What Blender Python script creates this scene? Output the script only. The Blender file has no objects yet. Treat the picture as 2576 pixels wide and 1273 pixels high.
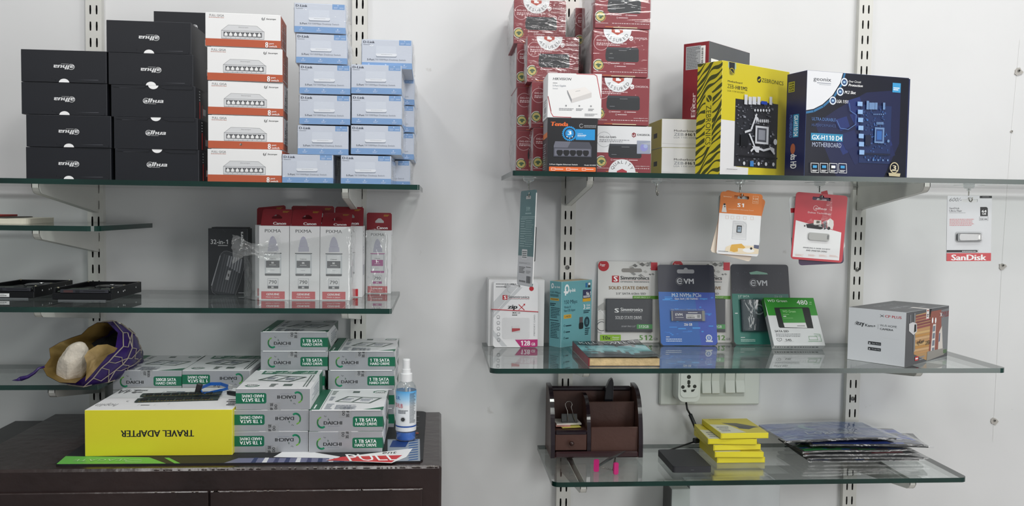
import bpy, bmesh, math, random
import numpy as np
from mathutils import Vector, Matrix
SC = bpy.context.scene
COL = SC.collection
# ------------------------------------------------------------------ camera
FPX, YAW, PIT, ROL, DIST, EYE = 2200.0, .083, .0505, .0143, 1.82, 1.45
_cy, _sy, _cp, _sp, _cr, _sr = math.cos(YAW), math.sin(YAW), math.cos(PIT), math.sin(PIT), math.cos(ROL), math.sin(ROL)
FW = np.array([_sy*_cp, _cy*_cp, -_sp]); _R0 = np.array([_cy, -_sy, 0.]); _U0 = np.cross(_R0, FW)
RT = _cr*_R0 + _sr*_U0; UP = -_sr*_R0 + _cr*_U0
CAM = np.array([0., -DIST, EYE])
cd = bpy.data.cameras.new('camera'); cam = bpy.data.objects.new('camera', cd); COL.objects.link(cam)
cd.sensor_width = 36.0; cd.lens = FPX/2576*36.0; cd.clip_start = .02
cam.matrix_world = Matrix(((RT[0], UP[0], -FW[0], CAM[0]), (RT[1], UP[1], -FW[1], CAM[1]), (RT[2], UP[2], -FW[2], CAM[2]), (0, 0, 0, 1)))
SC.camera = cam
SC.view_settings.view_transform = 'Standard'; SC.view_settings.look = 'None'
SC.view_settings.gamma = 1; SC.view_settings.exposure = 0.06
SC.view_settings.use_curve_mapping = False
def _ray(px, py): return RT*(px-1288) - UP*(py-636.5) + FW*FPX
def AY(px, py, y):                      # world point seen at a photo position on the vertical plane y
    r = _ray(px, py); return Vector(CAM + r*((y+DIST)/r[1]))
def AZ(px, py, z):                      # world point seen at a photo position on the level plane z
    r = _ray(px, py); return Vector(CAM + r*((z-EYE)/r[2]))
# ------------------------------------------------------------------ world + lights
w = bpy.data.worlds.new('world'); SC.world = w; w.use_nodes = True
w.node_tree.nodes['Background'].inputs[0].default_value = (.93, .97, 1, 1)
w.node_tree.nodes['Background'].inputs[1].default_value = .30
def lamp(name, loc, size, power, col=(1, .97, .93), tgt=(0.2, 0, 1.3)):
    l = bpy.data.lights.new(name, 'AREA'); l.shape = 'RECTANGLE'; l.size = size[0]; l.size_y = size[1]
    l.energy = power; l.color = col
    o = bpy.data.objects.new(name, l); COL.objects.link(o); o.location = loc
    d = Vector(tgt)-Vector(loc); o.rotation_euler = d.to_track_quat('-Z', 'Y').to_euler()
    return o
for _x, _p in ((-.86, 3.9), (-.19, 4.2), (.48, 4.0), (1.15, 3.8), (1.82, 2.8)):      # a row of ceiling downlights in front of the wall
    lamp('downlight_or_fill', (_x, -.95, 2.72), (.16, .16), _p, (1, .985, .965), (_x, -.15, 1.3))
lamp('downlight_or_fill', (.8, -2.5, 2.72), (.5, .5), 17, (1, .985, .96), (.8, 0, .9))  # added front fill, brightens the wall and goods on the right
lamp('downlight_or_fill', (-1.3, -2.5, 2.5), (.5, .5), 4, (1, .985, .97), (.7, 0, 1.1))  # weak fill added on the left for faces turned that way
lamp('right_fill_light', (2.3, -2.7, 1.5), (1.0, 2.0), 26, (1, .985, .97), (.7, 0, 1.2))  # large fill added at the right front
# ------------------------------------------------------------------ materials
def lin(h):
    h = h.lstrip('#'); v = [int(h[i:i+2], 16)/255 for i in (0, 2, 4)]
    return [((c+.055)/1.055)**2.4 if c > .04045 else c/12.92 for c in v]
_M = {}
GAIN = 1.0
def M(h, r=.5, metal=0, var=0, bump=0, bs=60, spec=.5, alpha=1, coat=0, vs=8, name=None, tr=0):
    k = (h, r, metal, var, bump, bs, spec, alpha, coat, vs, tr)
    if k in _M: return _M[k]
    m = bpy.data.materials.new(name or 'paint'); m.use_nodes = True; nt = m.node_tree; b = nt.nodes['Principled BSDF']
    c = [min(1, x*GAIN) for x in lin(h)]
    b.inputs['Base Color'].default_value = (*c, 1); b.inputs['Roughness'].default_value = r
    b.inputs['Metallic'].default_value = metal; b.inputs['Specular IOR Level'].default_value = spec
    b.inputs['Alpha'].default_value = alpha; b.inputs['Coat Weight'].default_value = coat; b.inputs['Coat Roughness'].default_value = .08
    b.inputs['Transmission Weight'].default_value = tr
    if var or bump:
        tc = nt.nodes.new('ShaderNodeTexCoord'); n = nt.nodes.new('ShaderNodeTexNoise')
        n.inputs['Scale'].default_value = vs; n.inputs['Detail'].default_value = 4; nt.links.new(tc.outputs['Object'], n.inputs['Vector'])
        if var:
            mx = nt.nodes.new('ShaderNodeMix'); mx.data_type = 'RGBA'; rp = nt.nodes.new('ShaderNodeMapRange')
            rp.inputs['From Min'].default_value = .35; rp.inputs['From Max'].default_value = .65
            nt.links.new(n.outputs['Fac'], rp.inputs['Value']); nt.links.new(rp.outputs['Result'], mx.inputs['Factor'])
            mx.inputs['A'].default_value = (*[x*(1-var) for x in c], 1); mx.inputs['B'].default_value = (*[min(1, x*(1+var)) for x in c], 1)
            nt.links.new(mx.outputs['Result'], b.inputs['Base Color'])
        if bump:
            n2 = nt.nodes.new('ShaderNodeTexNoise'); n2.inputs['Scale'].default_value = bs; n2.inputs['Detail'].default_value = 3
            nt.links.new(tc.outputs['Object'], n2.inputs['Vector'])
            bp = nt.nodes.new('ShaderNodeBump'); bp.inputs['Strength'].default_value = bump; bp.inputs['Distance'].default_value = .002
            nt.links.new(n2.outputs['Fac'], bp.inputs['Height']); nt.links.new(bp.outputs['Normal'], b.inputs['Normal'])
    _M[k] = m; return m
def film(name, tint=(1, 1, 1), haze=.06, rough=.12, bump=.6, bs=(20, 60, 20), f0=.06, pw=5):
    """clear sheet: transparent + mirror by facing angle, with crinkles"""
    m = bpy.data.materials.new(name); m.use_nodes = True; nt = m.node_tree; nt.nodes.clear(); N = nt.nodes.new; L = nt.links.new
    out = N('ShaderNodeOutputMaterial'); tr = N('ShaderNodeBsdfTransparent'); tr.inputs[0].default_value = (*tint, 1)
    gl = N('ShaderNodeBsdfGlossy'); gl.inputs['Roughness'].default_value = rough; gl.inputs['Color'].default_value = (1, 1, 1, 1)
    df = N('ShaderNodeBsdfDiffuse'); df.inputs[0].default_value = (.85, .87, .88, 1)
    geo = N('ShaderNodeNewGeometry'); nrm = geo.outputs['Normal']
    if bump:
        tc = N('ShaderNodeTexCoord'); mp = N('ShaderNodeMapping'); mp.inputs['Scale'].default_value = bs
        L(tc.outputs['Object'], mp.inputs['Vector']); ns = N('ShaderNodeTexNoise'); ns.inputs['Scale'].default_value = 1; ns.inputs['Detail'].default_value = 3
        ns.inputs['Distortion'].default_value = .8
        L(mp.outputs['Vector'], ns.inputs['Vector']); bp = N('ShaderNodeBump'); bp.inputs['Strength'].default_value = bump; bp.inputs['Distance'].default_value = .004
        L(ns.outputs['Fac'], bp.inputs['Height']); nrm = bp.outputs['Normal']; L(nrm, gl.inputs['Normal'])
    dt = N('ShaderNodeVectorMath'); dt.operation = 'DOT_PRODUCT'; L(geo.outputs['Incoming'], dt.inputs[0]); L(nrm, dt.inputs[1])
    ab = N('ShaderNodeMath'); ab.operation = 'ABSOLUTE'; L(dt.outputs['Value'], ab.inputs[0])
    om = N('ShaderNodeMath'); om.operation = 'SUBTRACT'; om.inputs[0].default_value = 1; L(ab.outputs[0], om.inputs[1])
    p5 = N('ShaderNodeMath'); p5.operation = 'POWER'; L(om.outputs[0], p5.inputs[0]); p5.inputs[1].default_value = pw
    ma = N('ShaderNodeMath'); ma.operation = 'MULTIPLY_ADD'; L(p5.outputs[0], ma.inputs[0]); ma.inputs[1].default_value = .9; ma.inputs[2].default_value = f0
    m1 = N('ShaderNodeMixShader'); m1.inputs[0].default_value = haze; L(tr.outputs[0], m1.inputs[1]); L(df.outputs[0], m1.inputs[2])
    m2 = N('ShaderNodeMixShader'); L(ma.outputs[0], m2.inputs[0]); L(m1.outputs[0], m2.inputs[1]); L(gl.outputs[0], m2.inputs[2]); L(m2.outputs[0], out.inputs[0])
    return m
WHITE = M('#e6e7e8', .55); PAPER = M('#dcdee0', .6, var=.03); BLACK = M('#15171a', .5); INK = M('#1d1f22', .5)
GLASS = film('shelf_glass', (.90, .928, .918), 0.0, .012, 0, f0=.04, pw=4.3)
GLEDGE = M('#0b2f29', .2, var=.35, vs=6, spec=.6)
SHRINK = film('shrink_film', (.97, .975, .98), .015, .09, .5, (35, 35, 110), .045)
SHRINKR = film('taut_shrink_film', (.97, .975, .98), .01, .08, .28, (14, 14, 60), .035)
SHRINK2 = film('crinkled_shrink_film', (.96, .96, .96), .02, .1, .7, (22, 30, 120), .055)
SACK = film('thin_plastic_bag', (.95, .955, .95), .12, .14, 1.0, (38, 38, 30), .10)
BLISTER = film('clear_blister', (.96, .96, .96), .03, .06, .15, (40, 40, 40), .07)
# ------------------------------------------------------------------ mesh builder
class MB:
    def __init__(s): s.v = []; s.f = []; s.m = []; s.mats = []
    def mi(s, m):
        if m not in s.mats: s.mats.append(m)
        return s.mats.index(m)
    def add(s, vs, fs, m):
        o = len(s.v); s.v += [tuple(v) for v in vs]; i = s.mi(m)
        for f in fs: s.f.append([o+k for k in f]); s.m.append(i)
    def poly(s, vs, m): s.add(vs, [list(range(len(vs)))], m)
    def box(s, a, b, m, ch=0):
        (x0, y0, z0), (x1, y1, z1) = a, b
        x0, x1 = min(x0, x1), max(x0, x1); y0, y1 = min(y0, y1), max(y0, y1); z0, z1 = min(z0, z1), max(z0, z1)
        if ch <= 0:
            v = [(x0, y0, z0), (x1, y0, z0), (x1, y1, z0), (x0, y1, z0), (x0, y0, z1), (x1, y0, z1), (x1, y1, z1), (x0, y1, z1)]
            s.add(v, [[0, 3, 2, 1], [4, 5, 6, 7], [0, 1, 5, 4], [1, 2, 6, 5], [2, 3, 7, 6], [3, 0, 4, 7]], m)
        else: s.add(*chbox(x0, y0, z0, x1, y1, z1, ch), m)
    def tube(s, pts, r, m, n=8, cap=True):
        pts = [Vector(p) for p in pts]; rs = r if isinstance(r, (list, tuple)) else [r]*len(pts)
        vs = []; fs = []; prev = None
        for i, p in enumerate(pts):
            d = (pts[min(i+1, len(pts)-1)]-pts[max(i-1, 0)]).normalized()
            if prev is None:
                a = d.orthogonal().normalized()
            else:
                a = (prev - d*prev.dot(d)); a = a.normalized() if a.length > 1e-6 else d.orthogonal().normalized()
            prev = a; b = d.cross(a)
            for k in range(n):
                t = 2*math.pi*k/n; vs.append(p+(a*math.cos(t)+b*math.sin(t))*rs[i])
        for i in range(len(pts)-1):
            for k in range(n): fs.append([i*n+k, i*n+(k+1) % n, (i+1)*n+(k+1) % n, (i+1)*n+k])
        if cap: fs.append(list(range(n))[::-1]); fs.append([(len(pts)-1)*n+k for k in range(n)])
        s.add(vs, fs, m)
    def prism(s, pts, a, b, m, axis='x', mside=None):
        """outline pts (u,v) pushed from a to b along axis"""
        def P(u, v, t): return {'x': (t, u, v), 'y': (u, t, v), 'z': (u, v, t)}[axis]
        n = len(pts); vs = [P(u, v, a) for u, v in pts]+[P(u, v, b) for u, v in pts]
        s.add(vs, [list(range(n))[::-1], [n+k for k in range(n)]], m)
        s.add(vs, [[k, (k+1) % n, n+(k+1) % n, n+k] for k in range(n)], mside or m)
    def lathe(s, prof, c, m, n=28, a0=0, a1=360):
        vs = []; fs = []; full = abs(a1-a0-360) < 1e-6; K = n if full else n+1
        for (r, z) in prof:
            for k in range(K):
                t = math.radians(a0+(a1-a0)*k/n); vs.append((c[0]+r*math.cos(t), c[1]+r*math.sin(t), c[2]+z))
        for i in range(len(prof)-1):
            for k in range(n): k2 = (k+1) % K if full else k+1; fs.append([i*K+k, i*K+k2, (i+1)*K+k2, (i+1)*K+k])
        s.add(vs, fs, m)
    def mesh(s, name, smooth=False, weld=False):
        me = bpy.data.meshes.new(name); me.from_pydata(s.v, [], s.f)
        for m in s.mats: me.materials.append(m)
        me.polygons.foreach_set('material_index', s.m)
        if smooth: me.polygons.foreach_set('use_smooth', [True]*len(s.f))
        bm = bmesh.new(); bm.from_mesh(me)
        if weld: bmesh.ops.remove_doubles(bm, verts=bm.verts, dist=1e-5)
        if weld or smooth: bmesh.ops.recalc_face_normals(bm, faces=bm.faces)
        bm.to_mesh(me); bm.free()
        me.update(); return me
    def obj(s, name, parent=None, loc=(0, 0, 0), rot=(0, 0, 0), smooth=False, weld=False, **kw):
        return mkobj(name, s.mesh(name, smooth, weld), parent, loc, rot, **kw)
def chbox(x0, y0, z0, x1, y1, z1, c):
    X = (x0, x1); Y = (y0, y1); Z = (z0, z1); vs = []; idx = {}
    for i in (0, 1):
        for j in (0, 1):
            for k in (0, 1):
                sx, sy, sz = (1, -1)[i], (1, -1)[j], (1, -1)[k]
                for ax in range(3):
                    p = [X[i]+sx*c, Y[j]+sy*c, Z[k]+sz*c]; p[ax] = (X[i], Y[j], Z[k])[ax]
                    idx[(i, j, k, ax)] = len(vs); vs.append(tuple(p))
    g = lambda i, j, k, a: idx[(i, j, k, a)]
    fs = [[g(0, 0, 0, 0), g(0, 0, 1, 0), g(0, 1, 1, 0), g(0, 1, 0, 0)], [g(1, 0, 0, 0), g(1, 1, 0, 0), g(1, 1, 1, 0), g(1, 0, 1, 0)],
          [g(0, 0, 0, 1), g(1, 0, 0, 1), g(1, 0, 1, 1), g(0, 0, 1, 1)], [g(0, 1, 0, 1), g(0, 1, 1, 1), g(1, 1, 1, 1), g(1, 1, 0, 1)],
          [g(0, 0, 0, 2), g(0, 1, 0, 2), g(1, 1, 0, 2), g(1, 0, 0, 2)], [g(0, 0, 1, 2), g(1, 0, 1, 2), g(1, 1, 1, 2), g(0, 1, 1, 2)]]
    for a in (0, 1):
        for b in (0, 1):
            fs.append([g(0, a, b, 1), g(1, a, b, 1), g(1, a, b, 2), g(0, a, b, 2)])
            fs.append([g(a, 0, b, 0), g(a, 1, b, 0), g(a, 1, b, 2), g(a, 0, b, 2)])
            fs.append([g(a, b, 0, 0), g(a, b, 1, 0), g(a, b, 1, 1), g(a, b, 0, 1)])
    for i in (0, 1):
        for j in (0, 1):
            for k in (0, 1): fs.append([g(i, j, k, 0), g(i, j, k, 1), g(i, j, k, 2)])
    return vs, fs
def mkobj(name, data, parent=None, loc=(0, 0, 0), rot=(0, 0, 0), label=None, cat=None, group=None, kind=None):
    o = bpy.data.objects.new(name, data); COL.objects.link(o); o.parent = parent; o.location = loc; o.rotation_euler = rot
    return tag(o, label, cat, group, kind)
def tag(o, label=None, cat=None, group=None, kind=None):
    if label: o['label'] = label
    if cat: o['category'] = cat
    if group: o['group'] = group
    if kind: o['kind'] = kind
    return o
def thing(name, label, cat, loc=(0, 0, 0), rot=(0, 0, 0), group=None): return mkobj(name, None, None, loc, rot, label, cat, group)
def dup(o, loc, rot=None, label=None, group=None):
    r = o.copy(); COL.objects.link(r); r.location = loc
    if rot is not None: r.rotation_euler = rot
    for k, v in (('label', label), ('group', group)):
        if v: r[k] = v
    for ch in list(o.children):
        c = ch.copy(); COL.objects.link(c); c.parent = r
        for gc in list(ch.children):
            d = gc.copy(); COL.objects.link(d); d.parent = c
    return r
# ------------------------------------------------------------------ printed artwork
_T = {}; _C = {}
def _raw(t, sh):
    k = (t, sh)
    if k not in _C:
        c = bpy.data.curves.new('t', 'FONT'); c.body = t; c.shear = sh; c.resolution_u = 2; c.fill_mode = 'FRONT'
        o = bpy.data.objects.new('t', c); me = o.to_mesh()
        v = [(p.co.x, p.co.y) for p in me.vertices]; f = [list(p.vertices) for p in me.polygons]
        o.to_mesh_clear(); bpy.data.objects.remove(o); bpy.data.curves.remove(c); _C[k] = (v, f)
    return _C[k]
def glyphs(s, b, sh):
    """flat outline of a word; the digit 1 gets a flag so that it reads as a one"""
    k = (s, sh)
    if k not in _T:
        if '1' not in s: v, f = _raw(s, sh)
        else:
            v = []; f = []; x = 0
            wd = lambda t: max([p[0] for p in _raw(t, 0)[0]] or [0])
            for ch in s:
                cv, cf = _raw(ch, sh); o = len(v); e = .12 if ch == '1' else 0
                v += [(p[0]+x+e, p[1]) for p in cv]; f += [[i+o for i in q] for q in cf]
                if ch == '1':
                    xs = [p[0] for p in _raw('1', 0)[0]]; y1 = max(p[1] for p in cv); sx = sh*y1; l = x+e+min(xs)+sx; o = len(v)
                    v += [(l+.002, y1), (l-.15, y1-.12), (l-.15-.02*sh, y1-.22), (l+.002-.13*sh, y1-.13)]; f.append([o, o+1, o+2, o+3])
                x += wd('H'+ch+'H')-wd('HH')+e
        _T[k] = (np.array(v) if len(v) else np.zeros((1, 2)), f)
    return _T[k]
EPS = 1.6e-5
class Art:
    def __init__(s, mb, O, U, V, W, H, view=None):
        s.mb = mb; s.O = Vector(O); s.U = Vector(U).normalized(); s.V = Vector(V).normalized(); s.N = s.V.cross(s.U).normalized()
        s.W = W; s.H = H; s.k = 1
        s.view(view or (0, 0, 100, 100))
    def view(s, q):
        if len(q) == 4 and not hasattr(q[0], '__len__'): x0, y0, x1, y1 = q; q = [(x0, y0), (x1, y0), (x1, y1), (x0, y1)]
        A = []; B = []
        for (x, y), (u, v) in zip(q, [(0, 0), (s.W, 0), (s.W, s.H), (0, s.H)]):
            A.append([x, y, 1, 0, 0, 0, -u*x, -u*y]); B.append(u); A.append([0, 0, 0, x, y, 1, -v*x, -v*y]); B.append(v)
        h = np.linalg.solve(np.array(A, float), np.array(B, float)); s.h = np.append(h, 1).reshape(3, 3); return s
    def uv(s, x, y):
        p = s.h @ np.array([x, y, 1.]); return p[0]/p[2], p[1]/p[2]
    def P(s, u, v, k=None): return s.O+s.U*min(max(u, 0), s.W)+s.V*min(max(v, 0), s.H)+s.N*((s.k if k is None else k)*EPS)
    def nx(s): s.k += 1
    def poly(s, pts, m):
        q = [s.uv(*p) for p in pts]; s.mb.poly([s.P(*p) for p in q], m); s.nx()
    def uvpoly(s, q, m): s.mb.poly([s.P(*p) for p in q], m); s.nx()
    def rect(s, x0, y0, x1, y1, m):
        a = s.uv(x0, y0); b = s.uv(x1, y1); s.uvpoly([(a[0], a[1]), (a[0], b[1]), (b[0], b[1]), (b[0], a[1])], m)
    def rr(s, x0, y0, x1, y1, m, r=.2):
        a = s.uv(x0, y0); b = s.uv(x1, y1); R = r*min(abs(b[0]-a[0]), abs(b[1]-a[1])); q = []
        for cx, cy, t0 in ((b[0]-R, b[1]-R, 0), (a[0]+R, b[1]-R, 90), (a[0]+R, a[1]+R, 180), (b[0]-R, a[1]+R, 270)):
            for k in range(5): t = math.radians(t0+22.5*k); q.append((cx+R*math.cos(t), cy+R*math.sin(t)))
        s.uvpoly(q[::-1], m)
    def sc(s, x, y): a = s.uv(x, y); b = s.uv(x+1, y); return math.hypot(b[0]-a[0], b[1]-a[1])
    def arc(s, x, y, r, wd, m, a0=0, a1=360, n=28, ell=1):
        c = s.uv(x, y); k = s.sc(x, y); R = r*k; w = wd*k; v = []; f = []
        for i in range(n+1):
            t = math.radians(a0+(a1-a0)*i/n)
            for rr in (R-w/2, R+w/2): v.append(s.P(c[0]+rr*math.cos(t), c[1]+rr*math.sin(t)*ell))
        for i in range(n): f.append([2*i, 2*i+2, 2*i+3, 2*i+1])
        s.mb.add(v, f, m); s.nx()
    def circ(s, x, y, r, m, a0=0, a1=360, n=24, ell=1):
        c = s.uv(x, y); R = r*s.sc(x, y)
        s.uvpoly([(c[0]+R*math.cos(math.radians(a0+(a1-a0)*i/n)), c[1]+R*math.sin(math.radians(a0+(a1-a0)*i/n))*ell) for i in range(n+(0 if a1-a0 == 360 else 1))][::-1], m)
    def line(s, pts, wd, m, close=False):
        q = [Vector(s.uv(*p)) for p in pts]; w = wd*s.sc(*pts[0])/2
        if close: q.append(q[0])
        v = []; f = []
        for i in range(len(q)-1):
            a, b = q[i], q[i+1]; d = (b-a)
            if d.length < 1e-7: continue
            d.normalize(); n = Vector((-d.y, d.x))*w; e = d*w*.5; o = len(v)
            for p in (a-e+n, b+e+n, b+e-n, a-e-n): v.append(s.P(*p))
            f.append([o, o+1, o+2, o+3])
        s.mb.add(v, f, m); s.nx()
    def text(s, t, x0, y0, x1, y1, m, b=.012, sh=0, rot=0):
        a = s.uv(x0, y0); c = s.uv(x1, y1); v, f = glyphs(t, b, sh); mn = v.min(0); mx = v.max(0); d = np.maximum(mx-mn, 1e-6)
        n = (v-mn)/d; X, Y = n[:, 0], 1-n[:, 1]
        if rot == 90: X, Y = 1-Y, X        # reads downward
        elif rot == 270: X, Y = Y, 1-X     # reads upward
        elif rot == 180: X, Y = 1-X, 1-Y
        vert = rot in (90, 270); ln = d[0]+2*b; sh_ = ((0,) if b < .008 else (-b, b) if b < .022 else (-b, 0, b))   # heavier faces: overprinted slightly shifted
        for e in sh_:
            k_ = 1/(1+2*abs(b)/d[0]) if b > 0 else 1; off = e/ln
            XX, YY = (X, (Y-.5)*k_+.5+off) if vert else ((X-.5)*k_+.5+off, Y)
            s.mb.add([s.P(a[0]+(c[0]-a[0])*p, a[1]+(c[1]-a[1])*q) for p, q in zip(XX, YY)], f, m); s.nx()
    def arctext(s, t, x, y, r, h, m, a0, a1, b=.02, inv=False):
        """letters along a circle; angles in degrees, y down. inv: tops face the centre"""
        c = s.uv(x, y); k = s.sc(x, y); n = len(t)
        for i, ch in enumerate(t):
            if ch == ' ': continue
            an = math.radians(a0+(a1-a0)*(i/(n-1) if n > 1 else 0)); v, f = glyphs(ch, b, 0); mn = v.min(0); mx = v.max(0)
            sc_ = h*k/.73; cx = (mn[0]+mx[0])/2
            rad = Vector((math.cos(an), math.sin(an))); up = -rad if inv else rad
            rt = Vector((-up.y, up.x)); base = Vector(c)+rad*r*k
            s.mb.add([s.P(*(base+rt*((p[0]-cx)*sc_)+up*(p[1]*sc_))) for p in v], f, m)
        s.nx()
    def bars(s, x0, y0, x1, y1, rows, m, fill=.55, seed=1, rag=.35):
        R = random.Random(seed); a = s.uv(x0, y0); c = s.uv(x1, y1); H = (c[1]-a[1])/rows; W = c[0]-a[0]; v = []; f = []
        for i in range(rows):
            x = 0; end = 1-R.random()*rag; y = a[1]+i*H+H*(1-fill)/2
            while x < end:
                l = R.uniform(.04, .13)*max(.5, min(2, abs(H/W)*12 if W else 1)); e = min(x+l, end); o = len(v)
                for p in ((x, y), (x, y+H*fill), (e, y+H*fill), (e, y)): v.append(s.P(a[0]+p[0]*W, p[1]))
                f.append([o, o+1, o+2, o+3]); x = e+.018
        s.mb.add(v, f, m); s.nx()
    def code(s, x0, y0, x1, y1, m, n=24, seed=3, vert=False):
        R = random.Random(seed); a = s.uv(x0, y0); c = s.uv(x1, y1); v = []; f = []
        for i in range(n):
            t0 = i/n; t1 = t0+R.choice((.35, .5, .8))/n; o = len(v)
            for p, q in ((t0, 0), (t0, 1), (t1, 1), (t1, 0)):
                if vert: p, q = q, p
                v.append(s.P(a[0]+(c[0]-a[0])*p, a[1]+(c[1]-a[1])*q))
            f.append([o, o+1, o+2, o+3])
        s.mb.add(v, f, m); s.nx()
def carton(w, d, h, body, faces=None, art=None, ch=.0005, edge=None, mb=None, o=(0, 0, 0)):
    """box with its front-left-bottom corner at o, front towards -y; faces: {name: material}; art: {name: fn(Art)}"""
    mb = mb or MB(); faces = faces or {}; art = art or {}; x0, y0, z0 = o
    vs, fs = chbox(x0, y0, z0, x0+w, y0+d, z0+h, ch)
    for i, n in enumerate(('left', 'right', 'front', 'back', 'bottom', 'top')): mb.add([vs[k] for k in fs[i]], [[0, 1, 2, 3]], faces.get(n, body))
    for f in fs[6:]: mb.add([vs[k] for k in f], [list(range(len(f)))], edge or faces.get('edge', body))
    for n, fn in art.items(): fn(face(mb, n, w, d, h, o))
    return mb
def face(mb, n, w, d, h, o=(0, 0, 0)):
    x0, y0, z0 = o
    return {'front': lambda: Art(mb, (x0, y0, z0+h), (1, 0, 0), (0, 0, -1), w, h),
            'right': lambda: Art(mb, (x0+w, y0, z0+h), (0, 1, 0), (0, 0, -1), d, h),
            'left': lambda: Art(mb, (x0, y0+d, z0+h), (0, -1, 0), (0, 0, -1), d, h),
            'top': lambda: Art(mb, (x0, y0+d, z0+h), (1, 0, 0), (0, -1, 0), w, d),
            'bottom': lambda: Art(mb, (x0+w, y0+d, z0), (-1, 0, 0), (0, -1, 0), w, d),
            'back': lambda: Art(mb, (x0+w, y0+d, z0+h), (-1, 0, 0), (0, 0, -1), w, h)}[n]()
# ================================================================== the room
BACK = -.018
ZL1, ZLH = 1.489, 1.411
ZL2 = AY(400, 729.5, BACK).z; ZL3 = AY(50, 917, BACK).z
ZR1 = 1.5165; ZR2 = AY(1210, 862, BACK).z; ZR3 = AY(1680, 1117.5, BACK).z
ZC = 1.030; ZM = ZC+.003
def wallmat():
    m = M('#d6d7d8', .42, var=.035, vs=2.2, bump=.12, bs=26, spec=.45, name='wall_paint'); nt = m.node_tree; b_ = nt.nodes['Principled BSDF']; N = nt.nodes.new; L = nt.links.new
    src = b_.inputs['Base Color'].links[0].from_socket; tc = N('ShaderNodeTexCoord'); n = N('ShaderNodeTexNoise'); n.inputs['Scale'].default_value = 21; n.inputs['Detail'].default_value = 6; L(tc.outputs['Object'], n.inputs['Vector'])
    r_ = N('ShaderNodeMapRange'); r_.inputs['From Min'].default_value = .70; r_.inputs['From Max'].default_value = .80; L(n.outputs['Fac'], r_.inputs['Value'])
    x = N('ShaderNodeMix'); x.data_type = 'RGBA'; L(r_.outputs[0], x.inputs['Factor']); L(src, x.inputs['A']); x.inputs['B'].default_value = (.42, .41, .39, 1); L(x.outputs['Result'], b_.inputs['Base Color']); return m
b = MB(); b.box((-2.4, 0, 0), (2.8, .12, 2.85), wallmat()); b.obj('wall_back', kind='structure')
b = MB(); b.box((-2.4, -3.6, -.05), (2.8, .12, 0), M('#a8a29a', .35, var=.06, name='floor_tile')); b.obj('floor', kind='structure')
b = MB(); b.box((-2.4, -3.6, 2.85), (2.8, .12, 2.9), M('#e4e4e2', .8, name='ceiling_paint')); b.obj('ceiling', kind='structure')
# old fixing line on the right of the wall, with four wall plugs
b = MB(); q = [AY(2566, 100, -.0004), AY(2545, 330, -.0004), AY(2521, 667, -.0004), AY(2498, 1110, -.0004)]
for i in range(3):
    p, r = q[i], q[i+1]; b.poly([(p.x-.0008, -.0005, p.z), (r.x-.0008, -.0005, r.z), (r.x+.0008, -.0005, r.z), (p.x+.0008, -.0005, p.z)], M('#dcdddd', .5))
b.obj('trim_1', kind='structure')
def plug(px, py, r, where):
    p = AY(px, py, 0); t = thing('wall_plug', 'small grey screw anchor on the faint wall seam, '+where, 'wall plug', (p.x, 0, p.z), group='screw anchors on the wall seam at the right')
    b = MB(); R = random.Random(int(px+py)); pts = [(r*(.75+.5*R.random())*math.cos(a*.6283), r*(.6+.5*R.random())*math.sin(a*.6283)-r*.3) for a in range(10)]
    b.prism(pts, -.0022, .001, M('#b3b0ab', .8, bump=.8, bs=400), 'y'); b.obj('chipped_plaster', t)
    b = MB(); b.lathe([(0, -.004), (r*.3, -.004), (r*.45, 0), (r*.45, .004)], (0, 0, 0), M('#8d8b87', .6), 12)
    b.lathe([(0, -.0052), (r*.2, -.0052), (r*.2, 0)], (0, 0, 0), M('#3a3937', .6), 8); b.obj('socket', t, rot=(-math.pi/2, 0, 0), smooth=True)
plug(2561, 178, .0095, 'highest of the four'); plug(2544, 330, .003, 'tiny one beside the upper shelf')
plug(2521, 667, .0085, 'beside the silver flash drive card'); plug(2500, 1057, .0085, 'lowest of the four')
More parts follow.
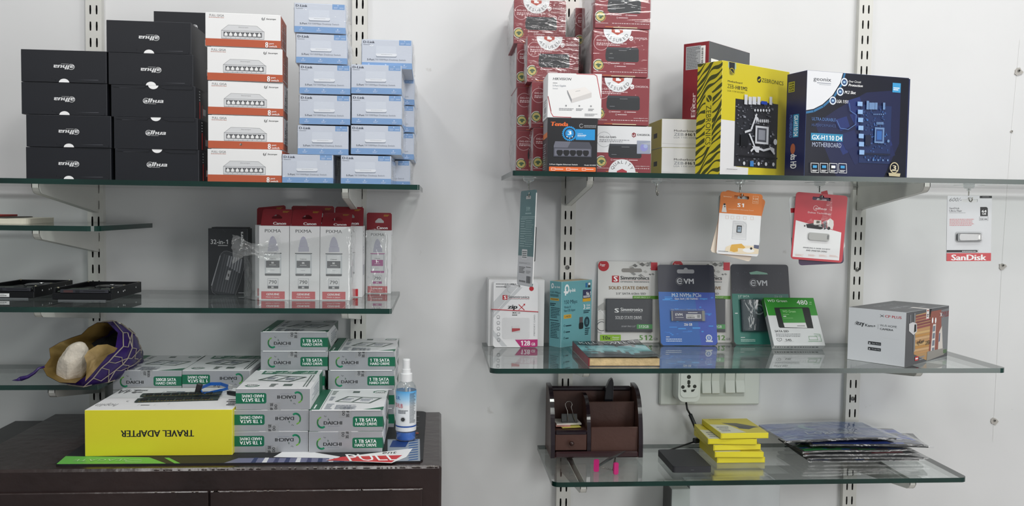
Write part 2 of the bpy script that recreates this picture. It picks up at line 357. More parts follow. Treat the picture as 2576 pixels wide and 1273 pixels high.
# ------------------------------------------------------------------ slotted uprights
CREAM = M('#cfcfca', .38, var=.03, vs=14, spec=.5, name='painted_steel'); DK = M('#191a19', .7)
def upright(x, zc, label, screws=()):
    z0, z1, yf, hw, p, sx, sw, sl = .35, 2.45, -.013, .0152, .032, .006, .00195, .0092
    b = MB(); n0 = math.floor((z0+.03-zc)/p); n1 = math.ceil((z1-.03-zc)/p)
    cols = [(-hw, 0), (0, hw)]; angs = [22.5+45*k/1 for k in range(8)]
    for k in range(n0, n1):
        c = zc+k*p
        for (a, e) in cols:
            cx = -sx if a < 0 else sx; o = []; h = []
            B = [(a, c-p/2), (cx, c-p/2), (e, c-p/2), (e, c), (e, c+p/2), (cx, c+p/2), (a, c+p/2), (a, c)]
            Hh = [(cx-sw*.8, c-sl*.9), (cx, c-sl), (cx+sw*.8, c-sl*.9), (cx+sw, c), (cx+sw*.8, c+sl*.9), (cx, c+sl), (cx-sw*.8, c+sl*.9), (cx-sw, c)]
            vs = [(u, yf, v) for u, v in B]+[(u, yf, v) for u, v in Hh]+[(u, yf+.0016, v) for u, v in Hh]
            b.add(vs, [[i, (i+1) % 8, 8+(i+1) % 8, 8+i] for i in range(8)]+[[8+i, 8+(i+1) % 8, 16+(i+1) % 8, 16+i] for i in range(8)], CREAM)
    for s in (-1, 1):
        b.box((s*hw, yf+.0003, z0), (s*(hw-.0014), 0, z1), CREAM)
    b.box((-hw+.0014, -.0012, z0), (hw-.0014, -.0006, z1), DK)  # added dark plate: shade inside the open channel put into its colour
    t = thing('slotted_upright', label, 'shelf upright', (x, 0, z0))
    b.obj('channel', t, loc=(0, 0, -z0))
    for i, zz in enumerate(screws):
        q = MB(); q.lathe([(0, -.0035), (.0032, -.0032), (.0044, -.0018), (.0048, 0)], (0, 0, 0), M('#9a9a96', .3, metal=.8), 14)
        q.box((-.0028, -.0005, -.0040), (.0028, .0005, -.0034), DK); q.box((-.0005, -.0028, -.0040), (.0005, .0028, -.0034), DK)
        q.obj('screw', t, loc=(0, yf, zz-z0), rot=(-math.pi/2, 0, .5), smooth=False)
UX = [-.684, -.165, .267, .895]
upright(UX[0], AY(237, 24.5, -.013).z, 'slotted white metal wall upright, furthest left, between the black boxes')
upright(UX[1], AY(907, 51, -.013).z, 'slotted white metal wall upright rising behind the pale blue boxes')
upright(UX[2], AY(1430, 580, -.013).z, 'slotted white metal wall upright behind the red boxes', [AY(1436, 673, -.013).z])
upright(UX[3], AY(2165, 138.5, -.013).z, 'slotted white metal wall upright, furthest right, above the camera box', [AY(2150, 678, -.013).z, AY(2140, 1003, -.013).z])
def bracket(x, z, L, label, hw=.05, hf=.017):
    def outline(dy=0, dz=0):
        pts = [(-.010, -dz*0), (-.010, -hw+dz)]
        pts += [(-L+.022, -hf-.0005+dz), (-L+.010, -hf+.0012+dz), (-L+.004+dy, -hf+.005+dz), (-L+dy, -hf+.011), (-L+dy, 0)]
        return pts
    t = thing('shelf_bracket', label, 'shelf bracket', (x, 0, z)); b = MB(); w = .0062
    o = outline()
    for s in (-1, 1): b.prism(o, s*w, s*(w-.0012), CREAM, 'x')
    pts = o[1:]
    for i in range(len(pts)-1):
        (y0, a), (y1, c) = pts[i], pts[i+1]
        b.add([(-w, y0, a), (w, y0, a), (w, y1, c), (-w, y1, c)], [[0, 1, 2, 3]], CREAM)
        b.add([(-w, y0*.995, a+.001), (w, y0*.995, a+.001), (w, y1*.995, c+.001), (-w, y1*.995, c+.001)], [[0, 1, 2, 3]], CREAM)
    b.obj('arm', t)
    b = MB(); b.box((-.002, -.0145, -hw+.006), (.002, -.001, -hw+.018), M('#b9b9b4', .4)); b.box((-.002, -.0145, -.02), (.002, -.001, -.008), M('#b9b9b4', .4)); b.obj('hook_tooth', t)
TH = .0088
def shelf(x0, x1, yf, z, label, r=.012, th=TH):
    def cor(cx, cy, a0): return [(cx+r*math.cos(math.radians(a0+15*k)), cy+r*math.sin(math.radians(a0+15*k))) for k in range(7)]
    pts = cor(x0+r, yf+r, 180)+cor(x1-r, yf+r, 270)+[(x1, BACK), (x0, BACK)]
    t = thing('glass_shelf', label, 'shelf', ((x0+x1)/2, BACK, z-th)); cx = (x0+x1)/2
    b = MB(); b.prism([(p-cx, q-BACK) for p, q in pts], 0, th, GLASS, 'z', GLEDGE); b.obj('glass_pane', t)
    return z
YL1 = -.302; YR1 = -.300
YL2 = (AZ(200, 773, ZL2).y+AZ(985, 777, ZL2).y)/2; YL3 = AZ(100, 969, ZL3).y; YR2 = AZ(1800, 927, ZR2).y; YR3 = AZ(1900, 1208, ZR3).y
shelf(-1.3, AY(1055, 466, YL1).x, YL1, ZL1, 'clear glass shelf carrying the black, orange and pale blue boxes, upper left', .004)
shelf(-1.3, -.572, -.305, ZLH, 'short glass shelf at the left edge, holding the cream case', .02)
shelf(-1.3, AZ(985, 777, ZL2).x, YL2, ZL2, 'glass shelf holding the ink bottle boxes and two bare hard disks', .004)
shelf(-1.3, -.6015, YL3, ZL3, 'glass shelf under the purple pouch, lower left', .004)
shelf(AY(1290, 437, YR1).x, 1.36, YR1, ZR1, 'long glass shelf carrying the red boxes and motherboard boxes, upper right', .006)
shelf(AZ(1233, 928, ZR2).x, AZ(2541, 928, ZR2).x, YR2, ZR2, 'glass shelf with the packaged memory cards and drives, middle right', .014)
shelf(AZ(1388, 1209, ZR3).x, AZ(2443, 1205, ZR3).x, YR3, ZR3, 'lowest right glass shelf, under the wooden desk organizer', .014)
for i, z, l in ((0, ZL1, 'under the left end of the upper shelf with black boxes'), (1, ZL1, 'under the upper shelf behind the pale blue boxes'),
                (0, ZLH, 'under the short shelf at the left edge'), (0, ZL2, 'under the shelf with bare hard disks'), (1, ZL2, 'under the shelf end beside the ink boxes'),
                (0, ZL3, 'under the shelf with the purple pouch'), (2, ZR1, 'under the red boxes'), (3, ZR1, 'under the blue motherboard box'),
                (2, ZR2, 'under the paperback book'), (3, ZR2, 'under the white camera box'), (2, ZR3, 'below the wooden desk organizer'), (3, ZR3, 'below the stack of pouches')):
    ln = min(.272, -{ZL1: YL1, ZLH: -.305, ZL2: YL2, ZL3: YL3, ZR1: YR1, ZR2: YR2, ZR3: YR3}[z]-.004)
    bracket(UX[i], z-TH, ln if z not in (ZR3,) else .262, 'white tapered metal shelf bracket '+l)
# ------------------------------------------------------------------ brown cabinet and its dark neighbour
BRN = M('#2b201f', .26, var=.22, vs=9, bump=.6, bs=38, spec=.5, name='brown_enamel'); CH = M('#8f8882', .5)
YC = AZ(600, 1177.5, ZC).y; XC1 = AZ(1111, 1176, ZC).x
b = MB(); b.box((-.76, YC, .15), (XC1, -.03, ZC), BRN, .004)
cab = thing('steel_cabinet', 'chocolate brown painted steel cabinet with chipped edges, under the stacked drive boxes', 'cabinet', (-.37, -.2, 0))
b.obj('carcass', cab, loc=(.37, .2, 0))
zt = AY(300, 1236, YC).z; xs = AY(528, 1250, YC).x; xr = AY(1062, 1240, YC).x
for a, c in ((-.72, xs-.0012), (xs+.0012, xr)):
    b = MB(); b.box((a, YC-.006, .2), (c, YC+.002, zt), BRN, .0015); b.obj('door', cab, loc=(.37, .2, 0))
b = MB(); R = random.Random(4)
for k in range(70):      # worn paint chips on the front edge
    x = -.45+R.random()*.45; l = R.uniform(.0008, .006); z = ZC-.0005*R.random()
    b.box((x, YC-.0003, z-.0007), (x+l, YC+.0012, z+.0001), CH)
for k in range(26):
    x = -.5+R.random()*.48; b.box((x, YC-.0063, zt-.0006), (x+R.uniform(.0008, .005), YC-.004, zt+.0001), CH)
b.obj('paint_chips', cab, loc=(.37, .2, 0), label='pale worn chips along the edges', kind='stuff')
b = MB(); b.box((-.70, -.36, 0), (-.04, -.08, .15), BRN); b.obj('plinth', cab, loc=(.37, .2, 0))
z2 = AY(50, 1058, -.03).z; b = MB(); b.box((-.836, -.42, 0), (-.766, -.03, z2), M('#2c2a2b', .4, var=.1), .003)
b.obj('side_cupboard', label='narrow near-black cupboard standing left of the brown cabinet', cat='cupboard')
# ================================================================== upper left shelf: cartons
def J(a, s=1): return math.radians(a*s)
BLK = M('#1b1d23', .42, var=.04, vs=20, spec=.4, name='black_card'); LINE = M('#63656c', .5); WH = M('#f1f2f3', .55); RED = M('#c23a35', .5); PW = M('#d9dadc', .5)
# --- black camera boxes
def art_black(a):
    a.view([(768, 993), (1322, 1010), (1325, 1212), (775, 1198)])
    a.line([(806, 1000), (826, 1014), (970, 1016), (986, 1006), (1010, 1006)], 2.4, LINE); a.line([(1086, 1008), (1118, 1011), (1134, 1023), (1268, 1030), (1292, 1014)], 2.4, LINE)
    a.circ(1047, 999, 34, WH, 0, 180, ell=.8)
    a.text('alhua', 982, 1083, 1117, 1114, PW, .035, .25); a.arc(1003, 1100, 21, 3.4, PW, 60, 330, 20, .85)
    a.bars(1018, 1116, 1070, 1121, 1, PW)
def art_black_side(a):
    a.view((0, 0, 100, 100)); a.rect(16, 42, 20, 96, RED); a.rect(27, 50, 29, 92, RED); a.bars(30, 52, 42, 90, 1, WH)
    for k in range(4): a.rect(15, 8+k*9, 19, 11+k*9, PW)
BW, BD, BH = .1385, .165, .0537
mb = carton(BW, BD, BH, BLK, art={'front': art_black, 'right': art_black_side, 'left': art_black_side}, edge=M('#3c3e44', .6)); me_b = mb.mesh('camera_box')
fl = MB()   # tuck flap with a thumb notch
o = [(.004, 0), (.012, -.004), (.050, -.0045), (.056, -.0018), (.0605, -.0018)]+[(.0695-.009*math.cos(math.radians(a)), -.0018-.009*math.sin(math.radians(a))) for a in range(15, 166, 15)]+[(.0785, -.0018), (.083, -.0018), (.089, -.0045), (.124, -.006), (.134, 0)]
for i in range(len(o)-1):
    (x0, a0), (x1, a1) = o[i], o[i+1]
    if abs(x0-.0695) < .0101 and abs(x1-.0695) < .0101: continue
    fl.box((x0, -.0007, BH+min(a0, a1)-.0001), (x1, .0002, BH-.0003), BLK)
me_fl = fl.mesh('tuck_flap')
def blackbox(x, z, flip, rz, label, yf=-.275):
    t = mkobj('camera_box', me_b, None, (x, yf, z), (0, 0, J(rz)), label, 'box', 'black camera cartons on the upper left shelf')
    if flip: t.rotation_euler = (0, math.pi, -J(rz)*-1); t.location = (x+BW*math.cos(J(rz)), yf+BW*math.sin(J(rz)), z+BH)
    mkobj('tuck_flap', me_fl, t)
    return t
cols = [(-.697, .2), (-.696, -.4), (-.703, .6), (-.703, .3)]; pos = ['at the bottom', 'second from the bottom', 'second from the top', 'topmost']
for i, (x, a) in enumerate(cols): blackbox(x, ZL1+i*(BH+.0007), True, a, 'black carton with upside-down logo, left black stack, '+pos[i])
lab = ['black camera carton with upright logo at the bottom of the right black stack', 'black camera carton with upright logo, second from the bottom of the right black stack',
       'black camera carton with upright logo, middle of the right black stack', 'black camera carton with upside-down logo, second from the top of the right black stack',
       'black camera carton with upside-down logo on top of the right black stack']
for i, x in enumerate((-.5515, -.553, -.557, -.561, -.564)): blackbox(x, ZL1+i*(BH+.0003), i > 2, (.5, -.3, .2, 1, 1.2)[i], lab[i])
# supporting rear stack, only its top box shows
for k in range(6):
    t = blackbox(-.553+.002*(k % 2), ZL1+k*(BH+.0003), True, .5, 'black carton half hidden behind the tallest black stack, its logo upside down' if k == 5 else 'black carton hidden in the rear black stack, '+('lowest', 'second up', 'third up', 'fourth up', 'fifth up', '')[k], yf=-.10-.168*0)
    t.scale = (.93, .5, 1.0)
# --- orange network switch cartons
ORG = M('#b5583a', .5, var=.03, name='orange_card'); GR6 = M('#8d8f93', .5); DKG = M('#3a3c40', .5)
def art_orange(a, side=0):
    a.view([(110, 960), (575, 963), (582, 1170), (105, 1166)])
    a.rect(106, 1119, 590, 1175, ORG)
    a.text('FULL GIGA', 135, 970, 224, 984, M('#4f4a4a', .5), .01); a.bars(131, 986, 228, 993, 1, M('#a86a5a', .5))
    a.text('Secureye', 484, 983, 546, 996, INK, .03, .3); a.arc(466, 989, 8, 3, INK, -20, 250, 12); a.line([(458, 985), (466, 991), (478, 980)], 2, INK)
    L = M('#6f7276', .5); F = M('#cfd1d4', .5)
    a.poly([(250, 1033), (428, 1035), (473, 1070), (207, 1067)], F); a.line([(250, 1033), (428, 1035), (473, 1070), (207, 1067)], 1.6, L, True)
    a.rect(207, 1068, 474, 1117, F); a.line([(207, 1068), (474, 1068), (474, 1117), (207, 1117)], 1.8, L, True)
    a.text('Secureye', 312, 1042, 374, 1050, GR6, .02, .2); a.rect(219, 1074, 462, 1106, GR6)
    for k in range(8):
        x = 222+k*29.8; a.rect(x, 1077, x+26, 1104, DKG); a.poly([(x+3, 1101), (x+3, 1088), (x+8, 1082), (x+8, 1079), (x+18, 1079), (x+18, 1082), (x+23, 1088), (x+23, 1101)], M('#e4e5e6', .5)); a.circ(x+13, 1112, 2, L, n=8)
    a.text('8', 482, 1133, 503, 1168, WH, .03); a.text('port', 509, 1138, 538, 1151, WH, .02); a.text('switch', 508, 1153, 558, 1166, WH, .02)
def art_orange_r(a):
    for (x, y) in ((18, 22), (55, 20), (18, 48), (55, 46), (18, 72), (55, 70)): a.arc(x+10, y+6, 5, 1.5, WH, n=10); a.bars(x, y+16, x+26, y+21, 1, WH)
    a.bars(15, 88, 85, 94, 1, WH)
def art_white_r(a):
    a.rect(0, 80, 100, 100, ORG); a.rect(0, 0, 12, 80, ORG); a.code(40, 28, 62, 90, INK, 10, vert=True); a.code(70, 8, 92, 96, INK, 26, vert=True, seed=9); a.bars(22, 62, 34, 78, 4, INK)
OW, OD, OH = .125, .085, .0562
MS = []
for r_, fr in ((art_orange_r, {'right': ORG, 'left': WHITE}), (art_white_r, {})):
    mb = carton(OW, OD, OH, WHITE, fr, {'front': art_orange, 'right': r_}); MS.append(mb.mesh('switch_box'))
lb = [('white and orange network switch carton at the bottom of the orange stack', -.398, 0, .8), ('white and orange switch carton, small hole in its orange band, second from the bottom', -.397, 1, 4.5),
      ('white and orange network switch carton, middle of the orange stack', -.397, 1, 4.5), ('white and orange network switch carton with an orange side, second from the top', -.398, 0, 3.5), ('white and orange network switch carton, topmost of the orange stack', -.401, 0, 3.2)]
for i, (l, x, k, a) in enumerate(lb):
    t = mkobj('switch_box', MS[k], None, (x, -.275, ZL1+i*(OH+.0017)), (0, 0, J(a)), l, 'box', 'white and orange network switch cartons')
    b = MB(); b.box((.006, .002, OH), (OW-.004, OD-.002, OH+.0012), M('#c9cacb', .6)); b.obj('lid_flap', t)
    if i == 1: b = MB(); face(b, 'front', OW, OD, OH).view((110, 742, 590, 955)).circ(318, 928, 8, M('#dcd6cc', .6)); b.obj('torn_spot', t)
# --- pale blue switch cartons, shrink wrapped
PB = M('#ccd2de', .42, var=.03, vs=15, name='pale_blue_card'); BL = M('#7ea4d3', .45); BL2 = M('#bcd0ec', .45); NV = M('#1a2740', .5); GT = M('#7d8593', .5)
def art_blue(a):
    a.view([(170, 88), (1120, 85), (1135, 620), (190, 632)])
    a.rect(168, 520, 1140, 640, BL); a.rect(876, 86, 1104, 183, BL)
    a.text('D-Link', 198, 116, 418, 158, NV, .035); a.bars(202, 178, 340, 196, 1, GT)
    a.rr(445, 205, 830, 385, M('#d3d9e4', .5), .12); a.poly([(445, 350), (838, 340), (846, 372), (820, 395), (470, 400), (448, 375)], M('#e8ebf1', .5)); a.poly([(448, 385), (470, 400), (822, 395), (844, 378), (832, 412), (462, 420)], M('#8e97a6', .5))
    a.bars(545, 360, 760, 368, 1, GT, rag=.05)
    a.text('5-Port', 286, 449, 424, 482, M('#343d50', .5), .02); a.text('10/100Mbps Desktop Switch', 440, 445, 1012, 480, GT, -.004)
    for x in (280, 600, 950): a.circ(x+40, 552, 14, BL2, n=12); a.bars(x, 570, x+95, 602, 2, BL2)
    a.bars(905, 136, 985, 172, 2, BL2); a.bars(1010, 140, 1090, 165, 1, BL2); a.circ(980, 108, 12, BL2, n=10)
def art_blue_r(a):
    a.rect(0, 82, 100, 100, BL); a.bars(20, 30, 80, 70, 6, GT)
DW, DD, DH = .0865, .135, .0496
me_d = carton(DW, DD, DH, PB, None, {'front': art_blue, 'right': art_blue_r}, edge=M('#c3cfe4', .5)).mesh('switch_box')
def wrap_mesh(w, d, h, m, e=.0009, seed=0, amp=.0009):
    """shrink film: slightly larger skin with puckered ends on the sides"""
    R = random.Random(seed); b = MB(); nx, nz = 9, 7
    def skin(P, n1, n2, k):
        vs = []; fs = []
        for i in range(n1+1):
            for j in range(n2+1):
                ed = i in (0, n1) or j in (0, n2); vs.append(P(i/n1, j/n2, 0 if ed else R.random()*amp*k))
        for i in range(n1):
            for j in range(n2): fs.append([i*(n2+1)+j, (i+1)*(n2+1)+j, (i+1)*(n2+1)+j+1, i*(n2+1)+j+1])
        b.add(vs, fs, m)
    skin(lambda u, v, t: (-e+u*(w+2*e), -e-t, -e*.2+v*(h+e*.6)), nx, nz, .4)
    skin(lambda u, v, t: (w+e+t, -e+u*(d+2*e), -e*.2+v*(h+e*.6)), nx, nz, 3)
    skin(lambda u, v, t: (-e-t, -e+u*(d+2*e), -e*.2+v*(h+e*.6)), nx, nz, 3)
    return b.mesh('shrink_wrap', smooth=True)
me_dw = [wrap_mesh(DW, DD, DH, SHRINK, seed=i) for i in range(3)]
def bluebox(i, x, z, rz, label, yf=-.275):
    t = mkobj('switch_box', me_d, None, (x, yf, z), (0, 0, J(rz)), label, 'box', 'pale blue five port switch cartons in shrink film')
    mkobj('shrink_wrap', me_dw[i % 3], t); return t
P5 = 'pale blue five-port switch carton, '
bluebox(0, -.272, ZL1, 0, P5+'bottom of the left stack, beside the lowest orange box')
s = ZL1+DH+.0006
for i, (x, l, a) in enumerate(((-.246, 'left stack, second from the bottom', .2), (-.243, 'left stack, third from the bottom', -.3), (-.243, 'left stack, fourth from the bottom', .3), (-.249, 'left stack, second from the top, its film creased', 2.2), (-.252, 'topmost of the left stack', 2.6))):
    bluebox(i, x, s+i*(DH+.0026), a, P5+l)
for i, (x, z, l) in enumerate(((-.172, 0, 'bottom of the front right stack'), (-.155, 1, 'front right stack, second from the bottom'), (-.154, 2, 'front right stack, third from the bottom'), (-.155, 3, 'top of the front right stack'))):
    bluebox(i, x, ZL1+z*(DH+.0027), 0, P5+l)
# rear right stacks
for k in range(4): bluebox(k, -.140+(.003 if k else -.004), ZL1+k*(DH+.0022), 0, P5+'rear right stack, '+('at the shelf', 'second from the bottom', 'third from the bottom', 'at its top')[k], yf=-.135)
bluebox(1, -.1375, ZL1+4*(DH+.0008), .5, P5+'uppermost right one beside the wall upright', yf=-.27)
# (it rests on the front and rear stacks)
# ================================================================== drive boxes on the cabinet
SIL = M('#a9acb1', .32, metal=.25, var=.06, vs=14, name='silver_card'); GRN = M('#12805a', .4); GRN2 = M('#0f6a4c', .4); GRN3 = M('#2b6b52', .45); LIME = M('#6aa33a', .45); SG = M('#5d6b66', .5)
def art_hdd(size):
    def f(a):
        a.view((83, 292, 1132, 585))
        a.arc(262, 460, 62, 24, GRN2, 80, 150, 16, 1.2); a.arc(262, 460, 62, 22, M('#2e6f3e', .45), 150, 215, 14, 1.2); a.arc(262, 460, 62, 17, LIME, 215, 262, 12, 1.2); a.arc(262, 462, 62, 24, GRN, 50, 95, 10, 1.2)
        a.rect(293, 366, 303, 374, INK); a.rect(306, 376, 314, 384, INK); a.rect(318, 370, 325, 378, INK); a.poly([(345, 430), (372, 430), (352, 398)], SG)
        a.text('DAICHI', 288, 444, 550, 491, INK, .03); a.bars(350, 508, 515, 516, 1, GT, rag=.02)
        a.rr(703, 380, 860, 524, GRN2, .18); a.rect(740, 380, 1135, 524, GRN2); a.rect(800, 380, 1135, 420, GRN2)
        a.text(size+' SATA', 738, 405, 1048, 453, WH, .035); a.text('HARD DRIVE', 738, 464, 1050, 504, WH, .03)
    return f
def art_hdd_top(a):
    a.view((0, 0, 100, 100)); a.rect(0, 0, 13, 100, GRN3); a.rect(14.5, 0, 15.3, 100, SG); a.rect(4, 74, 6, 92, WH)
    a.poly([(66, 100), (100, 100), (100, 84)], GRN3)
    a.line([(30, 60), (78, 68), (92, 44), (44, 36)], 4, SG, True); a.line([(53, 63), (65, 40)], 3.5, SG); a.bars(38, 44, 54, 56, 3, GT); a.bars(64, 46, 82, 60, 3, GT)
    a.rect(48, 8, 58, 18, SG); a.bars(18, 6, 26, 28, 4, SG); a.arc(88, 13, 9, 2.4, GRN3, 150, 350, 12); a.text('DAICHI', 82, 12, 96, 20, SG, .02)
    a.bars(19, 70, 30, 96, 5, GT); a.bars(33, 76, 62, 96, 6, GT); a.bars(19, 36, 26, 56, 4, GT)
def art_hdd_bot(a):
    a.view((0, 0, 100, 100)); a.rect(14, 3, 94, 24, GRN3)
    for k in range(12): a.rect(36+k*1.9, 20-(k % 4)*3-3, 36.6+k*1.9, 22, WH)
    for k in range(11): a.rect(72+k*1.9, 20-(k % 5)*3-2, 72.6+k*1.9, 22, WH)
    a.bars(18, 5, 32, 20, 2, WH); a.bars(50, 5, 64, 12, 2, WH)
    a.line([(20, 56), (64, 66), (82, 42), (38, 32)], 4, SG, True); a.line([(42, 61), (60, 37)], 3.5, SG); a.bars(30, 42, 44, 54, 3, GT); a.bars(56, 44, 72, 58, 3, GT)
    a.arc(18, 84, 9, 2.4, GRN3, 0, 170, 12); a.text('DAICHI', 10, 80, 24, 86, SG, .02, rot=180); a.rect(60, 78, 72, 88, SG); a.bars(42, 76, 52, 92, 4, SG); a.rect(88, 30, 89.5, 92, SG); a.rect(92, 30, 93.5, 92, SG)
HW, HD, HH = .1232, .168, .0360
me_h = {}
for sz in ('1 TB', '500GB'):
    me_h[sz] = carton(HW, HD, HH, SIL, {'top': PAPER, 'bottom': PAPER, 'left': PAPER, 'right': PAPER}, {'front': art_hdd(sz), 'top': art_hdd_top, 'bottom': art_hdd_bot,
        'right': lambda a: (a.view((0, 0, 100, 100)), a.poly([(0, 100), (0, 20), (28, 100)], GRN3), a.bars(30, 25, 90, 80, 5, GT), a.poly([(100, 0), (60, 0), (100, 60)], SG)),
        'left': lambda a: (a.view((0, 0, 100, 100)), a.rect(0, 0, 30, 100, GRN3), a.bars(36, 25, 90, 80, 5, GT))}, edge=M('#dfe1e3', .45)).mesh('drive_box')
def seal_mesh(l1, l2):
    b = MB(); ST = film('clear_seal', (.93, .93, .93), .12, .1, .2)
    b.box((HW*.40, -.0004, HH*.66), (HW*.575, -.0001, HH+.0004), ST); b.box((HW*.40, -.0004, HH+.0001), (HW*.575, HD*.16, HH+.0004), ST)
    a = Art(b, (HW*.40, -.0005, HH), (1, 0, 0), (0, 0, -1), HW*.175, HH*.34); a.text(l1, 26, 10, 47, 74, INK, .02, rot=90); a.text(l2, 58, 2, 80, 96, INK, .02, rot=90)
    a = Art(b, (HW*.40, HD*.16, HH+.0005), (1, 0, 0), (0, -1, 0), HW*.175, HD*.16); a.text('NOT ACC', 26, 5, 47, 95, GT, .02, rot=90); a.text('AL IS BRO', 58, 5, 80, 95, GT, .02, rot=90)
    return b.mesh('seal_sticker')
me_s = seal_mesh('DO', 'IF SE'); me_s2 = seal_mesh('ACCEPT', 'BROKEN')
b = MB(); b.box((.004, -.0009, HH-.0006), (HW-.004, .002, HH+.0007), M('#eef0f1', .5)); me_lip = b.mesh('tuck_lip')
def drive(x, y, z, flip, rz, label, sz='1 TB', lip=True):
    a = J(rz); t = mkobj('drive_box', me_h[sz], None, (x, y, z), (0, 0, a), label, 'box', 'silver and green hard drive cartons')
    if flip: t.rotation_euler = (0, math.pi, a); t.location = (x+HW*math.cos(a), y+HW*math.sin(a), z+HH)
    mkobj('seal_sticker', me_s2 if sz == '500GB' else me_s, t)
    if lip: mkobj('tuck_lip', me_lip, t)
    return t
p = AZ(589, 1146, ZM); S = .0004; D1 = 'silver and green drive carton, '
yf = -.333; x0 = AY(588, 1146, yf).x
drive(x0, yf, ZM, True, 0, D1+'upside down at the bottom of the front left drive stack', lip=False)
drive(x0+.0006, yf, ZM+HH+S, True, .2, D1+'upside down in the middle of the front left drive stack', lip=False)
drive(x0+.0035, yf, ZM+2*(HH+S), True, .4, D1+'upside down on top of the front left drive stack', lip=False)
x1 = AY(777, 1147, -.336).x
drive(x1, -.337, ZM, False, -.1, D1+'upright at the bottom of the front right drive stack', lip=False)
drive(x1+.0006, -.337, ZM+HH+S, False, 0, D1+'upright on top of the front right drive stack')
# back rows
yb = -.168
xa = AY(656, 888, -.168).x; xb = AY(827, 935, -.168).x
for k in range(5):
    drive(xa+(-.006 if k < 3 else 0), yb, ZM+k*(HH+S), False, 0, ('silver and green drive carton, hidden lowest of the tallest drive stack', 'silver and green drive carton, hidden second lowest of the tallest drive stack',
          D1+'mostly hidden behind the front left drive stack', D1+'second from the top of the tallest drive stack', D1+'on top of the tallest drive stack')[k])
for k in range(4):
    drive(xb-(.001 if k < 3 else 0), yb, ZM+k*(HH+S), False, 0, ('silver and green hard drive carton at the bottom behind the spray bottle', D1+'barely visible, second in the rear right stack',
          D1+'second from the top of the rear right stack', D1+'on top of the rear right stack')[k])
xc = AY(293, 976, -.15).x
for k in range(3):
    drive(xc, yb+.0, ZM+k*(HH+S), False, .3, D1+'marked 500GB, beside the purple pouch' if k == 2 else 'silver and green drive carton hidden behind the yellow box, '+('at the bottom' if k == 0 else 'second up')+', left column', '500GB' if k == 2 else '1 TB', lip=False)
    drive(xc+HW+.0012, yb, ZM+k*(HH+S), k == 2, -.2, D1+'lying upside down behind the blue cable' if k == 2 else 'silver and green drive carton hidden behind the yellow box, '+('at the bottom' if k == 0 else 'second up')+', right column', lip=False)
# ------------------------------------------------------------------ travel adapter box
YEL = M('#dcd42c', .42, var=.02, name='yellow_card')
p0 = AZ(217, 1146, ZM); p1 = AZ(583, 1147, ZM); TW = p1.x-p0.x; ty = (p0.y+p1.y)/2; TZ = AY(400, 1031, ty).z-ZM; TD = -.170-ty
def art_tr(a):
    a.view((562, 645, 1505, 950)); a.text('TRAVEL ADAPTER', 788, 780, 1258, 824, INK, .035, rot=180)
def art_trt(a):
    a.view([(690, 100), (2520, 130), (2460, 465), (110, 440)]); G = M('#6b6c6e', .5)
    a.rect(700, 118, 900, 180, WHITE); a.text('2.4A', 660, 122, 880, 180, G, .03, rot=180); a.text('hoplin', 350, 320, 590, 385, G, .0, .2, rot=180)
    a.text('USB', 985, 180, 1130, 222, G, .02, rot=180); a.bars(880, 125, 1000, 180, 2, G); a.line([(1290, 160), (1170, 240)], 5, G); a.line([(1670, 170), (1590, 240)], 5, G)
    a.bars(1330, 155, 1460, 175, 1, G); a.bars(1270, 200, 1400, 218, 1, G); a.bars(1480, 158, 1580, 180, 1, GT); a.bars(1010, 360, 1130, 380, 1, G); a.arc(810, 300, 40, 10, G, 90, 260, 12)
    a.line([(980, 350), (945, 380)], 3, G); a.line([(1440, 340), (1415, 370)], 3, G); a.line([(1225, 360), (1200, 380)], 3, G); a.bars(2290, 290, 2410, 345, 2, G); a.bars(2330, 320, 2500, 400, 3, INK, seed=5)
t = carton(TW, TD, TZ, M('#e6cfae', .6), {'front': YEL, 'top': WHITE, 'right': YEL}, {'front': art_tr, 'top': art_trt}, edge=M('#e2dc88', .5)).obj('travel_adapter_box', loc=(p0.x, ty, ZM), label='bright yellow travel adapter carton with a white top, lying on the black mat', cat='box')
ZT = ZM+TZ+.0006
# green circuit boards (memory sticks) and blue cable on top
PCB = M('#2c3a33', .4, name='circuit_green')
def stick(a, c, lab, rx):
    a = AZ(*a, ZT); c = AZ(*c, ZT); d = (c-a); L = d.length; t = thing('memory_module', lab, 'computer memory', (a.x, a.y, ZT+.0004), (0, 0, math.atan2(d.y, d.x)), 'memory modules lying on the travel adapter box')
    b = MB(); b.box((0, 0, 0), (L, .026, .0013), PCB)
    for k in range(24): b.box((.006+k*(L-.012)/24, -.0001, .0012), (.006+(k+.6)*(L-.012)/24, .003, .0015), M('#b08b3a', .3, metal=.9))
    b.obj('circuit_board', t)
    for k in range(8):
        x = .008+k*(L-.02)/8; b = MB(); b.box((x, .007, .0013), (x+.0105, .018, .0026), BLACK, .0002); b.obj('memory_chip', t)
    return t
stick((338, 1013), (548, 1007), 'dark green memory module lying along the front of the yellow and white box', 0)
t2 = stick((352, 1004), (556, 998), 'dark green memory module lying behind another on the white box top', 0); t2.location.z += .003
BLU = M('#1f5fb4', .35, name='blue_plastic')
ct = thing('folded_cable', 'short blue cable folded flat with black plugs, on the white box top', 'cable', tuple(AZ(560, 985, ZT)))
def cp(px, py, dz): v = AZ(px, py, ZT+dz); v = v-ct.location; return v
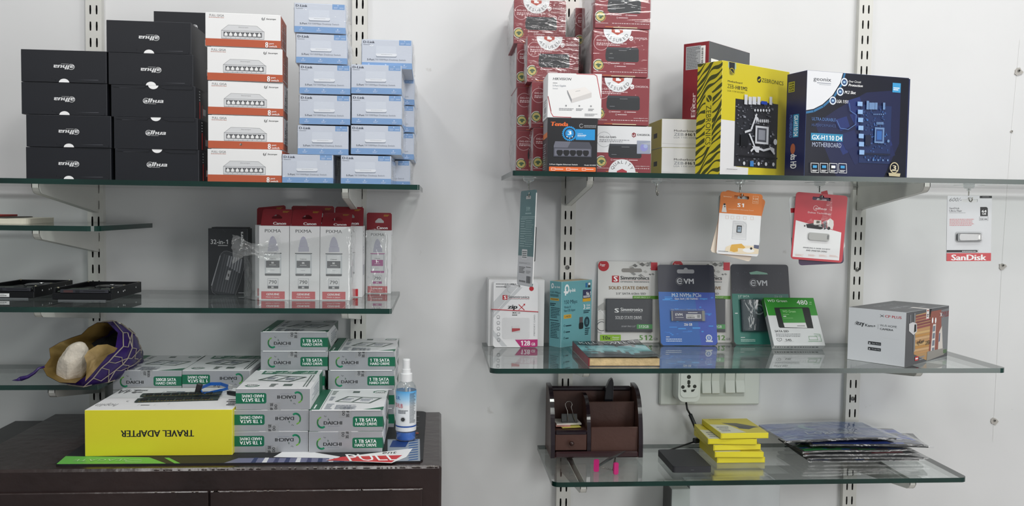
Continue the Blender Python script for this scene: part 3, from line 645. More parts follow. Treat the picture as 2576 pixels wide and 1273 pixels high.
def strap(pts, wd, th, m, nm):
    b = MB(); P = [Vector(p) for p in pts]; vs = []; n = len(P)
    for i, q in enumerate(P):
        vs += [q+Vector((0, 0, -wd/2)), q+Vector((0, 0, wd/2)), q+Vector((0, th, wd/2)), q+Vector((0, th, -wd/2))]
    fs = [[4*i+k, 4*i+(k+1) % 4, 4*i+4+(k+1) % 4, 4*i+4+k] for i in range(n-1) for k in range(4)]+[[0, 1, 2, 3], [4*n-4, 4*n-3, 4*n-2, 4*n-1]]
    b.add(vs, fs, m); return b.obj(nm, ct)
q1 = [cp(500, 993, .003), cp(520, 990, .0045), cp(560, 981, .006), cp(582, 975, .007)]
strap(q1, .0045, .003, BLU, 'cable_strap')
q2 = [cp(508, 975, .011), cp(530, 966, .012), cp(555, 966, .012), cp(578, 974, .009)]
strap(q2, .0055, .003, BLU, 'cable_strap')
strap([cp(500, 974, .009), cp(505, 985, .006), cp(510, 994, .003)], .004, .006, BLU, 'cable_strap')
b = MB(); b.box((-.005, -.004, -.0095), (.005, .004, .0095), M('#2b2a2b', .4), .0015); b.obj('black_plug', ct, loc=cp(500, 978, .010), rot=(0, .25, 0), label='black ribbed plug')
b = MB(); b.box((-.004, -.004, -.004), (.004, .004, .004), M('#b9babb', .3, metal=.3), .0008); b.obj('metal_plug', ct, loc=cp(580, 973, .009), rot=(0, .2, 0), label='pale metal plug')
b = MB(); b.box((-.012, -.004, -.003), (.012, .004, .003), M('#1c1e24', .4), .001); b.obj('black_plug', ct, loc=cp(586, 989, .0035), rot=(0, 0, -.6), label='black plug lying behind')
# ------------------------------------------------------------------ mouse mat
m0 = AZ(136, 1171, ZC); m1 = AZ(1057, 1166, ZC); mb_ = AZ(1058, 1040, ZC); my = (m0.y+m1.y)/2; MD = -.035-my; MW = m1.x-m0.x+.004
b = MB(); r = .014
def rc(x0, y0, x1, y1, r):
    q = []
    for cx, cy, a0 in ((x0+r, y0+r, 180), (x1-r, y0+r, 270), (x1-r, y1-r, 0), (x0+r, y1-r, 90)): q += [(cx+r*math.cos(math.radians(a0+18*k)), cy+r*math.sin(math.radians(a0+18*k))) for k in range(6)]
    return q
b.prism(rc(0, 0, MW, MD, r), 0, .0027, M('#1b1c20', .6, var=.1), 'z')
a = Art(b, (0, MD, .0027), (1, 0, 0), (0, -1, 0), MW, MD)
def mv(px, py): q = AZ(px, py, ZM); return (q.x-m0.x, my+MD-q.y)
GM = M('#62ad4c', .5)
a.uvpoly([mv(*q) for q in ((165, 1147), (375, 1150), (415, 1168), (142, 1167))], GM); a.uvpoly([mv(*q) for q in ((413, 1151), (425, 1151), (452, 1167), (437, 1168))], GM)
a.uvpoly([mv(*q) for q in ((600, 1152), (1050, 1150), (1058, 1165), (560, 1168))], M('#6a6d8c', .5))
for k in range(14): a.uvpoly([mv(*q) for q in ((640+k*27, 1151), (650+k*27, 1151), (640+k*28, 1167), (628+k*28, 1167))], M(('#2a3560', '#d6d8de', '#3a3f66')[k % 3], .5))
a.uvpoly([mv(*q) for q in ((975, 1105), (1056, 1104), (1057, 1160), (975, 1160))], M('#8f9aa5', .45))
for k in range(9): a.uvpoly([mv(*q) for q in ((1030, 1108+k*6), (1052, 1105+k*6), (1051, 1108+k*6), (1026, 1111+k*6))], M('#2b568c', .5))
a.uvpoly([mv(*q) for q in ((988, 1108), (1030, 1108), (1020, 1125), (980, 1125))], M('#1c3c78', .5))
for k in range(5): c_ = mv(1056-k*1, 1048+k*13); a.uvpoly([(c_[0]-.012+.012*math.cos(u*.7), c_[1]+.006*math.sin(u*.7)) for u in range(9)][::-1], M('#3a3d40', .4))
c0 = mv(1053, 1090); a.uvpoly([(c0[0]-.02, c0[1]-.002), (c0[0], c0[1]-.004), (c0[0], c0[1]+.003), (c0[0]-.02, c0[1]+.004)], M('#b5543a', .5))
e0, e1 = mv(185, 1154), mv(332, 1164); pl = [e0, e1]
v, f = glyphs('SEAGATE', .01, 0); mn = v.min(0); mx = v.max(0)
b.add([a.P(e0[0]+.004+(mx[0]-q[0])/(mx[0]-mn[0])*.085, e0[1]+.0035+(q[1]-mn[1])/(mx[1]-mn[1])*.012) for q in v], f, M('#9fcf90', .5)); a.nx()
c1 = mv(338, 1160); bb = [(c1[0]+.014*math.cos(t_), c1[1]+.006*math.sin(t_)) for t_ in np.linspace(.5, 5.6, 14)]
for i in range(13): (x_, y_), (X_, Y_) = bb[i], bb[i+1]; b.add([a.P(x_, y_), a.P(X_, Y_), a.P(X_, Y_+.0012), a.P(x_, y_+.0012)], [[0, 1, 2, 3]], M('#c3dfba', .5))
b.obj('mouse_mat', loc=(m0.x, my, ZC), label='black mouse mat with a green front corner, under the drive boxes and yellow box', cat='mouse mat')
# red and white flyer lying under the front right stack
def flat(name, pts, z, m, th=.0004):
    P = [AZ(px, py, z) for px, py in pts]; c = P[0]; b = MB(); b.prism([(q.x-c.x, q.y-c.y) for q in P], 0, th, m, 'z'); return b, c
b, c = flat('flyer', [(820, 1158), (870, 1149), (1038, 1128), (1022, 1150), (985, 1165)], ZM+.0003, M('#e9eaea', .35))
def zpoly(b, pts, z, c, m, k=1): P = [AZ(px, py, z) for px, py in pts]; b.poly([(q.x-c.x, q.y-c.y, z-c.z+k*EPS*3) for q in P], m)
zz = ZM+.0007+.0001; zpoly(b, [(822, 1158), (862, 1149), (1012, 1145), (985, 1163)], zz, c, M('#cc2a30', .35))
def ztext(b, t, tl, tr, bl, z, c, m, bd=.02, k=3):
    A, B, C = AZ(*tl, z), AZ(*tr, z), AZ(*bl, z); v, f = glyphs(t, bd, 0); mn = v.min(0); mx = v.max(0)
    b.add([(lambda q: (q.x-c.x, q.y-c.y, z-c.z+k*EPS*3))(A+(B-A)*((p[0]-mn[0])/(mx[0]-mn[0]))+(C-A)*(1-(p[1]-mn[1])/(mx[1]-mn[1]))) for p in v], f, m)
ztext(b, 'PULL', (868, 1143), (990, 1141), (880, 1160), zz, c, WH, .05); ztext(b, 'ent', (965, 1137), (1000, 1136), (960, 1142), zz, c, INK, .04)
b.obj('flyer', loc=c, label='red and white glossy flyer lying on the mat beside the spray bottle', cat='flyer')
b, c = flat('card', [(688, 1150), (712, 1136), (776, 1136), (856, 1149), (848, 1153)], ZM+.0002, M('#e6e8ea', .3), .0002); b.obj('paper_card', loc=c, label='small white glossy card poking out from under the front drive stacks', cat='card')
# ------------------------------------------------------------------ spray bottle
bp = AZ(1020, 1111, ZM); br = .0182; top = AY(1020, 908, bp.y).z-ZM; bp.y += br*.8
t = thing('spray_bottle', 'clear spray bottle of hand rub with white pump cap and blue liquid', 'spray bottle', (bp.x, bp.y, ZM+.0005)); k = top/.145
CLR = film('clear_plastic', (.93, .95, .95), .08, .06, 0, f0=.05, pw=3)
b = MB(); b.lathe([(0, .0006), (br-.002, .0006), (br, .003*k), (br, .092*k), (br-.001, .097*k), (br-.005, .103*k), (br-.009, .1065*k), (.0085, .1085*k), (.0085, .112*k)], (0, 0, 0), CLR, 40); b.obj('bottle', t, smooth=True)
b = MB(); b.lathe([(0, .0012), (br-.0026, .0012), (br-.0012, .003*k), (br-.0012, .0155*k), (0, .0155*k)], (0, 0, 0), M('#1670d8', .12, spec=.6), 40); b.obj('liquid', t, smooth=False)
LB = bpy.data.materials.new('label_print'); LB.use_nodes = True; nt = LB.node_tree; pb = nt.nodes['Principled BSDF']; pb.inputs['Roughness'].default_value = .35
tc = nt.nodes.new('ShaderNodeTexCoord'); sp = nt.nodes.new('ShaderNodeSeparateXYZ'); cr_ = nt.nodes.new('ShaderNodeValToRGB'); mr = nt.nodes.new('ShaderNodeMapRange')
mr.inputs['From Min'].default_value = .018*k; mr.inputs['From Max'].default_value = .090*k
nt.links.new(tc.outputs['Object'], sp.inputs[0]); nt.links.new(sp.outputs['Z'], mr.inputs['Value']); nt.links.new(mr.outputs[0], cr_.inputs[0]); nt.links.new(cr_.outputs[0], pb.inputs['Base Color'])
e = cr_.color_ramp.elements; e[0].position = 0; e[0].color = (.80, .82, .84, 1); e[1].position = 1; e[1].color = (.08, .38, .75, 1)
for ps, cc in ((.62, (.78, .82, .85, 1)), (.8, (.35, .62, .85, 1))): n_ = e.new(ps); n_.color = cc
b = MB(); b.lathe([(br+.0003, .018*k), (br+.0003, .090*k)], (0, 0, 0), LB, 40)
b.lathe([(br+.0005, .0255*k), (br+.0005, .028*k)], (0, 0, 0), M('#1c4fa0', .4), 40)
def onlabel(t_, a0, a1, z0, z1, m, bd=.02, bars=0):
    if bars:
        bb = MB(); A = Art(bb, (0, 0, 1), (1, 0, 0), (0, 0, -1), 1, 1); A.bars(0, 0, 100, 100, bars, m, seed=3); vs = [(q[0], q[2]) for q in bb.v]; fs = bb.f; mn = (0, 0); mx = (1, 1)
    else: v, fs = glyphs(t_, bd, 0); vs = v; mn = v.min(0); mx = v.max(0)
    out = []
    for q in vs:
        an = math.radians(a0+(a1-a0)*(q[0]-mn[0])/(mx[0]-mn[0])); out.append(((br+.0006)*math.cos(an), (br+.0006)*math.sin(an), z0+(z1-z0)*(q[1]-mn[1])/(mx[1]-mn[1])))
    b.add(out, fs, m)
onlabel('HAND RUB', 158, 254, .0605*k, .068*k, M('#c22b40', .4), .03); onlabel('S.R.', 205, 240, .075*k, .081*k, M('#2a62b4', .4), .02)
onlabel('', 292, 335, .033*k, .087*k, M('#5b6168', .5), bars=26); onlabel('', 225, 288, .050*k, .057*k, M('#5b6168', .5), bars=3)
for R_ in (.0052, .0036):
    pts = [(-.001+R_*math.cos(u*.4), .040*k+R_*math.sin(u*.4)) for u in range(16)]
    b.add([((br+.0005+(.0001 if R_ < .005 else 0))*math.cos(math.radians(258)+p[0]/br), (br+.0005+(.0001 if R_ < .005 else 0))*math.sin(math.radians(258)+p[0]/br), p[1]) for p in pts], [list(range(16))], M('#c9cdd0', .5) if R_ > .005 else M('#3a3d40', .5))
b.obj('label', t, label='blue and white printed wrap label')
b = MB(); b.lathe([(0, .146*k), (.0058, .1455*k), (.0066, .144*k), (.0066, .128*k), (.0078, .1275*k), (.0080, .1205*k), (.0102, .1200*k), (.0106, .1190*k), (.0106, .106*k), (.0100, .1050*k), (.006, .1050*k)], (0, 0, 0), M('#e4e6e8', .4), 32)
b.obj('pump_cap', t, smooth=False)
b = MB(); b.lathe([(.0022, .017*k), (.0022, .106*k)], (0, 0, 0), M('#c9d2d6', .4), 10); b.obj('dip_tube', t)
# ================================================================== left middle shelves
# --- screwdriver set carton
FB = M('#26292d', .42, var=.05, vs=30, name='charcoal_card'); FG = M('#6b6e72', .45); FG2 = M('#4b4e53', .45)
q = AZ(524, 742, ZL2); q2 = AZ(626, 741, ZL2); fy = q.y; fw = q2.x-q.x; fh = AY(575, 575, fy).z-ZL2
def art_f(a):
    a.view([(138, 108), (785, 105), (815, 1158), (165, 1150)]); W2 = M('#c9cbcd', .5)
    a.line([(140, 110), (140, 600), (160, 1145)], 3, FG); a.line([(700, 104), (782, 104), (812, 1155)], 5, FG)
    a.text('32-in-1', 184, 280, 466, 352, W2, .01); a.bars(305, 366, 466, 382, 1, W2, rag=.02)
    a.text('fingers', 660, 152, 735, 388, WH, .03, rot=270); a.bars(660, 1114, 758, 1128, 1, W2, rag=.02); a.arc(440, 100, 65, 4, FG2, 100, 170, 10)
    a.poly([(400, 460), (440, 455), (700, 530), (750, 590), (755, 620), (610, 1140), (400, 1150), (270, 1120), (220, 1050), (222, 990), (350, 520)], M('#393c40', .4))
    a.line([(300, 1155), (235, 1110), (215, 1040), (345, 530), (360, 500), (400, 465), (450, 457), (690, 530), (750, 575), (762, 630), (680, 960), (608, 1155)], 7, FG)
    a.line([(345, 535), (215, 1000)], 14, M('#8c8f93', .4))
    for k in range(8):
        x = 405+k*40; y = 505+k*10; a.poly([(x, y), (x+24, y+6), (x-128+24, y+590-k*4), (x-128, y+584-k*4)], FG2 if k < 2 else M('#55585d', .4))
        if k > 1: a.poly([(x, y+5), (x+24, y+11), (x-10, y+150+k*12), (x-34, y+144+k*12)], M('#85888d', .4))
    a.poly([(478, 762), (533, 770), (492, 918), (436, 908)], M('#9a9c9f', .45)); a.bars(478, 800, 500, 880, 1, INK)
b = carton(fw, .045, fh, FB, None, {'front': art_f}, edge=M('#44474c', .6)); t = b.obj('tool_set_box', loc=(q.x, fy, ZL2), rot=(0, 0, J(1.5)), label='charcoal upright tool set carton printed 32-in-1, left of the ink boxes', cat='box')
b = MB(); b.box((.006, .003, fh), (fw-.003, .043, fh+.0022), M('#1f2125', .5)); b.obj('lid_flap', t)
# --- ink bottle cartons
INKW = M('#e0e1e3', .42, name='ink_card'); MAR = M('#84202a', .42, name='red_tab'); LAV = M('#b1b1c3', .45); MAG = M('#a82a86', .42); CG = M('#3a3d42', .45)
def art_ink(c):
    def f(a):
        a.view([(522, 330), (858, 340), (860, 1200), (527, 1190)])
        a.text('PIXMA', 588, 372, 768, 414, M('#3c3e42', .5), .006)
        a.poly([(620, 632), (622, 580), (634, 572), (628, 560), (640, 500), (655, 465), (675, 452), (695, 465), (712, 500), (728, 560), (722, 572), (738, 580), (740, 632)], LAV)
        a.rect(628, 568, 730, 574, M('#9a98b8', .5))
        a.rr(588, 650, 772, 915, M('#bfc4c9', .4), .15); a.rect(604, 665, 756, 885, M('#dfe2e4', .4)); a.rect(584, 645, 774, 662, c); a.rect(592, 885, 770, 898, c); a.rr(590, 885, 770, 916, c, .4)
        a.rect(603, 735, 753, 822, c); a.text('Canon', 640, 710, 712, 724, INK, .03); a.text('BK' if c is CG else 'M', 663, 752, 694, 774, WH, .03); a.bars(640, 784, 716, 794, 1, WH, rag=.1); a.bars(616, 802, 740, 812, 1, GT)
        a.bars(650, 845, 700, 852, 1, GT)
        a.rect(622, 942, 740, 1062, GT); a.rect(625, 945, 737, 1030, INKW); a.text('790', 634, 962, 724, 1008, M('#3c3e42', .5), .015); a.rect(622, 1030, 740, 1062, c); a.text('BK' if c is CG else 'M', 664, 1036, 694, 1056, WH, .03)
        a.rect(553, 1090, 812, 1186, M('#c02a34', .42)); a.text('GENUINE', 608, 1112, 752, 1140, WH, .03); a.text('Made in Japan', 605, 1150, 754, 1170, WH, .01)
    return f
def art_ink_r(a): a.view((0, 0, 100, 100)); a.bars(40, 6, 58, 16, 2, CG); a.bars(40, 28, 55, 40, 3, GT); a.bars(28, 55, 82, 70, 9, GT, rag=.02)
c1 = AZ(655, 753, ZL2); c3 = AZ(877, 758, ZL2); iy = (c1.y+c3.y)/2; IW = (c3.x-c1.x)/3-.0003; IH = AY(760, 569, iy).z-ZL2; ID = IW*.98
me_i = [carton(IW, ID, IH, INKW, None, {'front': art_ink(c), 'right': art_ink_r}, edge=M('#d9dadc', .5)).mesh('ink_box') for c in (CG, MAG)]
def plate(outline, holes, t, m, axis='y', y0=0):
    """flat sheet with real holes; outline/holes in (x,z), thickness t towards +y"""
    bm = bmesh.new(); es = []
    for L in [outline]+holes:
        vs = [bm.verts.new((x, y0, z)) for x, z in L]
        for i in range(len(vs)): es.append(bm.edges.new((vs[i], vs[(i+1) % len(vs)])))
    bmesh.ops.triangle_fill(bm, use_beauty=True, use_dissolve=False, edges=es)
    fv = [[v.index for v in f.verts] for f in (bm.verts.index_update() or bm.faces)]; vv = [tuple(v.co) for v in bm.verts]; bm.free()
    b = MB(); b.add(vv, fv, m); b.add([(x, y+t, z) for x, y, z in vv], [f[::-1] for f in fv], m)
    for L in [outline]+holes:
        n = len(L); b.add([(x, y0, z) for x, z in L]+[(x, y0+t, z) for x, z in L], [[i, (i+1) % n, n+(i+1) % n, n+i] for i in range(n)], m)
    return b
def tabmesh():
    w, h = IW, .0375; o = [(0, 0), (w, 0), (w, h-.003), (w-.003, h), (.003, h), (0, h-.003)]
    hole = [(w*.34, h*.42), (w*.68, h*.42), (w*.68, h*.52), (w*.56, h*.68), (w*.46, h*.68), (w*.34, h*.52)]
    b = plate(o, [hole], .0006, MAR); a = Art(b, (0, 0, h), (1, 0, 0), (0, 0, -1), w, h); a.text('Canon', 40, 78, 84, 94, WH, .04); a.bars(68, 10, 90, 22, 2, M('#a8862f', .5)); return b.mesh('hang_tab')
me_t = tabmesh()
INKL = 'white and red ink bottle carton, '
def ink(x, y, k, label, lean, skew=0, rz=0, s=1.0, grp='white and red ink bottle cartons on the shelf'):
    t = mkobj('ink_box', me_i[k], None, (x, y, ZL2), (0, 0, J(rz)), label, 'box', grp); t.scale = (1, 1, s)
    h = mkobj('hang_tab', me_t, t, (0, ID*.3, IH), (J(lean), J(skew), 0)); return t
ink(c1.x, iy, 0, INKL+'left one of the front three, under the torn plastic', -36, 0)
ink(c1.x+IW+.0008, iy, 0, INKL+'middle one of the front three', -36, 0)
ink(c1.x+2*(IW+.0008), iy, 0, INKL+'right one of the front three, lowest tab', -48, 0)
y2 = iy+ID+.004
ink(c1.x-.0185, y2, 0, INKL+'second row, peeking out at the left', -30, -6)
ink(c1.x+IW-.018, y2+ID+.002, 0, INKL+'third row, only its red tab showing', -10, 0)
r2 = AZ(905, 748, ZL2); ink(r2.x-2*IW+.0035, y2, 0, INKL+'second row, behind the gap of the front boxes', -3, 0)
ink(r2.x-IW+.0045, r2.y, 0, INKL+'second row right, its blank side showing', -14, 0)
m5 = AZ(922, 736, ZL2); tt = ink(m5.x, -ID-.012, 1, 'white ink bottle carton with a magenta label, standing alone at the shelf end', 0, 0, 0, .955); tt.scale = (.92, 1, .93)
# crinkled clear plastic sack pulled over the ink boxes
def sheet(P, nu, nv, m, name, label=None, cat=None, amp=.002, seed=1, parent=None, th=0):
    R = random.Random(seed); vs = []; fs = []; cs = [[R.uniform(-1, 1) for _ in range(8)] for _ in range(8)]
    for i in range(nu+1):
        for j in range(nv+1):
            u, v = i/nu, j/nv; p = Vector(P(u, v)); w_ = sum(cs[k][0]*math.sin(6.28*(cs[k][1]*(3+k)*u+cs[k][2]*(3+k)*v)+cs[k][3]*6) for k in range(6))
            vs.append(p+Vector((w_*.3, -abs(w_), w_*.15))*amp+Vector((R.uniform(-1, 1), R.uniform(-1, 1), R.uniform(-1, 1)))*amp*.45)
    for i in range(nu):
        for j in range(nv): k = i*(nv+1)+j; fs.append([k, k+nv+1, k+nv+2, k+1])
    c = vs[0].copy(); b = MB(); b.add([p-c for p in vs], fs, m); return b.obj(name, parent, loc=c, label=label, cat=cat, smooth=True)
xl = c1.x; xr_ = c3.x
path = [(xl-.030, iy+.075), (xl-.036, iy+.04), (xl-.010, iy-.002), (xl+.05, iy-.0040), (xr_-.03, iy-.0040), (xr_+.003, iy-.001), (xr_+.007, iy+.05)]
def on(path, u):
    t_ = u*(len(path)-1); i = min(int(t_), len(path)-2); f_ = t_-i; return tuple(path[i][k]+(path[i+1][k]-path[i][k])*f_ for k in range(2))
topz = [.060, .088, .100, .106, .120, .137, .137]
def Psk(u, v):
    x, y = on(path, u); t_ = u*6; i = min(int(t_), 5); tz = topz[i]+(topz[i+1]-topz[i])*(t_-i); return (x, y, ZL2+.0008+tz*v)
sheet(Psk, 40, 16, SACK, 'plastic_wrap', 'torn clear plastic wrap around the front three ink boxes', 'plastic wrap', .0012, 3)
def Pfl(u, v): x = xl-.045+.085*u; return (x, iy-.006-.004*math.sin(3*u), ZL2+.088+.012*u+(.022*(1-.3*u))*(v-.5)*2+.01*math.sin(5*u+2*v))
sheet(Pfl, 22, 12, SACK, 'torn_plastic_strip', 'torn end of clear plastic sticking out between the charcoal carton and ink boxes', 'plastic strip', .0022, 8)
def Psk2(u, v):
    x = m5.x-.002+u*.060; y = -ID-.0155+(.035*max(0, u-.72)/.28); return (x, y, ZL2+.0008+v*(.124-.01*u+.008*math.sin(4*u)))
sheet(Psk2, 24, 16, SACK, 'clear_plastic_bag', 'loose clear plastic bag around the magenta ink carton', 'plastic bag', .0014, 5)
# --- bare hard disks
ALU = M('#202124', .38, metal=.6, name='black_casting'); PCB2 = M('#3f4a40', .45)
def harddisk(name, p, rz, label, mirror=False):
    t = thing(name, label, 'hard disk', (p.x, p.y, ZL2+.0003), (0, 0, J(rz)), 'bare black hard disks'); W, D_, H_ = .1016, .147, .022
    b = MB(); b.box((0, 0, .002), (W, .004, .0135), ALU, .0008)
    for x0, x1_ in ((0, .004), (W-.004, W)): b.box((x0, .003, .002), (x1_, D_, H_), ALU, .0006)
    b.box((0, D_-.004, .002), (W, D_, H_), ALU, .0006); b.box((.003, .003, .0012), (W-.003, D_-.003, .014), ALU, .0006)
    b.box((.01, 0, 0), (W-.01, D_-.01, .002), M('#8e9194', .3, metal=.8))
    b.obj('casing', t)
    b = MB(); b.box((.008, .003, .0152), (W-.008, .065, .0168), PCB2, .0003); b.obj('circuit_board', t)
    for (x, y, w_, d_) in ((.022, .02, .012, .012), (.05, .03, .016, .016), (.076, .02, .008, .01)):
        b = MB(); b.box((x, y, .0168), (x+w_, y+d_, .0182), BLACK, .0002); b.obj('chip', t)
    b = MB(); b.box((.014, -.0006, .0138), (W-.006, .006, .0200), M('#2d2e36', .4), .0006); b.box((.020, -.0009, .0148), (.036, .001, .0188), M('#4a2f30', .5)); b.box((.040, -.0009, .0148), (.047, .001, .0188), M('#15161c', .5)); b.box((.054, -.0009, .0168), (.090, .001, .0180), M('#0d0e12', .5)); b.obj('connector', t)
    b = MB(); b.lathe([(0, .0195), (.004, .0195), (.005, .0185), (.0255, .0185), (.029, .017), (.030, .014)], (W*.62, .105, 0), M('#26272b', .25, metal=.7), 36); b.obj('motor_hub', t, smooth=False)
    b = MB(); b.lathe([(0, .0205), (.004, .0203), (.0045, .0185)], (W*.62, .105, 0), M('#d9dadb', .2, metal=.8), 16); b.obj('spindle_cap', t)
    for (x, y) in ((.004, .015), (W-.004, .015), (.004, D_-.004), (W-.004, D_-.004), (W-.004, .07)):
        b = MB(); b.lathe([(0, .0012), (.0016, .001), (.0022, 0), (.0022, -.001)], (0, 0, 0), M('#b9b39a', .3, metal=.8), 12); b.obj('screw', t, loc=(x, y, H_))
    for (y, z) in ((.030, .013), (.055, .0125), (.062, .0135), (.118, .014)):
        b = MB(); b.lathe([(0, .0004), (.0014, .0003), (.0016, -.001)], (0, 0, 0), M('#d8dadb', .35), 10); b.obj('side_hole', t, loc=(W, y, z), rot=(0, math.pi/2, 0))
    return t
h1 = AZ(131, 757, ZL2); harddisk('hard_disk', h1, -1, 'bare black hard disk with its connector facing out, right one of the pair')
h0 = AZ(-85, 748, ZL2); t = harddisk('hard_disk', h0, -20, 'bare black hard disk with a small white barcode sticker, left one of the pair')
t.location = (AZ(125, 744, ZL2).x-.1016*math.cos(J(-3)), h1.y+.030, ZL2+.0003); t.rotation_euler = (0, 0, J(-3))
b = MB(); b.box((0, -.0006, 0), (.0305, 0, .0062), WH); a = Art(b, (0, -.0006, .0062), (1, 0, 0), (0, 0, -1), .0305, .0062); a.code(18, 45, 84, 80, INK, 20); a.bars(8, 15, 75, 32, 1, INK); b.obj('barcode_sticker', t, loc=(.0285, -.0002, .0035), label='small white barcode sticker')
# --- cream case with booklets on the short shelf
y_ = -.262; a0 = AY(0, 566, y_); a1 = AY(137, 556, y_+.03); b = MB(); CRM = M('#d8d3c2', .5, var=.05, name='cream_wood')
xx1 = AY(136, 555, -.15).x; t = thing('cream_case', 'flat cream coloured case with a dark seam, at the left edge of the short shelf', 'case', (xx1-.2, -.265, ZLH+.0003))
b.prism(rc(0, 0, .196, .17, .012), 0, .0095, CRM, 'z'); b.obj('case_base', t, rot=(0, 0, J(9)))
b = MB(); b.prism(rc(0.001, 0.001, .16, .168, .012), .0098, .0112, M('#3a3532', .5), 'z'); b.obj('case_lid', t, rot=(0, 0, J(9)), label='thin dark seam strip')
b = MB(); b.box((0, 0, 0), (.1, .13, .0035), M('#a8312b', .5), .0005); b.obj('booklet', loc=(xx1-.175, -.235, ZLH+.0118), rot=(0, 0, J(6)), label='thin red booklet lying on the cream case', cat='booklet')
# ================================================================== purple pouch with a stone
PUR = M('#301760', .32, var=.25, vs=30, bump=.4, bs=60, name='purple_satin'); GOLD = M('#80693a', .38, metal=.35, var=.2, vs=25, bump=.3, bs=70, name='gold_lining'); SILV = M('#b5aa9c', .35, metal=.4)
pb0 = AZ(190, 962, ZL3); t = thing('drawstring_pouch', 'purple satin pouch with silver lattice trim and open gold lined mouth', 'pouch', (pb0.x, pb0.y+.05, ZL3+.0003))
O_ = Vector(t.location)
def lp(px, py, y): return AY(px, py, y)-O_
# the wide mouth: gold lining flared towards the viewer's left
def cl(v): v.z = max(v.z, .0008); return v
rim = [lp(*q) for q in ((270, 812, -.17), (245, 812, -.17), (222, 825, -.175), (205, 842, -.18), (180, 850, -.19), (150, 862, -.20), (124, 877, -.22), (127, 900, -.235), (108, 926, -.24), (118, 945, -.25), (150, 962, -.262), (190, 964, -.268), (215, 945, -.262), (232, 915, -.25), (252, 905, -.245), (266, 893, -.235), (290, 872, -.215), (296, 838, -.195))]
rim = [cl(p) for p in rim]; N = len(rim); cen = sum(rim, Vector())/N
inn = []; mid = []
for k, p in enumerate(rim):
    d = p-cen; up_ = 1 if p.z > cen.z else 0
    inn.append(cl(cen+Vector((.022, .075, .0))+d*(.60 if up_ else .5))); mid.append(cl(cen+Vector((.008, .022, 0))+d*(.80 if up_ else .9)))
b = MB(); b.add(rim+mid+inn, [[k, (k+1) % N, N+(k+1) % N, N+k] for k in range(N)]+[[N+k, N+(k+1) % N, 2*N+(k+1) % N, 2*N+k] for k in range(N)], GOLD); b.obj('gold_lining', t, smooth=True)
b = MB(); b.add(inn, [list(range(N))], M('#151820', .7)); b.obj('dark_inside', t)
tl = lp(352, 900, -.085); NT = 9; grid = []
for i in range(NT+1):
    f_ = i/NT; row = []; R = random.Random(i)
    for k, p in enumerate(rim):
        an = math.atan2(p.z-cen.z, p.x-cen.x); tp = tl+Vector((.006*math.cos(an), 0, .022*math.sin(an)))
        q = p.lerp(tp, f_); out_ = Vector((math.cos(an)*.35, -.12 if p.x > cen.x else .3, math.sin(an)*.8)).normalized()
        row.append(cl(q+out_*(.017*math.sin(math.pi*min(1, f_*1.08))+(.0018*math.sin(k*2.4+i*1.3) if i else 0)+.0008)))
    grid.append(row)
b = MB(); b.add([p for r_ in grid for p in r_], [[i*N+k, i*N+(k+1) % N, (i+1)*N+(k+1) % N, (i+1)*N+k] for i in range(NT) for k in range(N)]+[[NT*N+k for k in range(N)]], PUR); b.obj('pouch_body', t, smooth=True)
b = MB(); gc = [sum(r_, Vector())/N for r_ in grid]
def gp(i, k): p = grid[i][k % N]; q = gc[i]+(p-gc[i])*1.025; q.z = max(q.z, .0012); return q
for st in range(0, N):
    for sg in (1, -1):
        if (st+(sg > 0)) % 2: continue
        pts = [gp(i, st+sg*((i+1)//2)+(N if sg < 0 else 0)) for i in range(1, NT)]; sm = []
        for i in range(len(pts)-1): sm += [pts[i], pts[i].lerp(pts[i+1], .5)]
        b.tube(sm+[pts[-1]], .0009, SILV, 5)
for i in (1, 3): b.tube([gp(i, k) for k in range(N+1)], .0011, SILV, 5)
b.obj('lattice_trim', t, label='silver braided lattice')
fold = [cl(lp(*q)) for q in ((212, 897, -.268), (222, 882, -.262), (245, 868, -.25), (270, 866, -.24), (296, 876, -.225), (288, 886, -.232), (272, 893, -.24), (262, 905, -.248), (245, 925, -.258), (228, 945, -.265), (214, 960, -.268), (217, 940, -.27), (218, 915, -.27))]
cf = sum(fold, Vector())/len(fold)+Vector((0, -.005, .004)); L_ = len(fold); hm = [p.lerp(cf, .5)+Vector((0, -.002*math.sin(k*2.1), .001)) for k, p in enumerate(fold)]
b = MB(); b.add(fold+hm+[cf], [[k, (k+1) % L_, L_+(k+1) % L_, L_+k] for k in range(L_)]+[[L_+k, L_+(k+1) % L_, 2*L_] for k in range(L_)], GOLD); b.obj('lining_fold', t, smooth=True)
b = MB(); dr = [lp(*q) for q in ((112, 923, -.245), (98, 926, -.25), (86, 938, -.255), (70, 948, -.258), (52, 953, -.26))]; dr = [Vector((p.x, p.y, max(p.z, .004))) for p in dr]
b.tube(dr, [.0016, .002, .0026, .003, .0042], PUR, 8); b.tube([dr[-1], dr[-1]+Vector((-.006, 0, -.002)), dr[-1]+Vector((-.014, 0, -.0028))], [.004, .0022, .0004], PUR, 6); b.obj('drawstring', t, smooth=True)
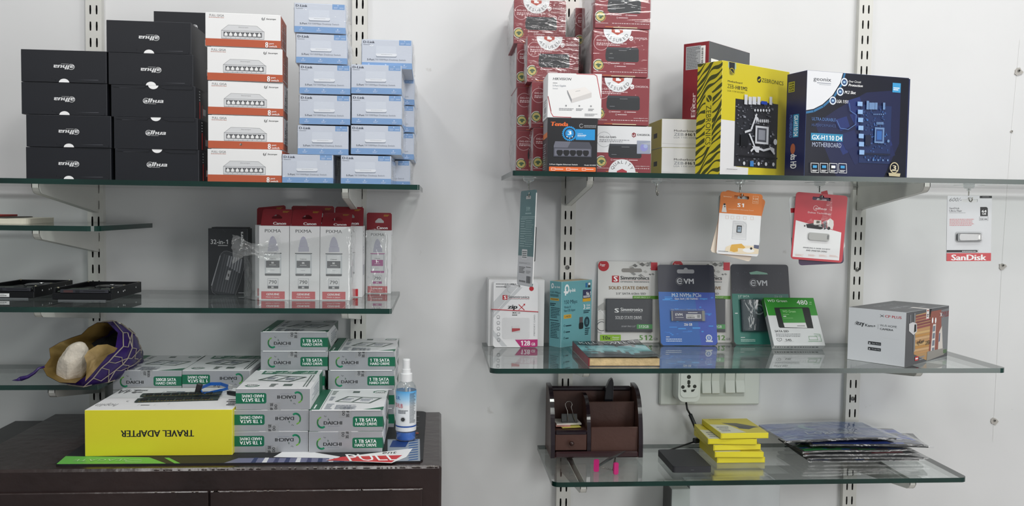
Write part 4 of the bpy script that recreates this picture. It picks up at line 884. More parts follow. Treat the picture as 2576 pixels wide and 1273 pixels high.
# the stone
sc_ = lp(181, 914, -.245)+O_; b = MB(); bm = bmesh.new(); bmesh.ops.create_icosphere(bm, subdivisions=4, radius=1)
R = random.Random(7); dirs = [Vector((R.gauss(0, 1), R.gauss(0, 1), R.gauss(0, 1))).normalized() for _ in range(22)]; lim = [R.uniform(.80, .98) for _ in dirs]
for v in bm.verts:
    d = v.co.normalized(); s_ = 1
    for q, l in zip(dirs, lim):
        k = d.dot(q)
        if k > .05: s_ = min(s_, l/k)
    v.co = d*s_
vs = [v.co.copy() for v in bm.verts]; fs = [[v.index for v in f.verts] for f in bm.faces]; bm.free()
out = []
for v in vs:
    p = Vector((v.x*.026, v.y*.022, v.z*.041)); c, s_ = math.cos(.42), math.sin(.42); p = Vector((p.x*c+p.z*s_, p.y, -p.x*s_+p.z*c)); out.append(p)
mn_ = min(p.z for p in out); b.add(out, fs, M('#d0c6b8', .3, var=.14, vs=55, bump=.5, bs=160, name='quartz'))
b.obj('quartz_stone', loc=(sc_.x-.001, sc_.y+.011, ZL3+.0062-mn_), label='rough pale quartz stone lying in the mouth of the purple pouch', cat='stone', smooth=False)
# ================================================================== upper right shelf
DR = M('#862730', .42, var=.05, name='dark_red_card'); DRW = M('#dfe0e2', .45); SWB = M('#12161c', .4); PKT = M('#e0c9cb', .45); GDL = M('#c9b86a', .4); DGN = M('#3c5c46', .45); OR2 = M('#d97a3c', .45)
RV = (100, 465, 525, 880)
def art_red(kind):
    def f(a):
        a.view(RV); T = PKT
        if kind == 'w': a.rect(100, 465, 525, 700, DRW); T = M('#33353a', .5)
        a.arc(158, 585, 57, 2.6, T if kind != 'w' else GR6, 0, 360)
        if kind == 'w': a.rect(100, 700, 525, 880, DR)
        a.text('DG-GS1005', 124, 556, 252, 572, T if kind != 'w' else INK, .03); a.bars(122, 582, 365, 611, 2, T if kind != 'w' else GR6)
        a.poly([(203, 622), (440, 622), (450, 640), (452, 735), (440, 747), (212, 747), (195, 730), (192, 690), (198, 640)], SWB); a.rect(295, 647, 356, 650, GR6); a.rect(218, 715, 257, 718, M('#8a8e94', .4))
        a.poly([(206, 624), (438, 624), (446, 640), (200, 640)], M('#2b3038', .4))
        a.poly([(374, 528), (388, 518), (405, 528), (405, 552), (388, 564), (374, 552)], WH if kind != 'w' else DR); a.arc(388, 541, 8, 4, DR if kind != 'w' else WH, -60, 200, 10)
        a.text('DIGISOL', 416, 530, 518, 546, T if kind != 'w' else INK, .02)
        for x, y in ((220, 764), (341, 764), (270, 788)): a.arc(x, y, 6, 2, PKT, n=10); a.bars(x+12, y-6, x+85, y+6, 1, PKT)
        a.arc(140, 780, 42, 6, M('#dcd7cc', .5), 90, 300); a.arc(140, 780, 40, 5, OR2, 0, 80); a.arc(140, 780, 36, 6, DGN); a.circ(140, 780, 33, GDL); a.poly([(116, 782), (128, 768), (142, 764), (156, 768), (166, 782), (152, 786), (148, 800), (134, 800), (130, 786)], M('#45603f', .5))
        a.text('www.digisol.com', 405, 812, 516, 823, PKT, .02); a.bars(84+20, 834, 204, 842, 1, PKT); a.bars(230, 832, 516, 843, 1, PKT, rag=.02)
        a.rect(176, 866, 240, 871, OR2); a.rect(240, 869, 426, 876, M('#d9cfa8', .5))
        if kind == 'w':
            R = random.Random(5); a.rect(415, 590, 520, 706, M('#b9bfd2', .2, metal=.5)); a.circ(470, 650, 30, M('#a9a9ea', .2, metal=.4)); a.circ(482, 638, 16, M('#c0ccf4', .2, metal=.4)); a.poly([(440, 620), (520, 600), (520, 625)], M('#cfd3dc', .2, metal=.5))
    return f
RW, RD, RH = .0985, .15, .0832
me_r = {k: carton(RW, RD, RH, DR, {'left': M('#a9a3a3', .4), 'right': M('#a9a3a3', .4)}, {'front': art_red(k), 'left': lambda a: (a.rect(86, 0, 100, 100, DR))}, edge=M('#b5656b', .5)).mesh('switch_box') for k in 'rw'}
def sticker(word, top=True):
    b = MB(); a = face(b, 'front', RW, RD, RH); a.view(RV); a.k = 40
    if top:
        a.circ(282, 466, 108, M('#e3e4e6', .45), 0, 180, 30); a.arctext(word, 282, 466, 95, 26, INK, 148, 32, .03, True); a.poly([(236, 466), (236, 490), (282, 516), (324, 490), (324, 466)], M('#b5452f', .4)); a.poly([(262, 466), (262, 492), (300, 492), (300, 476), (288, 476), (288, 466)], WH)
    else:
        a.circ(302, 880, 106, M('#e3e4e6', .45), 180, 360, 30); a.arctext(word, 302, 880, 72, 26, INK, 208, 332, .03); a.poly([(262, 880), (262, 862), (302, 842), (340, 862), (340, 880)], M('#a8303a', .4))
    return b.mesh('seal_sticker')
me_st = sticker('ASSURED'); me_sq = sticker('QUALITY', False)
me_rw = [wrap_mesh(RW, RD, RH, SHRINK2 if i == 0 else SHRINKR, .0011, 20+i, .0012) for i in range(3)]
def redbox(x, y, z, label, kind='r', st=1, rz=0, wi=1):
    t = mkobj('switch_box', me_r[kind], None, (x, y, z), (0, 0, J(rz)), label, 'box', 'dark red shrink wrapped switch cartons')
    if st: mkobj('seal_sticker', me_st if kind == 'r' else me_sq, t)
    mkobj('shrink_wrap', me_rw[wi], t); return t
G = .0018; DRL = 'dark red wrapped carton, '
redbox(.2765, -.275, ZR1, 'half white, half red switch carton with a silver hologram, bottom of the right red stack', 'w')
redbox(.2715, -.275, ZR1+RH+G-.0075+.0075, DRL+'second from the bottom of the right stack')
redbox(.2680, -.275, ZR1+2*(RH+G), DRL+'third from the bottom of the right stack'); redbox(.2700, -.275, ZR1+3*(RH+G), DRL+'top of the right stack, cut by the frame', wi=2)
ye = -.205
xe = AY(1326, 200, ye).x
for k, (x, l) in enumerate(((AY(1341, 400, ye).x, 'bottom of the stack behind the black and white switch cartons'), (AY(1337, 300, ye).x, 'mostly hidden behind the small white switch carton'), (xe, 'directly above the small white switch carton'))):
    redbox(x, ye, ZR1+k*.0838, DRL+l, wi=(1, 2, 0)[k], st=(k == 2), rz=0).scale = (.96, .30, .999)
yc = -.153
for k, (px, l) in enumerate(((1302, 'back left stack at the shelf, only its edge showing'), (1302, 'back left stack, second from the bottom'), (1300, 'back left stack, third from the bottom'), (1291, 'on top of the back left stack, heavily creased film'))):
    redbox(AY(px, 200, yc).x, yc, ZR1+k*.0818+(.0003*k), DRL+l, wi=0 if k == 3 else 1, st=(k == 3)).scale = (1.0, .9, .98)
for k in range(4):
    t = redbox(AY(1447, 100, -.1165).x, -.117, ZR1+k*.0812, DRL+'in the rear middle stack, '+('hidden at the shelf', 'hidden second from the bottom', 'showing a dark strip', 'its creased film beside the upright')[k], st=0, wi=0 if k == 3 else 1); t.scale = (.9, .7, .975)
# --- white and black five port switch cartons
def art_hik(a):
    a.view([(170, 30), (828, 35), (828, 578), (165, 578)]); R_ = M('#b02a38', .4); T = M('#55585d', .5)
    a.line([(520, 38), (735, 42), (765, 60), (820, 330)], 9, R_); a.line([(172, 318), (212, 520), (240, 566), (460, 570)], 8, R_); a.line([(176, 318), (214, 500)], 4, INK)
    a.text('HIKVISION', 230, 86, 458, 118, M('#44474b', .5), .02, .25); a.rect(230, 150, 286, 156, T); a.text('5-Port Gigabit', 230, 174, 392, 202, GT, .01); a.text('Switch', 230, 212, 292, 228, GT, .0)
    a.poly([(405, 240), (625, 195), (705, 265), (705, 320), (462, 392), (410, 275)], M('#cfcccb', .4)); a.poly([(405, 240), (625, 195), (700, 262), (460, 345)], M('#e6e3e1', .4)); a.poly([(405, 240), (412, 240), (465, 350), (462, 392), (410, 275)], GR6); a.line([(510, 252), (565, 240)], 4, GR6)
    for x, w_ in ((310, 190), (518, 90), (668, 72)): a.bars(x, 456, x+w_, 490, 2, GR6); a.circ(x+w_*.45, 428, 11, GR6, n=8)
    a.bars(625, 518, 790, 554, 3, GR6)
hw_ = AY(1510, 290, -.28).x-AY(1375, 290, -.28).x; TZH = .0925; tw_ = .0875
def art_tenda(a):
    a.view([(170, 590), (765, 580), (765, 1235), (160, 1228)]); O3 = M('#e0692f', .4); B3 = M('#1f8fd0', .4)
    a.text('Tenda', 203, 636, 408, 682, O3, .05, .15); a.bars(598, 660, 748, 692, 2, GR6, rag=.02); a.arc(565, 672, 22, 8, GR6, 20, 320, 12)
    a.rect(500, 714, 733, 842, B3); a.text('Supports', 520, 760, 585, 770, WH, .01); a.bars(520, 778, 625, 794, 1, WH, rag=.02); a.bars(520, 800, 620, 806, 1, WH)
    for k in range(24): an = k*.2618; a.circ(425+82*math.cos(an), 770+82*math.sin(an), 9, B3, n=8)
    a.circ(425, 770, 82, B3); a.circ(425, 770, 68, INK); a.circ(425, 770, 56, M('#1b5f9e', .4)); a.circ(425, 766, 46, B3); a.text('3', 402, 738, 448, 784, WH, .05)
    for k in range(3): a.circ(394+k*32, (808, 824, 808)[k], 7, WH, n=6)
    H1 = M('#4b4d58', .35); H2 = M('#6b6d7a', .35)
    a.poly([(255, 866), (440, 866), (400, 946), (238, 944), (236, 925)], H2); a.poly([(440, 866), (665, 868), (695, 930), (692, 946), (400, 946)], H1); a.rect(236, 940, 694, 1052, H1); a.rect(248, 952, 684, 1040, H2)
    for k in range(5):
        x = 308+k*79; a.poly([(x-38, 985), (x-26, 970), (x+26, 970), (x+38, 985), (x+36, 1012), (x+16, 1040), (x-16, 1040), (x-36, 1012)], M('#17181d', .4))
    a.text('5-Port Gigabit Ethernet Switch', 188, 1136, 525, 1160, WH, .01); a.text('Model: SG105M', 608, 1144, 750, 1160, WH, .01)
    a.rr(182, 1172, 750, 1234, O3, .15)
    for x in (230, 410, 600): a.line([(x-20, 1190), (x+25, 1190), (x+25, 1215), (x-20, 1215)], 4, WH, True); a.bars(x+32, 1196, x+125, 1210, 1, WH)
mbx = carton(tw_, .085, TZH, M('#1a1b20', .4, var=.05), None, {'front': art_tenda, 'left': (lambda a: (a.rect(8, 0, 92, 26, M('#8e8f92', .5)), a.rect(8, 26, 92, 36, OR2), a.bars(12, 45, 70, 96, 12, GR6)))}, edge=M('#3a3b40', .6))
tx = AY(1374, 430, -.287).x; mbx.obj('switch_box', loc=(tx, -.3, ZR1), rot=(0, 0, J(-1)), label='small black switch carton with an orange strip, under the white one', cat='box')
hx = AY(1375, 290, -.29).x; mbx = carton(.0945, .085, .077, WHITE, None, {'front': art_hik, 'left': (lambda a: (a.bars(20, 55, 80, 70, 3, GR6), a.code(30, 72, 75, 86, GR6, 14), a.bars(15, 88, 80, 95, 2, GR6)))}, edge=M('#c9cacc', .5))
mbx.obj('switch_box', loc=(hx, -.300, ZR1+TZH+.0004), rot=(0, 0, J(-1.2)), label='small white switch carton with a red corner line, on top of the black one', cat='box')
# --- rotated boxes: corner pixel gives x at depth y, then turned by angle
def at_h(px, py, z): return AZ(px, py, z)
def art_z61(a):
    a.view((140, 755, 480, 965)); a.text('Motherboard', 207, 833, 330, 848, INK, .01); a.text('ZEB-', 207, 857, 268, 878, GT, -.004); a.text('H61NVM', 270, 857, 392, 878, INK, .02); a.text('LGA 1155 SOCKET', 207, 885, 350, 896, GT, -.006)
    for sc_ in (0,): a.line([(145, 935), (220, 940), (380, 935)], 2, M('#c9c9c9', .5))
YW = M('#c6b52e', .42); ZW = M('#e6e7ea', .4, bump=.15, bs=25)
zx = AY(1667, 436, -.185).x
for k in range(2):
    mbx = carton(.122, .112, .0541, ZW, {'left': YW}, {'front': art_z61, 'left': lambda a: (a.rect(45, 45, 70, 62, INK))}, edge=M('#d9d6b8', .5))
    mbx.obj('motherboard_box', loc=(zx-.0015+.004*(1-k)*0+(.0 if k else .001), -.176, ZR1+k*.0545), rot=(0, 0, 0), label=('white and yellow motherboard carton at the shelf, under its twin', 'white and yellow motherboard carton under the tall red box')[k], cat='box', group='small white and yellow motherboard cartons')
def art_enter_f(a):
    a.view((285, 130, 490, 750)); a.rect(305, 155, 425, 340, M('#a9acb0', .45)); a.bars(312, 162, 418, 335, 14, M('#6f7276', .5)); a.rr(425, 160, 462, 300, WH, .1); a.code(430, 175, 445, 300, INK, 22, vert=True)
    a.text('Enter', 358, 525, 392, 720, PKT, .03, rot=270); a.arc(375, 655, 19, 5, PKT, 30, 330, 14)
def art_enter_r(a):
    a.view((490, 125, 780, 480)); a.rect(505, 200, 555, 272, WH); a.code(510, 215, 550, 268, INK, 10); a.bars(610, 250, 690, 268, 1, GT)
mbx = carton(.056, .165, .151, M('#55585d', .42, var=.05), {'front': DR}, {'front': art_enter_f, 'right': art_enter_r}, edge=M('#77494d', .5))
mbx.obj('graphics_card_box', loc=(.473, -.122, ZR1+.1092), rot=(0, 0, J(-47)), label='tall dark red and grey carton with a barcode, standing behind the yellow striped box', cat='box')

# --- yellow motherboard carton
YM = M('#cfc02c', .42, var=.02, name='yellow_print_card'); DO = M('#44481f', .45); BDK = M('#2b2c31', .4); SV = M('#c9ccd2', .35)
def board(a, W_, B_, extra):
    """a printed circuit board picture, in the current view"""
    x0, y0, x1, y1 = extra; X = lambda u: x0+(x1-x0)*u; Y_ = lambda v: y0+(y1-y0)*v; R = random.Random(11)
    a.rect(x0, y0, x1, y1, B_[0])
    for k in range(150):
        u, v = R.random()*.92, .03+R.random()*.9; a.rect(X(u), Y_(v), X(u+R.uniform(.01, .06)), Y_(v+R.uniform(.006, .03)), B_[R.randrange(1, 4)])
    for k, (u, w_) in enumerate(((.2, .07), (.3, .08), (.4, .09), (.52, .07), (.82, .06))): a.rect(X(u), Y_(-.03 if k else -.06), X(u+w_), Y_(.09), W_)
    for k in range(6): a.circ(X(.46+k*.07), Y_(.17), (x1-x0)*.022, W_, n=8); a.rect(X(.54+k*.045), Y_(.30), X(.565+k*.045), Y_(.345), W_)
    a.rect(X(.47), Y_(.39), X(.78), Y_(.66), W_); a.rect(X(.51), Y_(.42), X(.73), Y_(.63), B_[1]); a.rect(X(.545), Y_(.45), X(.70), Y_(.60), B_[3])
    a.rect(X(.10), Y_(.52), X(.28), Y_(.70), B_[4]); a.rect(X(0), Y_(.82), X(1.0), Y_(.865), B_[4])
    for k in range(5): a.circ(X(.18+k*.18), Y_(.94), (x1-x0)*.03, W_, n=8)
    a.circ(X(.95), Y_(.62), (x1-x0)*.045, W_, n=10)
def art_yf(a):
    a.view([(275, 45), (975, 170), (935, 1228), (243, 1222)])
    a.poly([(258, 655), (420, 672), (415, 1132), (545, 1140), (540, 1228), (243, 1222)], M('#dcdcde', .45))
    a.poly([(335, 60), (346, 62), (346, 180), (360, 203), (380, 205), (398, 190), (404, 180), (408, 75), (420, 77), (420, 140), (335, 120)], M('#9fb4a8', .45)); a.poly([(344, 62), (405, 72), (403, 180), (392, 200), (372, 206), (355, 198), (346, 180)], BDK); a.arc(374, 165, 24, 4, YM, 0, 360); a.line([(358, 150), (390, 185), (372, 190), (360, 165)], 4, YM)
    a.text('Motherboard', 330, 250, 484, 292, INK, .02); a.text('ZEB-', 326, 290, 405, 342, DO, -.004); a.text('H81M2', 414, 306, 537, 362, INK, .02); a.text('LGA 1150 SOCKET', 326, 350, 506, 390, DO, -.008)
    a.circ(661, 245, 21, INK); a.poly([(645, 250), (682, 228), (660, 262)], YM); a.text('ZEBRONICS', 688, 230, 910, 305, DO, .0)
    board(a, SV, (BDK, M('#4a4c54', .4), M('#6b6e78', .4), M('#8a8d96', .4), M('#17181c', .4)), (412, 440, 832, 1138))
    a.rect(668, 462, 730, 502, M('#2444a8', .4)); a.line([(620, 600), (560, 760), (500, 780)], 14, SV); a.line([(545, 800), (600, 930), (560, 970)], 14, SV); a.line([(600, 930), (690, 960), (760, 940), (800, 990)], 14, SV); a.poly([(600, 600), (640, 640), (620, 690)], SV); a.poly([(570, 920), (650, 925), (640, 985), (610, 980)], SV); a.poly([(745, 915), (800, 940), (800, 995)], SV)
    a.rect(550, 1070, 585, 1125, M('#3f7fc0', .4)); a.bars(304, 1156, 414, 1166, 1, INK, rag=.02)
def art_yl(a):
    """wavy stripes and an upright name"""
    a.view((0, 0, 100, 100)); R = random.Random(3)
    for k in range(-3, 24):
        y = k*5.6+R.uniform(-.8, .8); pts = []
        for i in range(15): u = i/14*100; pts.append((u, y-u*.23+2.8*math.sin(u*.05+k*.45)+1.0*math.sin(u*.11+k*1.1)))
        w0 = R.uniform(3.5, 4.3); bot = [(u, v+w0*(.68+.32*math.sin(i*.55+k*1.9))) for i, (u, v) in enumerate(pts)][::-1]
        for i in range(14):
            q = [pts[i], pts[i+1], bot[13-i], bot[14-i]]
            if all(v < 0 or v > 100 for _, v in q): continue
            a.k = 3; a.poly([(u, min(100, max(0, v))) for u, v in q], DO)
    a.k = 6; a.rr(36, 27, 64, 75, YM, .45); a.circ(50, 30, 16, YM); a.circ(50, 32, 11, DO); a.line([(42, 30), (58, 36)], 3, YM)
    a.text('ZEBRONICS', 39, 38, 60, 73, DO, .0, rot=90)
P1 = (.502, -.275); AN = math.atan2(.108, .168); c, s_ = math.cos(AN), math.sin(AN)
mbx = carton(.1995, .0575, .2045, YM, {'right': YM}, {'front': art_yf, 'left': art_yl}, edge=M('#dad06a', .5))
mbx.obj('motherboard_box', loc=(P1[0], P1[1], ZR1), rot=(0, 0, AN), label='large bright yellow motherboard carton with black zebra stripes on its spine', cat='box')
# --- blue motherboard carton
BN = M('#0c1022', .36, var=.25, vs=12, name='dark_blue_card'); BN2 = M('#171d4a', .38); CY = M('#3f9bd0', .4); BLG = M('#5f86c2', .4)
def art_bf(a):
    a.view([(1250, 348), (2028, 410), (1965, 1160), (1205, 1150)]); R = random.Random(2)
    a.poly([(1450, 1150), (1300, 760), (1480, 640), (1700, 520), (1960, 500), (1930, 900), (1800, 1155)], M('#161d45', .38))
    for k in range(16): x = 1500+R.random()*330; y = 560+R.random()*420; r_ = R.uniform(40, 90); a.poly([(x-r_, y-r_*.5), (x+r_*.6, y-r_), (x+r_, y+r_*.4), (x-r_*.3, y+r_)], M(('#1b2656', '#20306c', '#182250')[k % 3], .38))
    a.poly([(1250, 350), (1525, 372), (1500, 450), (1440, 540), (1360, 610), (1290, 645), (1232, 655)], M('#dfe1e5', .4))
    a.line([(1538, 376), (1515, 455), (1450, 552), (1365, 625), (1290, 662), (1230, 672)], 14, M('#2f6f9e', .4))
    a.text('geonix', 1296, 400, 1432, 448, M('#55585f', .45), .015); a.rect(1322, 448, 1430, 451, GT); a.bars(1340, 456, 1432, 468, 1, GT)
    for x, y in ((1533, 441), (1499, 514), (1440, 582)): a.circ(x, y, 26, M('#dfe6ee', .4)); a.circ(x, y, 18, M('#2a4a78', .4)); a.rect(x-8, y-8, x+8, y+8, M('#9fc4e0', .4))
    a.text('Over Circuit', 1567, 426, 1660, 450, WH, .0, .2); a.text('Protection', 1565, 453, 1672, 480, WH, .03, .2); a.text('M.2 Slot', 1533, 506, 1616, 534, WH, .03, .2); a.text('LGA 1151', 1470, 574, 1556, 604, WH, .03, .2)
    a.rect(1900, 446, 1955, 522, CY); a.bars(1905, 478, 1950, 508, 2, WH)
    a.text('ULTRA DURABLE', 1275, 708, 1455, 740, BLG, .0); a.text('HI-PERFORMANCE', 1272, 755, 1456, 785, M('#4a5f92', .4), -.003)
    a.rect(1264, 826, 1504, 890, M('#2d87b0', .4)); a.text('GX-H110 D4', 1272, 840, 1500, 884, WH, .02); a.text('MOTHERBOARD', 1272, 895, 1492, 936, M('#b9c4dc', .4), .005)
    board(a, M('#6c8cb8', .38), (M('#1c2e5c', .38), M('#2a4376', .38), M('#3c5a92', .38), M('#3768ae', .38), M('#131d3a', .38)), (1650, 610, 1850, 1050))
    for k in range(7): a.rect(1620, 590+k*60, 1655, 625+k*60, M('#8fb3df', .38))
    for k in range(4): x = 1250+k*70; a.line([(x, 1052), (x+58, 1054), (x+58, 1122), (x, 1120)], 3, WH, True); a.rect(x+14, 1068, x+44, 1088, (CY, CY, WH, CY)[k]); a.bars(x+8, 1100, x+50, 1115, 2, WH)
    a.arc(1875, 1078, 30, 6, M('#c9bd9a', .4)); a.text('3', 1862, 1060, 1888, 1095, M('#d9cfb2', .4), .03); a.poly([(1830, 1115), (1918, 1118), (1912, 1142), (1834, 1138)], M('#c2b795', .4)); a.bars(1845, 1092, 1905, 1104, 1, M('#d9cfb2', .4))
    a.line([(1555, 600), (1560, 660), (1605, 690), (1600, 760), (1540, 800), (1480, 790), (1455, 730)], 3, BLG)
def art_bl(a):
    a.view((0, 0, 100, 100)); a.rect(8, 8, 40, 18, M('#8f8f3a', .4)); a.text('1151', 12, 9, 36, 17, BN, .03, rot=90)
    a.rect(38, 40, 66, 62, M('#2d87b0', .4)); a.text('GX-H110 D4', 42, 41, 62, 61, WH, .02, rot=90); a.text('MOTHERBOARD', 20, 40, 34, 62, BLG, .01, rot=90); a.circ(40, 73, 12, M('#a0583a', .4), ell=1.4); a.text('dts HD', 30, 78, 60, 92, WH, .02, rot=90)
P2 = (.658, -.277); A2 = math.atan2(.057, .2235)
mbx = carton(.2306, .058, .191, BN, {'left': BN2}, {'front': art_bf, 'left': art_bl}, edge=M('#3a4a78', .45))
t = mbx.obj('motherboard_box', loc=(P2[0], P2[1], ZR1), rot=(0, 0, A2), label='large dark blue motherboard carton with a white corner, right of the yellow one', cat='box')
b = MB(); b.box((.2300, .001, .0), (.2342, .057, .1895), M('#1c2550', .4)); b.obj('side_flap', t)
# ================================================================== hooks under the upper right shelf
CHR = M('#a9a7a2', .22, metal=.9, name='wire_steel'); DISC = film('clear_hook_disc', (.88, .9, .9), .12, .08, 0, f0=.1, pw=3)
ZU = ZR1-TH; HY = -.205
HOOKS = [(1330, 'holding the narrow teal card'), (1652, 'hanging empty under the upper right shelf'), (1862, 'holding the orange and white card'), (2062, 'holding the red and white card'), (2438, 'holding the silver flash drive card')]
HP = []
for i, (px, l) in enumerate(HOOKS):
    p = AY(px, 462, HY); zo = -.031 if i == 0 else (-.0245 if i == 1 else -.027)
    t = thing('suction_hook', 'clear suction hook with steel wire, '+l, 'hook', (p.x, HY, ZU), group='clear hooks under the upper right shelf')
    b = MB(); b.lathe([(0, -.0009), (.021, -.0009), (.0275, -.0004), (.0275, -.0001), (0, -.0001)], (0, 0, 0), DISC, 32); b.obj('suction_disc', t, smooth=False)
    b = MB(); b.lathe([(.010, -.0009), (.0105, -.0035), (.0085, -.0062), (.004, -.0072), (.004, -.010), (0, -.0102)], (0, 0, 0), DISC, 20); b.obj('clear_knob', t, smooth=False)
    b = MB(); g = [(0, 0, -.006), (0, 0, zo+.006), (0, -.001, zo+.001), (.0, -.004, zo-.0035), (.0, -.0085, zo-.0045), (.0, -.0120, zo-.001), (.0, -.0128, zo+.004)]
    b.tube(g, .00115, CHR, 8); b.obj('wire_hook', t, smooth=True); HP.append(Vector((p.x, HY-.006, ZU+zo-.0032)))
# ================================================================== middle right shelf
def frame_from(B, BR, TL):
    """placement of a flat card: origin bottom-left, x along the width, z up the card"""
    u = BR-B; w = u.length; u = u/w; v = TL-B; v = v-u*v.dot(u); h = v.length; v = v/h; n = v.cross(u)
    return Matrix(((u.x, n.x, v.x, B.x), (u.y, n.y, v.y, B.y), (u.z, n.z, v.z, B.z), (0, 0, 0, 1))), w, h
def rrect(x0, z0, x1, z1, r, n=5):
    q = []
    for cx, cz, a0 in ((x1-r, z1-r, 0), (x0+r, z1-r, 90), (x0+r, z0+r, 180), (x1-r, z0+r, 270)): q += [(cx+r*math.cos(math.radians(a0+90*k/n)), cz+r*math.sin(math.radians(a0+90*k/n))) for k in range(n+1)]
    return q
def hang_hole(w, h, cx=.5, cz=.925, s=.17):
    x, z = w*cx, h*cz; a = w*s; return [(x-a, z-.003), (x+a, z-.003), (x+a+.001, z), (x+a, z+.003), (x+.005, z+.003), (x+.003, z+.006), (x-.003, z+.006), (x-.005, z+.003), (x-a, z+.003), (x-a-.001, z)]
def card(name, mat, Mx, w, h, body, art, view, label, cat, t=.0012, r=.006, hole=True, back=None, group=None, hx=.5):
    root = thing(name, label, cat, group=group); root.matrix_world = Mx
    b = plate(rrect(0, 0, w, h, r), [hang_hole(w, h, hx)] if hole else [], t, mat, y0=-t)
    a = Art(b, (0, -t, h), (1, 0, 0), (0, 0, -1), w, h); a.view(view); art(a); b.obj('card_backing', root); return root
def bubble(root, name, w, h, x0, z0, x1, z1, d, m, t=.0012, r=.004, **kw):
    b = MB(); o = rrect(x0*w, z0*h, x1*w, z1*h, r); i_ = rrect(x0*w+d*.6, z0*h+d*.6, x1*w-d*.6, z1*h-d*.6, r); n = len(o)
    b.add([(x, -t-.0001, z) for x, z in o]+[(x, -t-d, z) for x, z in i_], [[k, (k+1) % n, n+(k+1) % n, n+k] for k in range(n)]+[[n+k for k in range(n)]], m)
    return b.obj(name, root, **kw)
def slab(root, name, w, h, x0, z0, x1, z1, d, m, art=None, view=None, t=.0012, ch=.0006, **kw):
    b = MB(); b.box((x0*w, -t-d, z0*h), (x1*w, -t, z1*h), m, ch)
    if art: a = Art(b, (x0*w, -t-d, z1*h), (1, 0, 0), (0, 0, -1), (x1-x0)*w, (z1-z0)*h); a.view(view); art(a)
    return b.obj(name, root, **kw)
Z2 = ZR2+.0005
# plain white carton behind the memory card
p = AZ(1227, 871, ZR2); q = AZ(1368, 872, ZR2); wy = (p.y+q.y)/2; wh = AY(1300, 703, wy).z-ZR2
t = carton(q.x-p.x, -wy-.004, wh, M('#dddedf', .55, var=.03), edge=M('#c3c4c5', .6)).obj('plain_carton', loc=(p.x, wy, ZR2), label='plain white upright carton behind the memory card pack', cat='box')
b = MB(); b.box((.002, -.0005, wh-.0006), (q.x-p.x-.002, -wy-.01, wh+.0009), M('#cfd0d0', .6)); b.obj('lid_flap', t)
# memory card packs held by a red rubber band
CW = M('#e3e4e6', .3, name='gloss_card'); SR = M('#b4232f', .35); PK = M('#b32a72', .35); LG = M('#c5c8cb', .35)
def art_zip(a):
    a.poly([(183, 440), (395, 200), (640, 200), (185, 700)], LG); a.poly([(420, 1180), (185, 900), (185, 1000), (330, 1180)], LG)
    a.line([(185, 640), (560, 200)], 10, CW)
    a.bars(222, 142, 545, 162, 1, M('#44474b', .4), rag=.02); a.bars(222, 186, 385, 206, 1, M('#44474b', .4), rag=.02); a.arc(450, 235, 50, 4, GR6, 90, 270)
    a.rect(327, 328, 405, 403, SR); a.text('S', 345, 338, 392, 392, WH, .05); a.text('Simmtronics', 418, 333, 750, 375, M('#4a4c50', .4), .02); a.rect(418, 380, 750, 383, SR); a.bars(420, 389, 750, 400, 1, GR6, rag=.02)
    a.text('zip', 408, 484, 570, 568, INK, .05, .1); a.line([(588, 480), (676, 566)], 12, SR); a.line([(590, 566), (672, 480)], 9, SR); a.poly([(655, 470), (688, 462), (684, 496)], SR); a.circ(778, 222, 36, SR)
    a.text('XC', 483, 598, 570, 628, INK, .03); a.text('U1', 582, 602, 610, 628, INK, .02); a.bars(484, 640, 570, 660, 1, INK)
    for k in range(5): a.arc(264+k*3, 682+k*96, 23, 6, GR6); a.bars(244+k*3, 700+k*96, 290+k*3, 716+k*96, 1, GR6)
    a.text('MEMORY CARD', 832, 640, 862, 992, GR6, .005, rot=270)
    a.poly([(542, 1062), (912, 1053), (912, 1165), (880, 1185), (640, 1190)], PK); a.text('128', 637, 1078, 790, 1160, WH, .03); a.text('GB', 808, 1110, 872, 1158, WH, .02)
B = AZ(1241, 878, ZR2); BR = AZ(1353, 878, ZR2); B.z = BR.z = Z2; B.y = BR.y = wy-.0135; B.x = AY(1240, 878, B.y).x; BR.x = AY(1352, 878, B.y).x; TL = AY(1239, 708, wy-.004)
Mx, w_, h_ = frame_from(B, BR, TL); V5 = [(183, 112), (876, 112), (912, 1188), (186, 1195)]
Mb = Mx.copy(); o_ = Vector((-.0025, .0042, .001)); Mb.translation = B+o_
r0 = card('memory_card_pack', CW, Mb, w_, h_, None, lambda a: None, V5, 'white memory card pack, the rear one of the banded pair', 'memory card', hole=False)
Mb = Mx.copy()
r1 = card('memory_card_pack', CW, Mx, w_, h_, None, art_zip, V5, 'white memory card pack with a magenta 128GB corner, the front one of the banded pair', 'memory card', hole=True, hx=.42)
bubble(r1, 'blister', w_, h_, .20, .125, .82, .45, .004, BLISTER)
slab(r1, 'memory_card', w_, h_, .42, .235, .60, .325, .0012, M('#dcdcde', .35), lambda a: a.poly([(0, 40), (100, 40), (100, 75), (0, 100)], SR), (0, 0, 100, 100))
b = MB(); c_ = Mx
pts = [c_ @ Vector(v) for v in ((-.004, .004, h_*.575), (-.0006, -.0020, h_*.575), (w_*.5, -.0023, h_*.56), (w_+.0008, -.0018, h_*.54), (w_+.0008, .004, h_*.53), (w_*.5, .0055, h_*.55), (-.004, .004, h_*.575))]
b.tube([p_-pts[0] for p_ in pts], .0009, M('#c43a46', .4), 6); b.obj('rubber_band', loc=pts[0], label='red rubber band stretched across the white memory card packs', cat='rubber band')
